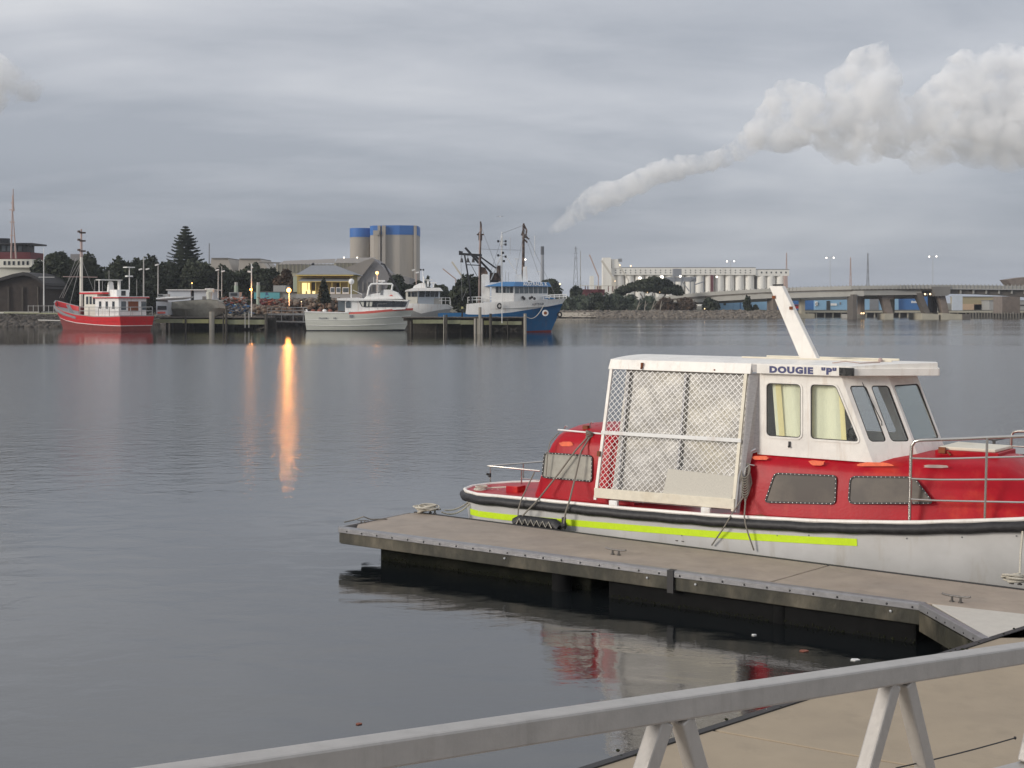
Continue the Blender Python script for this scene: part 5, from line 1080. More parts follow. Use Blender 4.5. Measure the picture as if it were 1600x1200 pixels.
def facet(p, q, y0, y1, mm, name, off=0.0, th=.05):
    """vertical panel between plan points given as (px, Y), rows y0 (top) and y1 measured at the panel's own distance"""
    a, b2 = P(p[0], 0, p[1]), P(q[0], 0, q[1]); d = (Vector((b2.x, b2.y))-Vector((a.x, a.y))).normalized(); nn = Vector((d.y, -d.x))*off
    A = [(a.x+nn.x, a.y+nn.y, P(0, y1, p[1]).z), (b2.x+nn.x, b2.y+nn.y, P(0, y1, q[1]).z), (b2.x+nn.x, b2.y+nn.y, P(0, y0, q[1]).z), (a.x+nn.x, a.y+nn.y, P(0, y0, p[1]).z)]
    n2 = Vector((d.y, -d.x))*-th; m = MB(); m.add(A+[(x+n2.x, y+n2.y, z) for x, y, z in A], [(0, 1, 2, 3), (7, 6, 5, 4), (0, 4, 5, 1), (1, 5, 6, 2), (2, 6, 7, 3), (3, 7, 4, 0)]); return m.build(name, mm, TB)
C0, C1, C2, C3 = (768, ywf), (803, ywf), (856, ywf+3.4), (856, ywf+5)
m = MB(); pl = [P(x, 0, y) for x, y in (C0, C1, C2, C3)]+[P(768, 0, ywf+6)]
m.prism([(p.x, p.y) for p in pl], P(0, 473, ywf).z, P(0, 447.3, ywf).z); m.build('wheelhouse', 'boat_white', TB)
for i in range(5):
    a = 774.5+i*5.6; facet((a, ywf), (a+4.6, ywf), 448, 457.5, 'dark_glass' if i % 2 == 0 else 'mid_glass', 'window', .05)
for i in range(7):
    f0, f1 = .03+i*.138, .03+i*.138+.115; g_ = lambda f: (803+53*f, ywf+3.4*f); facet(g_(f0), g_(f1), 448.2, 458.3, 'mid_glass', 'window', .06)
m = MB(); rp = [(757, ywf-.5), (802, ywf-.6), (862, ywf+3.2), (862, ywf+5.4), (757, ywf+6)]; rt = [(785, ywf+.4), (806, ywf+.2), (857, ywf+3.4), (857, ywf+5.2), (785, ywf+5)]
m.prism([(P(x, 0, y).x, y) for x, y in rp], P(0, 447.4, ywf).z, P(0, 440.2, ywf).z, [(P(x, 0, y).x, y) for x, y in rt]); m.build('wheelhouse_roof', 'roof_blue', TB)
m = text_mb('AUSTRALIS X', .70, .012, .02, 1.02); a2, b2 = P(815, 446.2, ywf+.75), P(855, 446.6, ywf+3.4); dx_ = Vector((b2.x-a2.x, b2.y-a2.y)).normalized(); wd = max(v_[0] for v_ in m.v); kk = (Vector((b2.x-a2.x, b2.y-a2.y)).length)/wd*.93
nn2 = Vector((dx_.y, -dx_.x)); m.map(lambda x, y, z: (a2.x+dx_.x*x*kk+nn2.x*(.45-y*.42+z), a2.y+dx_.y*x*kk+nn2.y*(.45-y*.42+z), a2.z+y)); m.build('name_lettering', 'boat_white', TB)
m = text_mb('AUSTRALIS', .36, .01, .015, 1.0); a3 = P(829, 477.2, YT+.75); b3 = P(850, 475.2, YT+2.0); dx3 = Vector((b3.x-a3.x, b3.y-a3.y)).normalized(); nn3 = Vector((dx3.y, -dx3.x))
m.map(lambda x, y, z: (a3.x+dx3.x*x+nn3.x*(.35+z), a3.y+dx3.y*x+nn3.y*(.35+z), a3.z+y+x*.06)); m.build('bow_lettering', 'roof_grey', TB)
pprism(0, 'funnel', [(752, 472), (752, 430), (755, 428), (763, 429), (765, 440), (765, 472)], YT+1.2, 2.0, 'boat_white', TB); pprism(0, 'funnel_cap', [(751, 429), (752, 417), (758, 418), (762, 426), (761, 429)], YT+1.3, 1.8, 'mast_brown', TB)
def trunkm(name, pts, r, mm, r2=None, Y=YT+2.5, n=7):
    m = MB(); m.tube([P(x, y, Y) for x, y in pts], r, n, r2=r2); return m.build(name, mm, TB, smooth=True)
trunkm('kingpost', [(750, 474), (750, 392), (751.5, 352), (750.8, 346)], .20, 'mast_brown', .10, YT+1.5); trunkm('kingpost', [(748.2, 474), (748.8, 400), (750, 360)], .10, 'lattice_pink', .06, YT+1.2)
m = MB(); m.bar(P(745, 366.5, YT+1.5), P(756, 366.5, YT+1.5), .25, .2); m.cube(P(750.5, 371, YT+1.5), (.5, .4, .8)); m.bar(P(747, 366, YT+1.5), P(751, 360, YT+1.5), .12); m.build('masthead_gear', 'mast_brown', TB)
trunkm('kingpost', [(817, 440), (817.8, 395), (818, 352), (818.5, 349)], .22, 'mast_brown', .12, YT+3.5); m = MB()
for (a, b_) in (((818, 350), (823, 360)), ((823, 360), (821, 372)), ((817, 366), (827, 374)), ((816, 371), (824, 379)), ((819, 355), (815, 368))): m.bar(P(*a, YT+3.5), P(*b_, YT+3.5), .22)
m.build('masthead_gear', 'mast_brown', TB)
pprism(0, 'mast_housing', [(816, 441), (817.5, 417), (823, 416), (825, 441)], YT+3, 1.2, 'boat_white', TB); pprism(0, 'mast_housing', [(804, 441), (805, 430), (815, 428), (816, 441)], YT+3.2, 1.0, 'boat_white', TB)
bulb(TB, P(820.8, 405.5, YT+3.2), .11, 'lamp_white')
trunkm('signal_mast', [(784, 441), (784, 388), (784.2, 362)], .16, 'boat_white', .05, YT+3, 8); trunkm('mast_leg', [(783, 400), (765, 442)], .08, 'boat_white', None, YT+3); trunkm('mast_leg', [(790, 399), (808, 428)], .06, 'boat_white', None, YT+3); trunkm('signal_mast_flag', [(784, 384), (784, 368)], .22, 'boat_white', .12, YT+2.9)
m = MB()
for x, y in ((778.5, 377), (790, 377), (790, 382), (778.5, 399), (790, 401), (786, 395), (787.5, 408)): m.cube(P(x, y, YT+3), (.28, .25, .3)); m.bar(P(x, y, YT+3), P(784, y, YT+3), .05)
m.build('signal_light', 'dark_steel', TB)
m = MB()
for x, y0, y1 in ((797, 370, 398), (835.5, 368, 400), (807.5, 404, 440), (844, 424, 441), (794.5, 425, 441), (790, 424, 441)): m.tube([P(x, y1, YT+3.4), P(x, y0, YT+3.4)], .035, 4)
m.bar(P(803, 404.5, YT+3.4), P(811, 404.5, YT+3.4), .08); m.bar(P(838, 425, YT+3.4), P(844, 424, YT+3.4), .08); m.build('aerial', 'pole_white', TB)
# net gantry and booms at the stern
m = MB(); m.bar(P(717, 396.6, YT+.6), P(753, 399, YT+.6), .26, .3); m.bar(P(717, 396.6, YT+5), P(753, 399, YT+5), .26, .3); m.bar(P(717, 393, YT+.6), P(723, 394.5, YT+.6), .25); m.build('gantry_beam', 'dark_steel', TB)
for a, b_, dy in (((726, 399), (733, 440), .6), ((733, 440), (737, 490), .6), ((726, 399), (733, 440), 5), ((733, 440), (737, 490), 5)): m = MB(); m.bar(P(*a, YT+dy), P(*b_, YT+dy), .20); m.build('gantry_leg', 'dark_steel', TB)
m = MB(); m.bar(P(728, 413.6, YT+.6), P(750, 414.6, YT+.6), .12); m.bar(P(733, 408, YT+.6), P(748, 436, YT+.6), .07); m.build('gantry_brace', 'dark_steel', TB)
for a, b_, w in (((727, 387), (748, 411), .30), ((742, 399), (768, 426), .28), ((749, 400), (775, 419), .2)): m = MB(); m.bar(P(*a, YT+2), P(*b_, YT+2), w); m.build('boom', 'dark_steel', TB)
for x in (721.5, 731, 739.5): m = MB(); q = P(x, 406.5, YT+.6); m.cyl(q.x, q.y, q.z-.3, q.z+.25, .22, .12, 8); m.bar((q.x, q.y, q.z+.2), (q.x, q.y, q.z+.7), .06); m.build('pulley_block', 'dark_steel', TB)
m = MB()
for a, b_ in (((750, 389), (818, 391)), ((784, 372), (765, 430)), ((818, 360), (842, 430)), ((818, 366), (806, 428)), ((751, 352), (784, 440)), ((720, 400), (722, 470)), ((784, 365), (818, 352)), ((722, 470), (730, 450)), ((818, 356), (870, 466))): m.tube([P(*a, YT+2.4), P(*b_, YT+2.4)], .022, 4)
m.build('rigging', 'roof_grey', TB)
m = MB(); pts = [P(780, 437, YT+3.5), P(771, 422, YT+3.5)]
m.bar(P(779, 440, YT+4), P(779, 415, YT+4), .55, .4); m.cube(P(772, 432, YT+4), (1.2, .8, 1.0)); m.build('deck_crane', 'mast_brown', TB); m = MB(); fbox(m, 766, 779, 437.5, 441, YT+2.5, 1.2); m.build('equipment', 'dark_steel', TB)
def rail_px(name, pts, Y, drop, parent, mm='boat_white', r=.05, n=2):
    m = MB(); 
    for k in range(n): m.tube([P(x, y+drop*k/n, Y) for x, y in pts], r, 5)
    for x, y in pts: m.bar(P(x, y, Y), P(x, y+drop, Y), r*1.7)
    return m.build(name, mm, parent)
rail_px('bow_rail', [(849, 462.5), (858, 461), (866, 460.6), (874, 460.3), (880, 460.3), (885, 460.3)], YT+2.2, 6.5, TB); rail_px('bow_rail', [(848, 463), (860, 461.6), (885, 461)], YT+4.6, 6, TB)
pprism(0, 'bow_cover', [(848, 463), (868, 465.5), (868, 467.5), (848, 467)], YT+2.6, .6, 'roof_blue', TB)
rail_px('side_rail', [(731, 464.5), (738, 464.2), (745, 464), (752, 464)], YT+.8, 9, TB, 'boat_white'); rail_px('side_rail', [(759, 463.4), (769, 463.6)], YT+.7, 8, TB)
m = MB()
for x, y in ((817, 464.5), (819, 466.5), (828, 466), (831, 464.5), (835, 466.5)): m.ball(P(x, y, YT+1.2), .2, 7)
m.build('deck_gear', 'dark_steel', TB)
def tyre(label, px, py, Y, r, parent=None):
    q = P(px, py, Y); m = MB(); m.tube([(q.x+r*math.cos(a)*.85, q.y, q.z+r*math.sin(a)) for a in [2*math.pi*i/16 for i in range(17)]], r*.34, 7)
    o = m.build('tyre_fender', 'black_rubber', parent, smooth=True, loc=None if parent else q)
    if not parent: o['label'] = label; o['category'] = 'fender'
tyre('tyre hanging on the white bulwark of the blue trawler', 780.5, 478, YT-.3, .3); tyre('tyre at the waterline side of the trawler stem, right of the bow', 874.5, 491.5, YT+2.4, .3)
q = P(852, 489, YT+.8); m = MB(); m.cyl(0, 0, 0, .25, .42, n=14); m.v = [(q.x+x, q.y-z, q.z+y) for x, y, z in m.v]; m.build('anchor_pocket', 'boat_white', TB); m = MB(); m.cyl(0, 0, 0, .05, .22, n=12); m.v = [(q.x+x, q.y-.26-z, q.z+y) for x, y, z in m.v]; m.build('anchor', 'rust', TB)
m = MB(); m.tube(sag(P(820, 493, 161.3), P(849, 478, YT+1.0), .9), .05, 5); o = m.build('mooring_rope', 'rope_pale', None, loc=P(820, 493, 161.3)); o['label'] = 'pale mooring rope from the blue trawler bow to the end pile'; o['category'] = 'rope'
m = MB(); m.tube([P(784.3, 505, 161.4), P(784.3, 430, 161.4)], .05, 5); o = m.build('channel_pole', 'pole_white', None, loc=P(784.3, 505, 161.4)); o['label'] = 'thin pale pole standing before the blue trawler side'; o['category'] = 'pole'
m = MB(); fbox(m, 720.5, 723.8, 479, 482.5, 164, .4); p_ = thing('figure_stand_in', 'dark block with yellow green top standing in for a person by the trawler stern', 'post', tuple(P(722, 492, 164))); m.build('top', 'wharf_beam_yellow', p_); m = MB(); fbox(m, 720.8, 723.5, 482.5, 495, 164, .35); m.build('post', 'dark_steel', p_)  # two boxes stand in for a person in a hi-vis vest
# bird
q = P(781.5, 338.6, 170); m = MB(); m.ball(q, .09, 6, 0, .7); m.add([tuple(q+Vector(v_)) for v_ in ((0, 0, .03), (-.25, .05, .10), (-.5, .1, .02), (-.22, .14, .05), (.25, .05, .10), (.5, .1, .02), (.22, .14, .05))], [(0, 1, 3), (1, 2, 3), (0, 6, 4), (4, 6, 5)])
o = m.build('bird', 'boat_white', None, loc=q); o['label'] = 'small pale bird flying above the blue trawler signal mast'; o['category'] = 'bird'

# ================================================================== near finger pontoon
ZD = 0.5
EA = -35.5; fe = Frame((-1.62, 21.34, 0), EA)      # local x along the finger from its far-left corner, y away from the camera
FP = thing('pontoon', 'brown finger pontoon with timber fascia in front of the red launch', 'pontoon', (fe.O.x, fe.O.y, 0), rotz=fe.a, local=True)
def toloc(fr_, q): d = Vector((q.x, q.y))-Vector((fr_.O.x, fr_.O.y)); return d.dot(fr_.e), d.dot(fr_.n)
nA = toloc(fe, G(530, 823.5, ZD)); nC = toloc(fe, G(1445, 943.5, ZD)); fD = toloc(fe, G(1600, 921.5, ZD)); nX = (nC[0]+5.5, nC[1]+(nC[1]-nA[1])/(nC[0]-nA[0])*5.5)
near = lambda x: nA[1]+(nC[1]-nA[1])*(x-nA[0])/(nC[0]-nA[0])
farr = lambda x: fD[1]*(x/fD[0])
j1a, j1b = toloc(fe, G(1211, 906, ZD)), toloc(fe, G(1300, 881, ZD))
xe = nX[0]
def panel(name, p, z0, z1, mm, parent, bevel=.012):
    m = MB(); m.prism(p, z0, z1); return m.build(name, mm, parent, bevel=bevel)
ins = .07
panel('deck_panel', [(nA[0]+ins+.22, near(nA[0])+ins), (j1a[0]-.012, near(j1a[0])+ins), (j1b[0]-.012, farr(j1b[0])-.03), (.05, -.03), (-.02, -.25), (nA[0]+ins, near(nA[0])+.35)], ZD-.10, ZD, 'deck_tan', FP)
xk = 9.35
panel('deck_panel', [(j1a[0]+.012, near(j1a[0])+ins), (nC[0], near(nC[0])+ins), (xe, near(xe)+ins), (xe, farr(xe)-.03), (j1b[0]+.012, farr(j1b[0])-.03)], ZD-.10, ZD, 'deck_tan', FP)
# aluminium edge strip with bolts, timber fascia in two lengths
xs_ = toloc(fe, G(1058, 889, ZD))[0]
for a, b_ in ((nA[0]+.02, xs_-.02), (xs_+.02, nC[0]-.01)):
    m = MB(); m.add([(x, near(x)+dy, z) for x in (a, b_) for dy, z in ((-.045, ZD-.075), (-.045, ZD-.012), (-.03, ZD+.008), (ins-.006, ZD+.008), (ins-.006, ZD-.075))], [(0, 5, 6, 1), (1, 6, 7, 2), (2, 7, 8, 3), (3, 8, 9, 4), (4, 9, 5, 0), (0, 1, 2, 3, 4), (9, 8, 7, 6, 5)]); m.build('edge_strip', 'grey_edge', FP, bevel=.006)
    m = MB(); m.add([(x, near(x)+dy, z) for x in (a+.02, b_-.005) for dy, z in ((-.02, ZD-.25), (-.02, ZD-.077), (.06, ZD-.077), (.06, ZD-.25))], [(0, 4, 5, 1), (1, 5, 6, 2), (2, 6, 7, 3), (3, 7, 4, 0), (0, 1, 2, 3), (7, 6, 5, 4)]); m.build('fascia_board', 'wet_timber', FP, bevel=.01)
m = MB(); x = nA[0]+.2
while x < nC[0]-.1:
    m.ball((x, near(x)-.048, ZD-.045), .014, 6); x += .30
m.build('bolt', 'gasket', FP, kind='stuff')
m = MB(); x = .6
for x in (xs_-.35, xs_+.35, 3.1, 8.6): m = MB(); m.ball((x, near(x)-.03, ZD-.13), .018, 8); m.build('bolt_head', 'rivet', FP)
m = MB(); m.box(xs_-.045, xs_+.045, near(xs_)-.06, near(xs_)+.05, ZD-.28, ZD+.012); m.build('hinge_joint', 'gasket', FP)
# end and far edge trims
m = MB(); m.bar((nA[0]+.0, near(nA[0])+.01, ZD-.04), (-.02, -.12, ZD-.04), .05, .09); m.build('end_trim', 'grey_edge', FP); m = MB(); m.bar((nA[0]-.0, near(nA[0])+.03, ZD-.165), (0, -.1, ZD-.165), .05, .165); m.build('end_fascia', 'wet_timber', FP)
m = MB(); m.bar((0, .0, ZD-.035), (xe, farr(xe), ZD-.035), .05, .085); m.build('far_trim', 'gasket', FP)
# floats under the deck
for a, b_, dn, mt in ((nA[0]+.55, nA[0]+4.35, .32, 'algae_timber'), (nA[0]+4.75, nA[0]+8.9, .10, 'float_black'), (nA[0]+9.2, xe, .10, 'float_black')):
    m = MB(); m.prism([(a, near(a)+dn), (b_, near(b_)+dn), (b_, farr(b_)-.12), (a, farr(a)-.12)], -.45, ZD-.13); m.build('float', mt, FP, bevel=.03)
    m = MB(); rr = random.Random(3)
    k = int((b_-a)*60)
    for i in range(k):
        x = a+(b_-a)*i/k; s_ = rr.uniform(.004, .014); m.ball((x+rr.uniform(-.03,.03), near(x)+dn-.005, rr.uniform(-.01, .05)), s_, 5)
    m.build('weed_line', 'weed', FP, kind='stuff')
for px in (868, 1208):
    x = fe.at(px, 900, near(4))[0]; m = MB(); m.cyl(x, near(x)+.16, -.8, ZD-.16, .10 if px > 1000 else .14, n=14); m.build('guide_pile', 'float_black', FP, smooth=True)
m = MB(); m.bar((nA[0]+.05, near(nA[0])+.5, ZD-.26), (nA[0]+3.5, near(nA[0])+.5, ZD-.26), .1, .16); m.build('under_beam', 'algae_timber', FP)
# cleats
def cleat(x, y, ang, parent, s=1.0):
    c, d = math.cos(ang), math.sin(ang); m = MB(); R_ = lambda u_, z: (x+u_*c*s, y+u_*d*s, ZD+z*s)
    m.tube([R_(-.17, .085), R_(-.13, .075), R_(-.06, .07), R_(.06, .07), R_(.13, .075), R_(.17, .085)], .013*s, 8); m.tube([R_(-.05, 0), R_(-.05, .07)], .015*s, 8); m.tube([R_(.05, 0), R_(.05, .07)], .015*s, 8)
    for u_ in (-.05, .05): m.cyl(*R_(u_, 0)[:2], ZD, ZD+.012, .03*s, n=10)
    return m.build('cleat', 'cast_iron', parent, smooth=True)
CL = []
for px, py, on in ((567, 817, 'n'), (676, 802, 'f'), (962, 867, 'n'), (1063, 845.5, 'f'), (1494, 941, 'n'), (1587, 913, 'f'), (1058, 845, 'x')):
    if on == 'x': continue
    q = toloc(fe, G(px, py, ZD)); cleat(q[0], q[1], 0.0 if px > 600 else .5, FP, .98 if px > 600 else .55); CL.append(q)
# ================================================================== main pontoon
pe0, pe1 = G(912, 1200, ZD), G(1600, 980, ZD); pd = (pe1-pe0).normalized(); pn = Vector((pd.y, -pd.x, 0))     # pn points to the camera side/right
MP = thing('pontoon', 'wide tan main pontoon at the lower right beneath the gangway', 'pontoon', tuple(G(1450, 1150, 0)))
sm = (G(1419, 1195, ZD)-G(1100, 1138, ZD)).normalized()
sA = G(1100, 1138, ZD); sA = pe0+pd*((sA-pe0).dot(pd))
def ppoly(t0, t1, w0=0.0, w1=5.5):
    a, b_ = pe0+pd*t0, pe0+pd*t1; k = 1/max(sm.dot(pn), .3); return [tuple((a+sm*w0*k).xy), tuple((b_+sm*w0*k).xy), tuple((b_+sm*w1*k).xy), tuple((a+sm*w1*k).xy)]
ts = (sA-pe0).dot(pd); seams = [ts-9.2, ts-4.6, ts, ts+4.6, ts+9.2, ts+13.8]
for a, b_ in zip(seams, seams[1:]): panel('deck_panel', ppoly(a+.014, b_-.014, .06, 6.0), ZD-.12, ZD, 'pier_tan', MP, .008)
m = MB(); a, b_ = pe0+pd*seams[0], pe0+pd*seams[-1]; m.bar(a+pn*.03+Vector((0, 0, -.03)), b_+pn*.03+Vector((0, 0, -.03)), .07, .085); m.build('edge_strip', 'gasket', MP)
m = MB(); m.bar(a-pn*.02+Vector((0, 0, -.2)), b_-pn*.02+Vector((0, 0, -.2)), .06, .26); m.build('fascia_board', 'wet_timber', MP)
m = MB(); rr = random.Random(8)
for i in range(170):
    t_ = rr.uniform(seams[0], seams[-1]); q = pe0+pd*t_+pn*rr.uniform(-.08, .10); m.ball(q+Vector((0, 0, .0+rr.uniform(-.02, .02))), rr.uniform(.006, .02), 5, 0, .6)
m.build('edge_debris', 'weed', MP, kind='stuff')
m = MB(); m.prism(ppoly(seams[0], seams[-1], .25, 5.8), -.45, ZD-.14); m.build('float', 'float_black', MP)
# white gusset between the two
gp_ = [G(1456, 944.5, ZD), G(1546, 997.5, ZD), G(1600, 980, ZD)+pd*1.6, G(1600, 959.5, ZD)+Vector((2.2, -1.2, 0))*.8]
GS = thing('gusset_plate', 'pale triangular gusset panel joining finger and main pontoon', 'pontoon panel', tuple(gp_[0]))
m = MB(); m.prism([tuple(q.xy) for q in gp_], ZD-.09, ZD+.006); m.build('panel', 'gusset_white', GS, bevel=.006)
a, b_ = G(1441, 944, ZD), G(1541, 999, ZD)
m = MB(); m.bar(a+Vector((0, 0, -.03)), b_+Vector((0, 0, -.03)), .09, .09); m.build('edge_strip', 'grey_edge', GS, bevel=.008); m = MB(); m.bar(a+Vector((-.01, -.01, -.2)), b_+Vector((-.01, -.01, -.2)), .06, .22); m.build('fascia_board', 'wet_timber', GS)
m = MB()
for i in range(1, 7): q = a.lerp(b_, i/7); m.ball(q+Vector((-.04, -.03, -.04)), .013, 6)
m.build('bolt', 'gasket', GS, kind='stuff')
# floating scraps
for px, py, mm, lb in ((1256, 1017, 'orange_gear', 'orange leaf like scrap floating in the dark water'), (1336, 1031, 'boat_white', 'small white scrap floating near the main pontoon'), (1178, 992, 'boat_white', 'tiny white speck floating under the finger pontoon shade'), (561, 1131, 'orange_gear', 'tiny red brown leaf floating above the railing')):
    q = G(px, py, .004); m = MB(); k = .055 if px > 1200 else .03
    m.prism([(q.x-k, q.y-.3*k), (q.x-.2*k, q.y-.8*k), (q.x+k, q.y-.2*k), (q.x+.7*k, q.y+.6*k), (q.x-.5*k, q.y+.7*k)], .002, .01); o = m.build('floating_scrap', mm, None, loc=q); o['label'] = lb; o['category'] = 'litter'

# ================================================================== far finger pontoon behind the bow
F2 = thing('pontoon', 'grey pontoon finger lying beyond the bow of the red launch', 'pontoon', tuple(G(1560, 705, 0)))
c0, c1 = G(1507, 707, ZD), G(1520, 697, ZD); L2 = Vector((1.0, -.12, 0)).normalized()
m = MB(); m.prism([tuple(q.xy) for q in (c0, c0+L2*12, c1+L2*13+Vector((0, 1, 0)), c1)], ZD-.1, ZD); m.build('deck_panel', 'shed_grey', F2, bevel=.02)
m = MB(); m.bar(c0+Vector((0, -.03, -.16)), c0+L2*12+Vector((0, -.03, -.16)), .06, .28); m.build('fascia_board', 'wet_timber', F2)
m = MB(); m.prism([tuple(q.xy) for q in (c0+Vector((.5, .1, 0)), c0+L2*12, c1+L2*12, c1+Vector((.5, -.1, 0)))], -.4, ZD-.12); m.build('float', 'algae_timber', F2)
m = MB(); q = G(1553, 694, ZD); m.tube([q+Vector((-.25, 0, .14)), q+Vector((0, 0, .1)), q+Vector((.25, 0, .14))], .025, 6); m.bar(q, q+Vector((0, 0, .1)), .06); m.build('cleat', 'cast_iron', F2)
m = MB(); q = G(1527, 712, ZD); m.ball(q+Vector((0, .1, .03)), .12, 8, 0, .4); m.build('cleat', 'cast_iron', F2)

# ================================================================== the red launch
fb = Frame((fe.O.x+1.5*fe.n.x, fe.O.y+1.5*fe.n.y, 0), EA)
B = thing('launch', 'red and white cabin launch with mesh enclosure, moored at the finger', 'boat', (fb.O.x, fb.O.y, 0), rotz=fb.a, local=True)
xs0 = [.30, .38, .6, 1.0, 1.6, 2.5, 4, 5.5, 7, 8.2, 9.4, 10.5, 11.4, 12.0]
hb = [.35, .62, .86, 1.08, 1.20, 1.25, 1.28, 1.29, 1.27, 1.20, 1.02, .72, .36, .03]
zs = [.80, .80, .81, .82, .85, .87, .89, .93, 1.00, 1.09, 1.22, 1.36, 1.48, 1.56]
hbf = lambda x: float(np.interp(x, xs0, hb)); zsf = lambda x: float(np.interp(x, xs0, zs))
def hy(x, z):    # half breadth of the hull at height z
    b_, s_ = hbf(x), zsf(x); t_ = max(0.0, min(1.0, (s_-.12-z)/(s_-.12+.35)))
    bow = max(0.0, (x-6.5)/5.5); return b_*(1-(.05+.10*bow)*t_-(.17+.55*bow)*t_**2.4)
XX = sorted(set([.30, .33, .38, .46, .6, .78, 1.0]+list(np.linspace(1.2, 11.6, 36))+[11.8, 12.0]))
rows = []
for x in XX:
    s_ = zsf(x); xo = lambda z: (x+.15*max(0, 1-(x-.3)/1.0)*(s_-z)) if x < 1.3 else x-max(0, x-10)*.55*(s_-z)
    zl_ = [s_, s_-.06, s_-.12, s_-.22, s_-.35, s_-.5, s_-.7, .1, -.05, -.35]
    zl_ = [max(z, -.35) for z in zl_]; rows.append([(xo(z), hy(x, z), z) for z in zl_])
fcut = lambda x: .52*max(0.0, 1-(x-.3)/2.6)**1.2
m = MB(); S_ = [[(x, -b_, z, x, b_-fcut(x), z) for x, b_, z in r] for r in rows]; hull_mesh(m, S_, lambda i, j: 0); m.build('hull', ['hull_grey', 'boat_antifoul'], B, smooth=True)
m = MB(); deck_of(m, S_, -.012); m.build('deck', 'red_paint', B)
path = [(x, -hbf(x), zsf(x)) for x in XX]; stern_arc = [(.28, y, .80) for y in (-.3, )]
full = [(x, hbf(x)-fcut(x), z) for x, _, z in path][::-1]+stern_arc+path
m = MB(); m.tube([(x-(.03 if x < .4 else 0), y*1.0+(-.035 if y < 0 else .035)*(1 if x > .45 else 0), z-.075+.012*math.sin(x*9)*.5) for x, y, z in full], .072, 10); m.build('rubbing_fender', 'black_rubber', B, smooth=True)
m = MB(); m.tube([(x, y*1.0+(-.012 if y < 0 else .012), z+.012) for x, y, z in full], .028, 8); m.build('white_rubbing_line', 'white_paint', B, smooth=True)
# lime reflective stripe
def hullp(x, z, off): return (x, -hy(x, z)-off, z)
m = MB(); vs = []; sx0 = fb.at(731, 800, -.98)[0]; sx1 = fb.at(1338, 848, -1.26)[0]
zc0 = fb.at(731, 800, -.98)[1]; zc1 = fb.at(1338, 848, -1.26)[1]; n = 40
zmid = fb.at(1000, 825.5, -1.25); 
for i in range(n+1):
    x = sx0+(sx1-sx0)*i/n; zc = float(np.interp(x, [sx0, fb.at(885, 816, -1.24)[0], zmid[0], fb.at(1150, 837, -1.26)[0], sx1], [zc0, fb.at(885, 816, -1.24)[1], zmid[1], fb.at(1150, 837, -1.26)[1], zc1]))
    for dz in (-.05, .05): vs.append(hullp(x, zc+dz, .006))
m.add(vs, [(i*2, i*2+2, i*2+3, i*2+1) for i in range(n)]); m.build('lime_stripe', 'lime_tape', B)
# rounded red cabins
def cabin(name, st, mm, cap0=True, cap1=True):
    """st: list of (x, half bottom, half top, zdeck, ztop, crown, lean); ring of points from near deck over the top to far deck"""
    m = MB(); rings = []
    for x, wb, wt, z0, z1, cr, lean in st:
        r = .16; hgt = z1-z0; prof = [(wb, 0), (wb+(wt-wb)*.5, hgt*.5), (wt+.02, hgt*.8), (wt-.03, hgt*.91), (wt-.12, hgt*.98), (wt-.26, hgt+.01+cr*.3), (wt*.4, hgt+cr*.85), (0, hgt+cr)]
        prof = prof+[(-a, b_) for a, b_ in prof[-2::-1]]; rings.append([(x+lean*zz_, -w, z0+zz_) for w, zz_ in prof])
    k = len(rings[0]); vs = [p for r in rings for p in r]
    fs = [(i*k+j, i*k+j+1, (i+1)*k+j+1, (i+1)*k+j) for i in range(len(rings)-1) for j in range(k-1)]
    if cap0: fs.append(tuple(range(k))[::-1])
    if cap1: o = (len(rings)-1)*k; fs.append(tuple(range(o, o+k)))
    m.add(vs, fs); return m.build(name, mm, B, smooth=True)
cabin('aft_cabin', [(1.93, .80, .66, .82, 1.68, .03, .30), (2.02, .92, .78, .82, 1.80, .05, .26), (2.2, .96, .85, .82, 1.88, .07, .16), (2.45, .97, .87, .83, 1.92, .09, .05), (3.0, .98, .88, .84, 1.95, .10, 0), (3.9, .98, .88, .86, 1.95, .10, 0)], 'red_paint')
cabin('fore_cabin', [(5.66, 1.00, .87, .90, 1.84, .05, .03), (6.5, 1.02, .88, .93, 1.82, .06, 0), (7.4, 1.02, .88, .99, 1.81, .08, 0), (8.2, .97, .82, 1.06, 1.84, .10, 0), (8.9, .90, .72, 1.12, 1.88, .10, -.02), (9.35, .84, .62, 1.18, 1.86, .08, -.12), (9.75, .76, .52, 1.22, 1.66, .05, -.3), (10.2, .62, .42, 1.28, 1.40, .03, -.4)], 'red_paint')
m = MB()
for px, py, w, h_, yy in ((1227, 722, 22, 7, -.93), (1300, 724, 60, 8, -.92), (880, 695, 24, 7, -.905), (1208, 790, 40, 4, -1.012)):
    pass
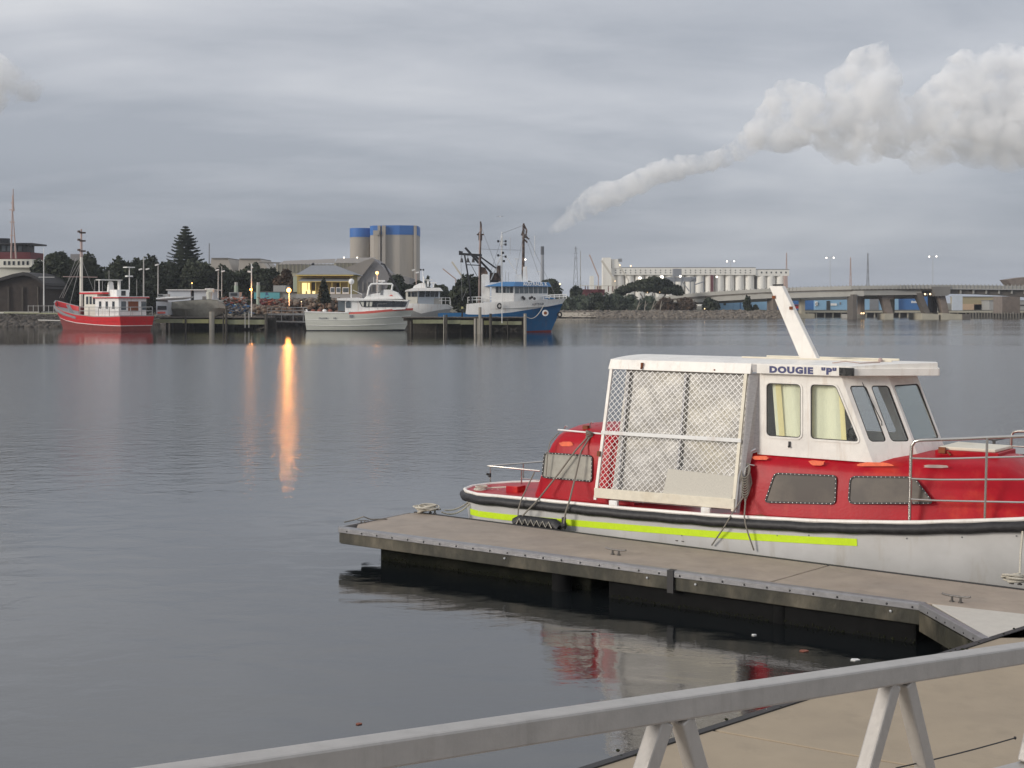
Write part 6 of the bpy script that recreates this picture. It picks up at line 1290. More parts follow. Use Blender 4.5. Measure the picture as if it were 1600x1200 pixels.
# windows with gaskets and rivets, mapped onto the slanted cabin side
def cabin_win(pts_px, yb, yt, zb, zt, pane, rad, off=.012, label=None):
    yat = lambda z: yb+(yt-yb)*(z-zb)/(zt-zb)
    pts = []
    for px, py in pts_px:
        y = (yb+yt)/2
        for _ in range(4): x, z = fb.at(px, py, y); y = yat(z)
        pts.append((x, z))
    outl = rpoly(pts, rad, 5); inn = offpoly(outl, -.022)
    mp_ = lambda o_: (lambda u_, v_, w_: (u_, yat(v_)-o_-w_, v_))
    m = plate(outl, [inn], .012); m.map(mp_(off)); g = m.build('window', 'gasket', B, label=label) if label else m.build('window', 'gasket', B)
    m = plate(offpoly(outl, -.02), [], .004); m.map(mp_(off-.004)); m.build('pane', pane, g)
    m = MB(); mid = offpoly(outl, -.011); per = []
    for i in range(len(mid)): per.append((Vector(mid[i]), Vector(mid[(i+1) % len(mid)])))
    acc = 0.0; step = .062
    for a, b2 in per:
        L = (b2-a).length; t = 0.0
        while acc+(L-t) >= step:
            t += step-acc; acc = 0.0; q = a.lerp(b2, min(t/L, 1)); m.ball((q.x, yat(q.y)-off-.014, q.y), .0065, 6)
        acc += L-t
    m.build('rivets', 'rivet', g, kind='stuff'); return g
cabin_win([(848, 746), (852, 706), (928, 711), (927, 753)], -.975, -.88, .84, 1.75, 'acrylic_pale', .07, .03, 'pale panelled window of the aft cabin')
cabin_win([(1195, 785), (1211, 738), (1309, 742), (1307, 788)], -1.015, -.89, .93, 1.70, 'acrylic', .07, .022, 'smoked window below the wheelhouse')
cabin_win([(1326, 787), (1329, 743), (1430, 744), (1462, 787)], -1.01, -.87, 1.0, 1.70, 'acrylic', .09, .03, 'long dark window partly behind the bow rail')
# paint patches, thin films on the cabin side
def patch(px0, px1, py0, py1, yb, yt, zb, zt, mm='red_patch'):
    yat = lambda z: yb+(yt-yb)*(z-zb)/(zt-zb); pts = []; rr = random.Random(int(px0)); c = ((px0+px1)/2, (py0+py1)/2)
    for i in range(14):
        a = 2*math.pi*i/14; k = rr.uniform(.75, 1.1); px = c[0]+math.copysign(abs(math.cos(a))**.5, math.cos(a))*(px1-px0)/2*k; py = c[1]+math.copysign(abs(math.sin(a))**.6, math.sin(a))*(py1-py0)/2*k
        y = (yb+yt)/2
        for _ in range(3): x, z = fb.at(px, py, y); y = yat(z)
        pts.append((x, z))
    m = plate(pts, [], .0015); m.map(lambda u_, v_, w_: (u_, yat(v_)-.016-w_, v_)); m.build('paint_patch', mm, B)
patch(1264, 1290, 719, 727, -.985, -.90, .99, 1.70); patch(1340, 1398, 722, 729, -.985, -.90, 1.0, 1.70); patch(1176, 1202, 712, 719, -.985, -.90, .9, 1.70)
patch(873, 898, 690, 697, -.975, -.88, .84, 1.72); patch(1442, 1482, 726, 731, -.93, -.80, 1.1, 1.72, 'lattice_pink')
# ---- wheelhouse
zb_, zt_ = 1.80, 2.985
whole = [(5.85, 1.80), (7.56, 1.80), (7.10, zt_), (5.85, zt_)]
w1 = rrect(5.995, 6.515, 2.075, 2.835, .06); w2 = rpoly([(6.665, 2.075), (7.365, 2.075), (7.03, 2.84), (6.665, 2.84)], .06)
m = plate(whole, [w1, w2], .05); m.map(lambda u_, v_, w_: (u_, -.80-w_+.05, v_)); WH = m.build('wheelhouse_side', 'white_paint', B)
m = plate(whole, [w1, w2], .05); m.map(lambda u_, v_, w_: (u_, .80+w_-.05, v_)); m.build('wheelhouse_side', 'white_paint', B)
for w_pts in (w1, w2):
    m = plate(offpoly(w_pts, .028), [offpoly(w_pts, .002)], .012); m.map(lambda u_, v_, w_: (u_, -.80-w_, v_)); fr1 = m.build('window_frame', 'white_paint', B, bevel=.004)
    m = plate(offpoly(w_pts, .01), [offpoly(w_pts, -.012)], .012); m.map(lambda u_, v_, w_: (u_, -.785-w_, v_)); m.build('window_seal', 'gasket', fr1)
    m = plate(offpoly(w_pts, .01), [], .005); m.map(lambda u_, v_, w_: (u_, -.778-w_, v_)); m.build('pane', 'clear_glass', fr1)
# curtains hanging inside
def curtain(x0, x1, y, z0, z1, mm, lean=0.0, amp=.018, fx=22):
    m = MB(); n = int((x1-x0)*60)+2; vs = []
    for i in range(n+1):
        x = x0+(x1-x0)*i/n
        for z, l_ in ((z0, 0), ((z0+z1)/2, lean/2), (z1, lean)): vs.append((x-l_, y+amp*math.sin(x*fx+z*.7), z))
    fs = [(i*3+j, (i+1)*3+j, (i+1)*3+j+1, i*3+j+1) for i in range(n) for j in range(2)]
    m.add(vs, fs); m.build('curtain', mm, B, smooth=True)
curtain(6.11, 6.56, -.70, 2.0, 2.86, 'curtain', .07); curtain(6.16, 6.24, -.715, 2.0, 2.86, 'curtain_yellow', .07, .006, 30); curtain(6.55, 7.08, -.70, 2.0, 2.86, 'curtain', 0); curtain(7.02, 7.16, -.71, 2.0, 2.86, 'curtain_yellow', .06, .01, 40)
m = MB(); m.ball((7.2, -.6, 2.17), .08, 10); m.ball((7.14, -.6, 2.06), .10, 10); m.ball((7.22, -.55, 2.3), .05, 8); m.build('dash_gear', 'cabin_dark', B)
m = MB(); m.prism([(5.9, -.74), (7.5, -.74), (7.95, -.3), (7.95, .3), (7.5, .74), (5.9, .74)], 1.86, 1.90); m.build('interior_floor', 'cabin_dark', B)
# front windscreen, faceted in plan
C = [(7.56, -.80), (8.07, -.36), (8.25, .32), (7.56, .80)]; rake = -.46/(zt_-zb_)
top_ = lambda c: (c[0]+rake*(zt_-zb_), c[1])
def front_panel(a, b_, wins, fl=(0, 1)):
    ax, ay = a; bx, by = b_; L = math.hypot(bx-ax, by-ay); HH = (zt_-zb_)
    d = ((bx-ax)/L, (by-ay)/L); nrm = Vector((d[1], -d[0], -rake*d[1])).normalized()
    def mp_(off): return lambda u_, v_, w_: (ax+d[0]*u_+rake*v_+nrm.x*(w_+off), ay+d[1]*u_+nrm.y*(w_+off), zb_+v_+nrm.z*(w_+off))
    m = plate([(0, 0), (L, 0), (L, HH), (0, HH)], [rrect(*w, .05) for w in wins], .04); m.map(mp_(-.04)); m.build('windscreen_wall', 'white_paint', B)
    for w in wins:
        f = rrect(*w, .05); m = plate(offpoly(f, .012), [offpoly(f, -.014)], .012); m.map(mp_(-.018)); g = m.build('windscreen_seal', 'gasket', B); m = plate(offpoly(f, .01), [], .004); m.map(mp_(-.022)); m.build('pane', 'clear_glass', g)
L1 = math.hypot(.51, .44); L2_ = math.hypot(.18, .68)
front_panel(C[0], C[1], [(.065, L1/2-.03, .28, 1.04), (L1/2+.035, L1-.04, .28, 1.04)]); front_panel(C[1], C[2], [(.05, .66, .28, 1.04)]); front_panel(C[2], C[3], [(.04, .80, .16, 1.12)])
m = MB(); m.box(5.85, 5.89, -.75, .75, 1.8, zt_); m.build('wheelhouse_back', 'grey_panel', B)
m = MB(); m.tube([(7.32, -.62, 2.92), (7.62, -.62, 2.35), (7.60, -.56, 2.25)], .007, 5); m.build('wiper', 'gasket', B)
m = MB(); x, z = fb.at(1234, 693, -.80); m.box(x-.012, x+.012, -.825, -.80, z-.05, z+.03); m.ball((x, -.83, z-.04), .018, 8); m.build('drain_fitting', 'gasket', B)
# roof, curved slab
ro = [(3.42, -.87), (5.80, -.87), (7.28, -.87), (8.23, -.12), (8.35, .35), (7.7, .95), (3.42, .95)]
m = MB(); vs = []; ny = 12; nxx = 30
def roofz(y, x=5): return 3.105+.055*(1-(y/.95)**2)
def xr(y, x1=True):
    return float(np.interp(y, [-.87, -.12, .45, .95], [7.28, 8.23, 8.02, 7.4]))
for lay in (0, 1):
    for j in range(ny+1):
        y = -.87+1.82*j/ny
        for i in range(nxx+1):
            x = 3.42+(xr(y)-3.42)*i/nxx; vs.append((x, y, roofz(y) if lay else 3.0))
fs = []; k = (ny+1)*(nxx+1)
for j in range(ny):
    for i in range(nxx):
        a = j*(nxx+1)+i; fs.append((k+a, k+a+1, k+a+nxx+2, k+a+nxx+1)); fs.append((a, a+nxx+1, a+nxx+2, a+1))
for i in range(nxx): fs.append((i, i+1, k+i+1, k+i)); a = ny*(nxx+1)+i; fs.append((a+1, a, k+a, k+a+1))
for j in range(ny): a = j*(nxx+1); fs.append((a+nxx+1, a, k+a, k+a+nxx+1)); a += nxx; fs.append((a, a+nxx+1, k+a+nxx+1, k+a))
m.add(vs, fs); m.build('roof', 'white_paint', B, smooth=True)
m = MB(); m.box(5.88, 7.115, -.888, -.872, 2.975, 3.105); NB = m.build('name_board', 'white_paint', B, bevel=.004)
m = text_mb('DOUGIE  "P"', .118, .0015, .0072, 1.0); wd = max(v_[0] for v_ in m.v); x0_ = fb.at(1202, 577, -.89)[0]; x1_ = fb.at(1307, 577, -.89)[0]; kx = (x1_-x0_)/wd
zz0 = fb.at(1240, 583.2, -.89)[1]; m.map(lambda x, y, z: (x0_+x*kx, -.8905-z, 2.997+y*1.02)); m.build('name_lettering', 'navy', NB)
m = MB(); x0_ = fb.at(1312, 577, -.9)[0]; m.box(x0_, x0_+.20, -.93, -.872, 2.985, 3.095); m.build('side_light', 'black_box', B, bevel=.005); m = MB(); m.box(x0_+.06, x0_+.09, -.935, -.93, 2.99, 3.09); m.build('side_light_edge', 'gasket', B)
m = MB(); m.bar((7.29, -.875, 3.035), (8.24, -.125, 3.035), .03, .10); m.bar((8.24, -.11, 3.035), (8.03, .45, 3.035), .03, .10); m.build('visor_fascia', 'white_paint', B, bevel=.004)
m = MB(); m.tube([(5.3, -.15, 3.165), (7.6, -.15, 3.165)], .018, 6); m.tube([(5.3, .75, 3.15), (7.4, .75, 3.15)], .018, 6)
for x in (5.4, 6.2, 7.0, 7.5): m.bar((x, -.15, 3.12), (x, -.15, 3.165), .02)
m.build('roof_rail', 'cream_board', B)
m = MB(); m.ball((7.45, -.2, 3.18), .035, 8); m.tube([(6.9, -.6, 3.14), (7.1, -.62, 3.17), (7.3, -.6, 3.15), (7.5, -.35, 3.16)], .008, 5); m.build('roof_fitting', 'lattice_pink', B)
# white roof beam above the cage (header)
m = MB(); x0_, z0_ = fb.at(957, 577, -.9); x1_, z1_ = fb.at(1175, 583, -.9)
m.add([(3.41, -.93, 2.965), (5.80, -.93, 2.965), (5.80, -.885, 3.115), (3.43, -.885, 3.115), (3.41, -.86, 2.965), (5.80, -.86, 2.965), (5.80, -.86, 3.115), (3.43, -.86, 3.115)], [(0, 1, 2, 3), (1, 5, 6, 2), (5, 4, 7, 6), (4, 0, 3, 7), (3, 2, 6, 7), (4, 5, 1, 0)]); m.build('header_board', 'white_paint', B, bevel=.005)
m = MB(); x, z = fb.at(1003, 572, -.93); m.box(x-.012, x+.012, -.95, -.90, z-.03, z+.05); m.ball((x, -.95, z-.03), .02, 6); x, z = fb.at(1116, 578, -.93); m.ball((x, -.925, z), .013, 6); m.build('rusty_latch', 'rust', B)
m = MB(); m.box(5.80, 5.88, -.885, -.85, 2.99, 3.10); m.build('gutter_gap', 'grey_panel', B)
# mesh enclosure, leaning outwards at the foot
yc = lambda z: -1.17+(z-.95)*(.27/2.02)
TL, TR, BL, BR = (3.44, 2.97), (5.74, 2.97), (3.31, .96), (5.66, 1.0)
def cp(u_, v_, o_=0.0):   # u 0..1 along, v 0..1 up
    xb = BL[0]+(BR[0]-BL[0])*u_; xt = TL[0]+(TR[0]-TL[0])*u_; zb2 = BL[1]+(BR[1]-BL[1])*u_; z = zb2+(2.97-zb2)*v_; return Vector((xb+(xt-xb)*v_, yc(z)-o_, z))
K = D.objects.new('mesh_enclosure', None); S.collection.objects.link(K); K.parent = B; OFF[K.name] = Vector((0, 0, 0))
for u_ in (0.008, .992):
    m = MB(); m.bar(cp(u_, .0, .004), cp(u_, 1.0, .004), .05, .035, up=(0, 1, 0)); m.build('frame_post', 'white_paint' if u_ < .5 else 'cream_board', K, bevel=.004)
m = MB(); v_mid = (1.985-.96)/2.0; m.bar(cp(-.005, v_mid, .02), cp(1.005, v_mid, .02), .03, .055); m.build('mid_rail', 'boat_white', K, bevel=.004)
m = MB(); m.bar(cp(0, .055, .012), cp(1.0, .055, .012), .05, .15); m.build('bottom_board', 'cream_board', K, bevel=.006)
m = MB(); m.bar(cp(0.0, .37, .03), cp(0, .33, .03), .05, .05); m.build('corner_rust', 'rust', K)
def lat(m, sgn, pitch=.094):
    Wd, Ht = 2.33, 2.0
    n0 = -int(Ht/pitch)-2; n1 = int(Wd/pitch)+int(Ht/pitch)+3
    for i in range(n0, n1):
        a = i*pitch; seg = []
        for (x0, y0) in ((a, 0), (a+sgn*Ht*1.0, Ht)): seg.append((x0, y0))
        (x0, y0), (x1, y1) = seg; t0, t1 = 0.0, 1.0; dx = x1-x0
        for lo_, hi_ in ((0, Wd),):
            if dx > 0: t0 = max(t0, (lo_-x0)/dx); t1 = min(t1, (hi_-x0)/dx)
            else: t0 = max(t0, (hi_-x0)/dx); t1 = min(t1, (lo_-x0)/dx)
        t0 = max(t0, .05); t1 = min(t1, .99)
        if t1-t0 < .01: continue
        p, q = (x0+dx*t0, Ht*t0), (x0+dx*t1, Ht*t1); m.bar(cp(p[0]/Wd, p[1]/Ht, .004*sgn), cp(q[0]/Wd, q[1]/Ht, .004*sgn), .0062, .004, up=(0, 1, 0))
m = MB(); lat(m, 1); lat(m, -1); m.build('wire_mesh', 'wire', K, kind='stuff')
# clear plastic sheeting, creased, inside the enclosure
m = MB(); nu, nv = 60, 40; vs = []; rr = random.Random(5); ph = [rr.uniform(0, 6) for _ in range(8)]
for j in range(nv+1):
    for i in range(nu+1):
        u_, v_ = .10+.90*i/nu, j/nv; q = cp(u_, v_); amp = .007; q.y += .10+amp*(math.sin(u_*24+v_*5+ph[0])*.5+math.sin(u_*9-v_*13+ph[1])*.5+math.sin(u_*41+v_*29+ph[2])*.25+math.sin(v_*37-u_*17+ph[3])*.22); vs.append(tuple(q))
fs = [(j*(nu+1)+i, j*(nu+1)+i+1, (j+1)*(nu+1)+i+1, (j+1)*(nu+1)+i) for j in range(nv) for i in range(nu)]; m.add(vs, fs); m.build('plastic_sheet', 'plastic_sheet', K, smooth=True)
for u_ in (.135, .56):
    m = MB(); m.bar(cp(u_+.02, .02, -.05), cp(u_, .98, -.05), .035, .03, up=(0, 1, 0)); m.build('inner_post', 'grey_edge', K)
m = MB(); x, z = fb.at(1044, 757, -1.08); m.add([tuple(cp(a, b_, .016)) for a, b_ in ((.50, .085), (.975, .085), (1.0, .25), (.52, .275))]+[tuple(cp(a, b_, .009)) for a, b_ in ((.50, .085), (.975, .085), (1.0, .25), (.52, .275))], [(0, 1, 2, 3), (7, 6, 5, 4), (0, 4, 5, 1), (1, 5, 6, 2), (2, 6, 7, 3), (3, 7, 4, 0)]); m.build('speckled_board', 'speckled_board', K)
m = MB(); e_ = [(5.70, -1.16, .99), (5.80, -.90, 1.82), (5.86, -.82, 1.84), (5.86, -.82, 2.97), (5.765, -.905, 2.97)]
m.add(e_+[(x+.02, y+.01, z) for x, y, z in e_], [(0, 1, 2, 3, 4), (9, 8, 7, 6, 5)]+[(i, (i+1) % 5, 5+(i+1) % 5, 5+i) for i in range(5)]); m.build('end_panel', 'grey_panel', K)
m = MB(); m.tube([(5.69, -1.19, 1.0), (5.70, -1.10, 1.5), (5.74, -1.0, 1.8), (5.85, -.86, 1.88)], .016, 6); m.build('end_trim', 'aluminium', K)
for px, py in ((960, 786), (1104, 797)):
    x, z = fb.at(px, py, -1.2); m = MB(); m.box(x-.07, x+.07, -1.245, -1.19, z-.05, z+.04); m.box(x-.05, x+.05, -1.25, -1.245, z-.02, z+.03); m.build('bracket', 'boat_white', B, bevel=.006)
# leaning white plank on the roof
PL = thing('leaning_plank', 'long white plank leaning above the wheelhouse roof, black capped', 'plank', (fb.O.x, fb.O.y, 0), rotz=fb.a, local=True)
q = [fb.at(1255.5, 571, 0), fb.at(1283, 571, 0), fb.at(1223, 447, 0), fb.at(1203, 447, 0)]
m = MB(); m.add([(x, -.03, z) for x, z in q]+[(x+.02, .05, z) for x, z in q], [(0, 1, 2, 3), (7, 6, 5, 4), (0, 4, 5, 1), (1, 5, 6, 2), (2, 6, 7, 3), (3, 7, 4, 0)]); m.build('board', 'white_paint', PL, bevel=.006)
m = MB(); m.box(q[3][0]+.06, q[2][0]-.01, -.035, .05, q[3][1]+.003, q[3][1]+.028); m.build('cap', 'black_box', PL)
for px, py in ((1210, 464), (1237, 481)): x, z = fb.at(px, py, -.03); m = MB(); m.box(x-.03, x+.02, -.05, -.032, z-.025, z+.02); m.build('hinge_plate', 'rust', PL)
# aft cabin top: rail, horn, hooks
m = MB(); p0, p1 = fb.at(872, 671.5, -.72), fb.at(940, 677.5, -.72); m.tube([(p0[0], -.72, p0[1]), (3.4, -.78, p1[1])], .014, 8); m.bar((p0[0]+.05, -.72, 1.93), (p0[0]+.05, -.72, p0[1]), .02); m.bar((2.9, -.75, 1.93), (2.9, -.75, p1[1]), .02); m.build('grab_rail', 'boat_white', B)
cabin('hatch_cover', [(2.85, .4, .38, 1.96, 2.035, .01, 0), (3.45, .4, .38, 1.96, 2.045, .01, 0)], 'red_paint')
for px, py in ((882, 668), (922, 662)): x, z = fb.at(px, py, -.55); m = MB(); m.tube([(x, -.55, z-.07), (x-.0, -.55, z), (x+.03, -.55, z+.03), (x+.06, -.55, z+.01)], .011, 6); m.build('hook', 'steel', B)
x, z = fb.at(916, 668, -.6); m = MB(); m.box(x-.05, x+.04, -.63, -.55, z-.06, z+.03); m.build('winch_block', 'rust', B)
# stern rail
def at_z(px, py, z): x_, y_ = toloc(fb, G(px, py, z)); return Vector((x_, y_, z))
tipr = at_z(764, 728, 1.09); nr = at_z(835, 735, 1.09); fr_ = at_z(838, 722, 1.09)
m = MB(); m.tube([nr+(nr-tipr)*.12, nr, tipr.lerp(nr, .12), tipr+Vector((.0, -.03, 0)), tipr+Vector((.0, .03, 0)), tipr.lerp(fr_, .12), fr_, fr_+(fr_-tipr)*.3], .015, 8)
for q in (tipr+Vector((.03, 0, 0)), tipr.lerp(nr, .72), tipr.lerp(fr_, .72)): m.tube([(q.x, q.y, .80), q], .014, 6)
m.tube([tipr.lerp(nr, .72)-Vector((0, 0, .16)), nr+(nr-tipr)*.1-Vector((0, 0, .16))], .009, 5); m.build('stern_rail', 'steel', B, smooth=True)
m = MB(); x, z = fb.at(806, 765, -.6); m.box(x-.12, x+.12, -.72, -.48, .82, .96); m.build('locker_box', 'red_paint', B, bevel=.012)
m = MB(); m.cube((tipr.x+.03, tipr.y-.02, .93), (.03, .05, .07)); m.ball((tipr.x, tipr.y-.05, .95), .025, 6); m.build('rail_fitting', 'gasket', B)
# bow rail
m = MB()
def railrun(zo, r, x0=8.2, n=9, sgn=-1):
    pts = []
    for i in range(n+1):
        x = x0+(11.8-x0)*i/n; pts.append(Vector((x, sgn*(hbf(min(x, 11.9))-.07), zsf(x)+.0+zo)))
    return pts
R0 = railrun(1.06, .021); st_ = R0[0]; xx0 = 8.17
arc = [Vector((xx0, st_.y, 1.10)), Vector((xx0+.02, st_.y, 1.95)), Vector((xx0+.03, st_.y, 2.10)), Vector((xx0+.07, st_.y, 2.165)), Vector((xx0+.14, st_.y, 2.185))]
top_l = [Vector((x, -(hbf(x)-.07), z)) for x, z in ((8.5, 2.20), (8.8, 2.225), (9.1, 2.255), (9.5, 2.29), (10.0, 2.34), (10.6, 2.40), (11.2, 2.46), (11.8, 2.5))]
m.tube(arc+top_l, .022, 10)
for k, zz_ in enumerate((1.40, 1.67, 1.94)):
    m.tube([Vector((xx0+.02, st_.y, zz_))]+[Vector((q.x, q.y, zz_+(q.z-2.19)*(.5+.2*k))) for q in top_l], .013, 8)
for x in (9.10, 10.05, 11.0): m.tube([(x, -(hbf(x)-.07), zsf(x)), (x+.03, -(hbf(x)-.07), float(np.interp(x, [8.2, 9.1, 10, 11.2], [2.19, 2.255, 2.34, 2.46])))], .017, 8)
m.build('bow_rail', 'steel', B, smooth=True)
m = MB(); y2 = 1.0; xa, za = fb.at(1580, 682, 1.02); zt2 = fb.at(1600, 674, 1.02)[1]
m.tube([(xa, 1.02, 1.15), (xa, 1.02, zt2-.08), (xa+.03, 1.02, zt2-.02), (xa+.1, 1.0, zt2), (xa+1.5, .8, zt2+.08), (xa+2.6, .3, zt2+.15)], .022, 10)
for zz_ in (1.45, 1.7, 1.95): m.tube([(xa, 1.02, zz_), (xa+1.5, .8, zz_+.05), (xa+2.6, .3, zz_+.1)], .013, 8)
m.build('bow_rail', 'steel', B, smooth=True)
m = MB(); a = [fb.at(p_, q_, -.1) for p_, q_ in ((1462, 712), (1540, 712))]; xh0, xh1 = 8.45, 9.2
m.prism([(8.32, -.36), (9.05, -.30), (9.1, .35), (8.35, .40)], 1.99, 2.035); m.build('fore_hatch', 'cream_board', B, bevel=.012); m = MB(); m.prism([(8.28, -.40), (9.1, -.34), (9.14, .38), (8.3, .44)], 1.90, 1.99); m.build('hatch_coaming', 'red_paint', B, bevel=.01); m = MB(); m.box(8.33, 8.42, -.42, -.37, 1.95, 2.03); m.tube([(8.45, -.42, 1.98), (8.5, -.43, 1.93)], .012, 6); m.build('hatch_hinge', 'rust', B)
m = MB()
for px in (1067, 1216, 1265, 1415, 1498, 1580):
    x, z = fb.at(px, 836 if px < 1300 else 842, -1.24); m = MB(); m.ball((x, -hy(x, z)-.003, z), .011, 6); m.build('hull_stud', 'roof_grey', B)
m = MB(); x, z = fb.at(1190, 803, -1.1); m.tube([(x-.12, -1.12, .945), (x, -1.14, .985), (x+.14, -1.12, .95)], .016, 6); m.build('deck_chain', 'rust', B)
# hook with coiled rope on the cabin side
m = MB(); x, z = fb.at(1170, 730, -1.0); m.tube([(x+.05, -.93, z+.02), (x, -.99, z+.035), (x-.035, -1.03, z-.01), (x-.045, -1.05, z-.12)], .014, 8); m.build('boarding_hook', 'steel', B, smooth=True)
def rope(label, pts, r=.012, mm='rope', group=None, n=6):
    pts = [Vector(p) for p in pts]; m = MB(); m.tube(pts, r, n); w = fb.O
    me_pts = None
    o = m.build('rope', mm, None, smooth=True); o['label'] = label; o['category'] = 'rope'
    if group: o['group'] = group
    return o
def bw(x, y, z): q = fb.e*x+fb.n*y; return Vector((fb.O.x+q.x, fb.O.y+q.y, z))
def bpx(px, py, y): x, z = fb.at(px, py, y); return bw(x, y, z)
c = bpx(1165, 755, -1.05); m = MB(); rr = random.Random(2)
for k in range(9):
    zc = -.10+.035*k; m.tube([c+Vector((math.cos(a)*.055*(1+.1*math.sin(k)), math.sin(a)*.04, zc+.10*math.sin(a+.4))) for a in [2*math.pi*i/14 for i in range(15)]], .011, 6)
m.tube([c+Vector((.06, 0, .15)), c+Vector((.085, 0, 0)), c+Vector((.03, 0, -.17)), c+Vector((0, 0, -.25))], .012, 6); m.tube([c+Vector((-.06, 0, .13)), c+Vector((-.08, 0, .0)), c+Vector((-.02, 0, -.17)), c+Vector((0, 0, -.3))], .012, 6)
o = m.build('rope_coil', 'rope', None, smooth=True, loc=c); o['label'] = 'grey rope coil hanging on the hook beside the mesh enclosure'; o['category'] = 'rope'
ptn = lambda px, py: G(px, py, ZD)+Vector((0, 0, .01))
rope('thin rope running down left from the coil to the finger pontoon', [bpx(1162, 776, -1.13), bpx(1146, 799, -1.22), bpx(1139, 811, -1.385), bpx(1130, 826, -1.39), ptn(1112, 853)], .011)
rope('thin rope running down right from the coil to the finger pontoon', [bpx(1165, 780, -1.13), bpx(1163, 807, -1.385), bpx(1165, 820, -1.39), bpx(1169, 834, -1.39), ptn(1178, 861)], .011)
rope('mooring rope slanting from the aft cabin hook to the fender', [bpx(918, 683, -.86), bpx(900, 703, -1.0), bpx(875, 737, -1.04), bpx(850, 769, -1.12), bpx(838, 784, -1.36), bpx(824, 798, -1.42), bpx(811, 812, -1.42)], .014)
rope('second mooring rope beside it, from the aft cabin rail to the fender', [bpx(835, 738, -1.0), bpx(822, 765, -1.16), bpx(814, 782, -1.37), bpx(810, 796, -1.42), bpx(809, 812, -1.42)], .011)
rope('steeper mooring rope crossing the pale window to the pontoon', [bpx(921, 684, -.86), bpx(908, 705, -1.03), bpx(899, 745, -1.12), bpx(890, 782, -1.385), bpx(884, 800, -1.42), bpx(881, 818, -1.43)], .014)
rope('thin dark line curving from the front end of the grab rail over the pale window', [bpx(873, 676, -.84), bpx(860, 690, -.96), bpx(856, 705, -1.02), bpx(853, 745, -1.04)], .008)
m = MB(); q = bpx(921, 680, -.82)
for k in range(6): m.tube([q+Vector((math.cos(a)*.05, math.sin(a)*.03, -.04+.018*k+.02*math.sin(a+k))) for a in [2*math.pi*i/10 for i in range(11)]], .012, 5)
o = m.build('rope_knot', 'rope', None, smooth=True, loc=q); o['label'] = 'knot of grey rope on the aft cabin grab rail'; o['category'] = 'rope'
ck = CL[1]; ckw = Vector((fe.O.x+fe.e.x*ck[0]+fe.n.x*ck[1], fe.O.y+fe.e.y*ck[0]+fe.n.y*ck[1], ZD+.05))
rope('upper pale stern line from the launch to the heaped rope', sag(bpx(752, 765, -.6), ckw+Vector((.2, 0, 0)), .10, 14), .014, 'rope_pale'); rope('lower pale stern line from the launch to the heaped rope', sag(bpx(748, 768, -.75), ckw+Vector((.15, -.05, -.02)), .16, 14), .014, 'rope_pale')
rope('pale line lying along the stern deck towards the locker box', [bpx(752, 765, -.6), bpx(768, 762, -.5), bpx(790, 761, -.55), bpx(800, 762, -.6)], .012, 'rope_pale')
def heap(label, c, n, r, mm='rope_pale', seed=1):
    m = MB(); rr = random.Random(seed)
    for k in range(n):
        rx, ry = r*rr.uniform(.5, 1.1), r*rr.uniform(.35, .7); ox, oy, oz = rr.uniform(-.4, .4)*r, rr.uniform(-.3, .3)*r, .015+rr.random()*r*.55; t_ = rr.uniform(-.5, .5)
        m.tube([c+Vector((ox+rx*math.cos(a), oy+ry*math.sin(a), oz+t_*r*.5*math.sin(a+k))) for a in [2*math.pi*i/14 for i in range(15)]], .012, 5)
    o = m.build('rope_heap', mm, None, smooth=True, loc=c); o['label'] = label; o['category'] = 'rope'
heap('pale rope heaped on the cleat at the far left corner of the finger pontoon', ckw+Vector((-.08, 0, -.04)), 11, .17)
cr_ = CL[5]; crw = Vector((fe.O.x+fe.e.x*cr_[0]+fe.n.x*cr_[1], fe.O.y+fe.e.y*cr_[0]+fe.n.y*cr_[1], ZD+.02))
heap('rope heaped on the cleat at the right frame edge', crw, 8, .15, seed=4); rope('pale rope rising from the right cleat to the bow', [crw+Vector((.05, 0, .05)), crw+Vector((.14, .2, .3)), bpx(1598, 830, -1.05)], .014, 'rope_pale')
heap('short pale rope coiled on the stern deck', bpx(750, 764, -.65)-Vector((0, 0, .02)), 5, .10, seed=6)
m = MB(); q = ptn(568, 816)
m.tube([q+Vector((-.3, -.05, 0)), q+Vector((-.15, .05, .02)), q+Vector((0, 0, .08)), q+Vector((.1, .1, .02)), q+Vector((.35, .25, .0))], .01, 5); o = m.build('rope', 'rope', None, loc=q); o['label'] = 'short rope end lying at the near left corner of the finger pontoon'; o['category'] = 'rope'
# black fender with zigzag lashing between hull and pontoon
xf0, xf1 = fb.at(806, 818, -1.4)[0], fb.at(874, 824, -1.4)[0]
FD = thing('fender', 'black fender bar with white zigzag lashing beside the launch', 'fender', (fb.O.x, fb.O.y, 0), rotz=fb.a, local=True)
m = MB(); m.tube([(xf0, -1.4, .50), (xf0+.08, -1.4, .55), (xf1-.08, -1.4, .55), (xf1, -1.4, .50)], .09, 10); m.build('body', 'black_rubber', FD, smooth=True)
m = MB(); n = 12; m.tube([(xf0+.08+(xf1-xf0-.16)*i/n, -1.50, .60 if i % 2 else .51) for i in range(n+1)], .010, 5); m.build('lashing', 'rope_pale', FD)
m = MB(); x_ = fb.at(881, 820, -1.4)[0]; m.ball((x_, -1.4, .56), .055, 8); m.bar((x_, -1.4, .5), (x_, -1.4, .68), .05); m.build('shackle', 'gasket', FD)

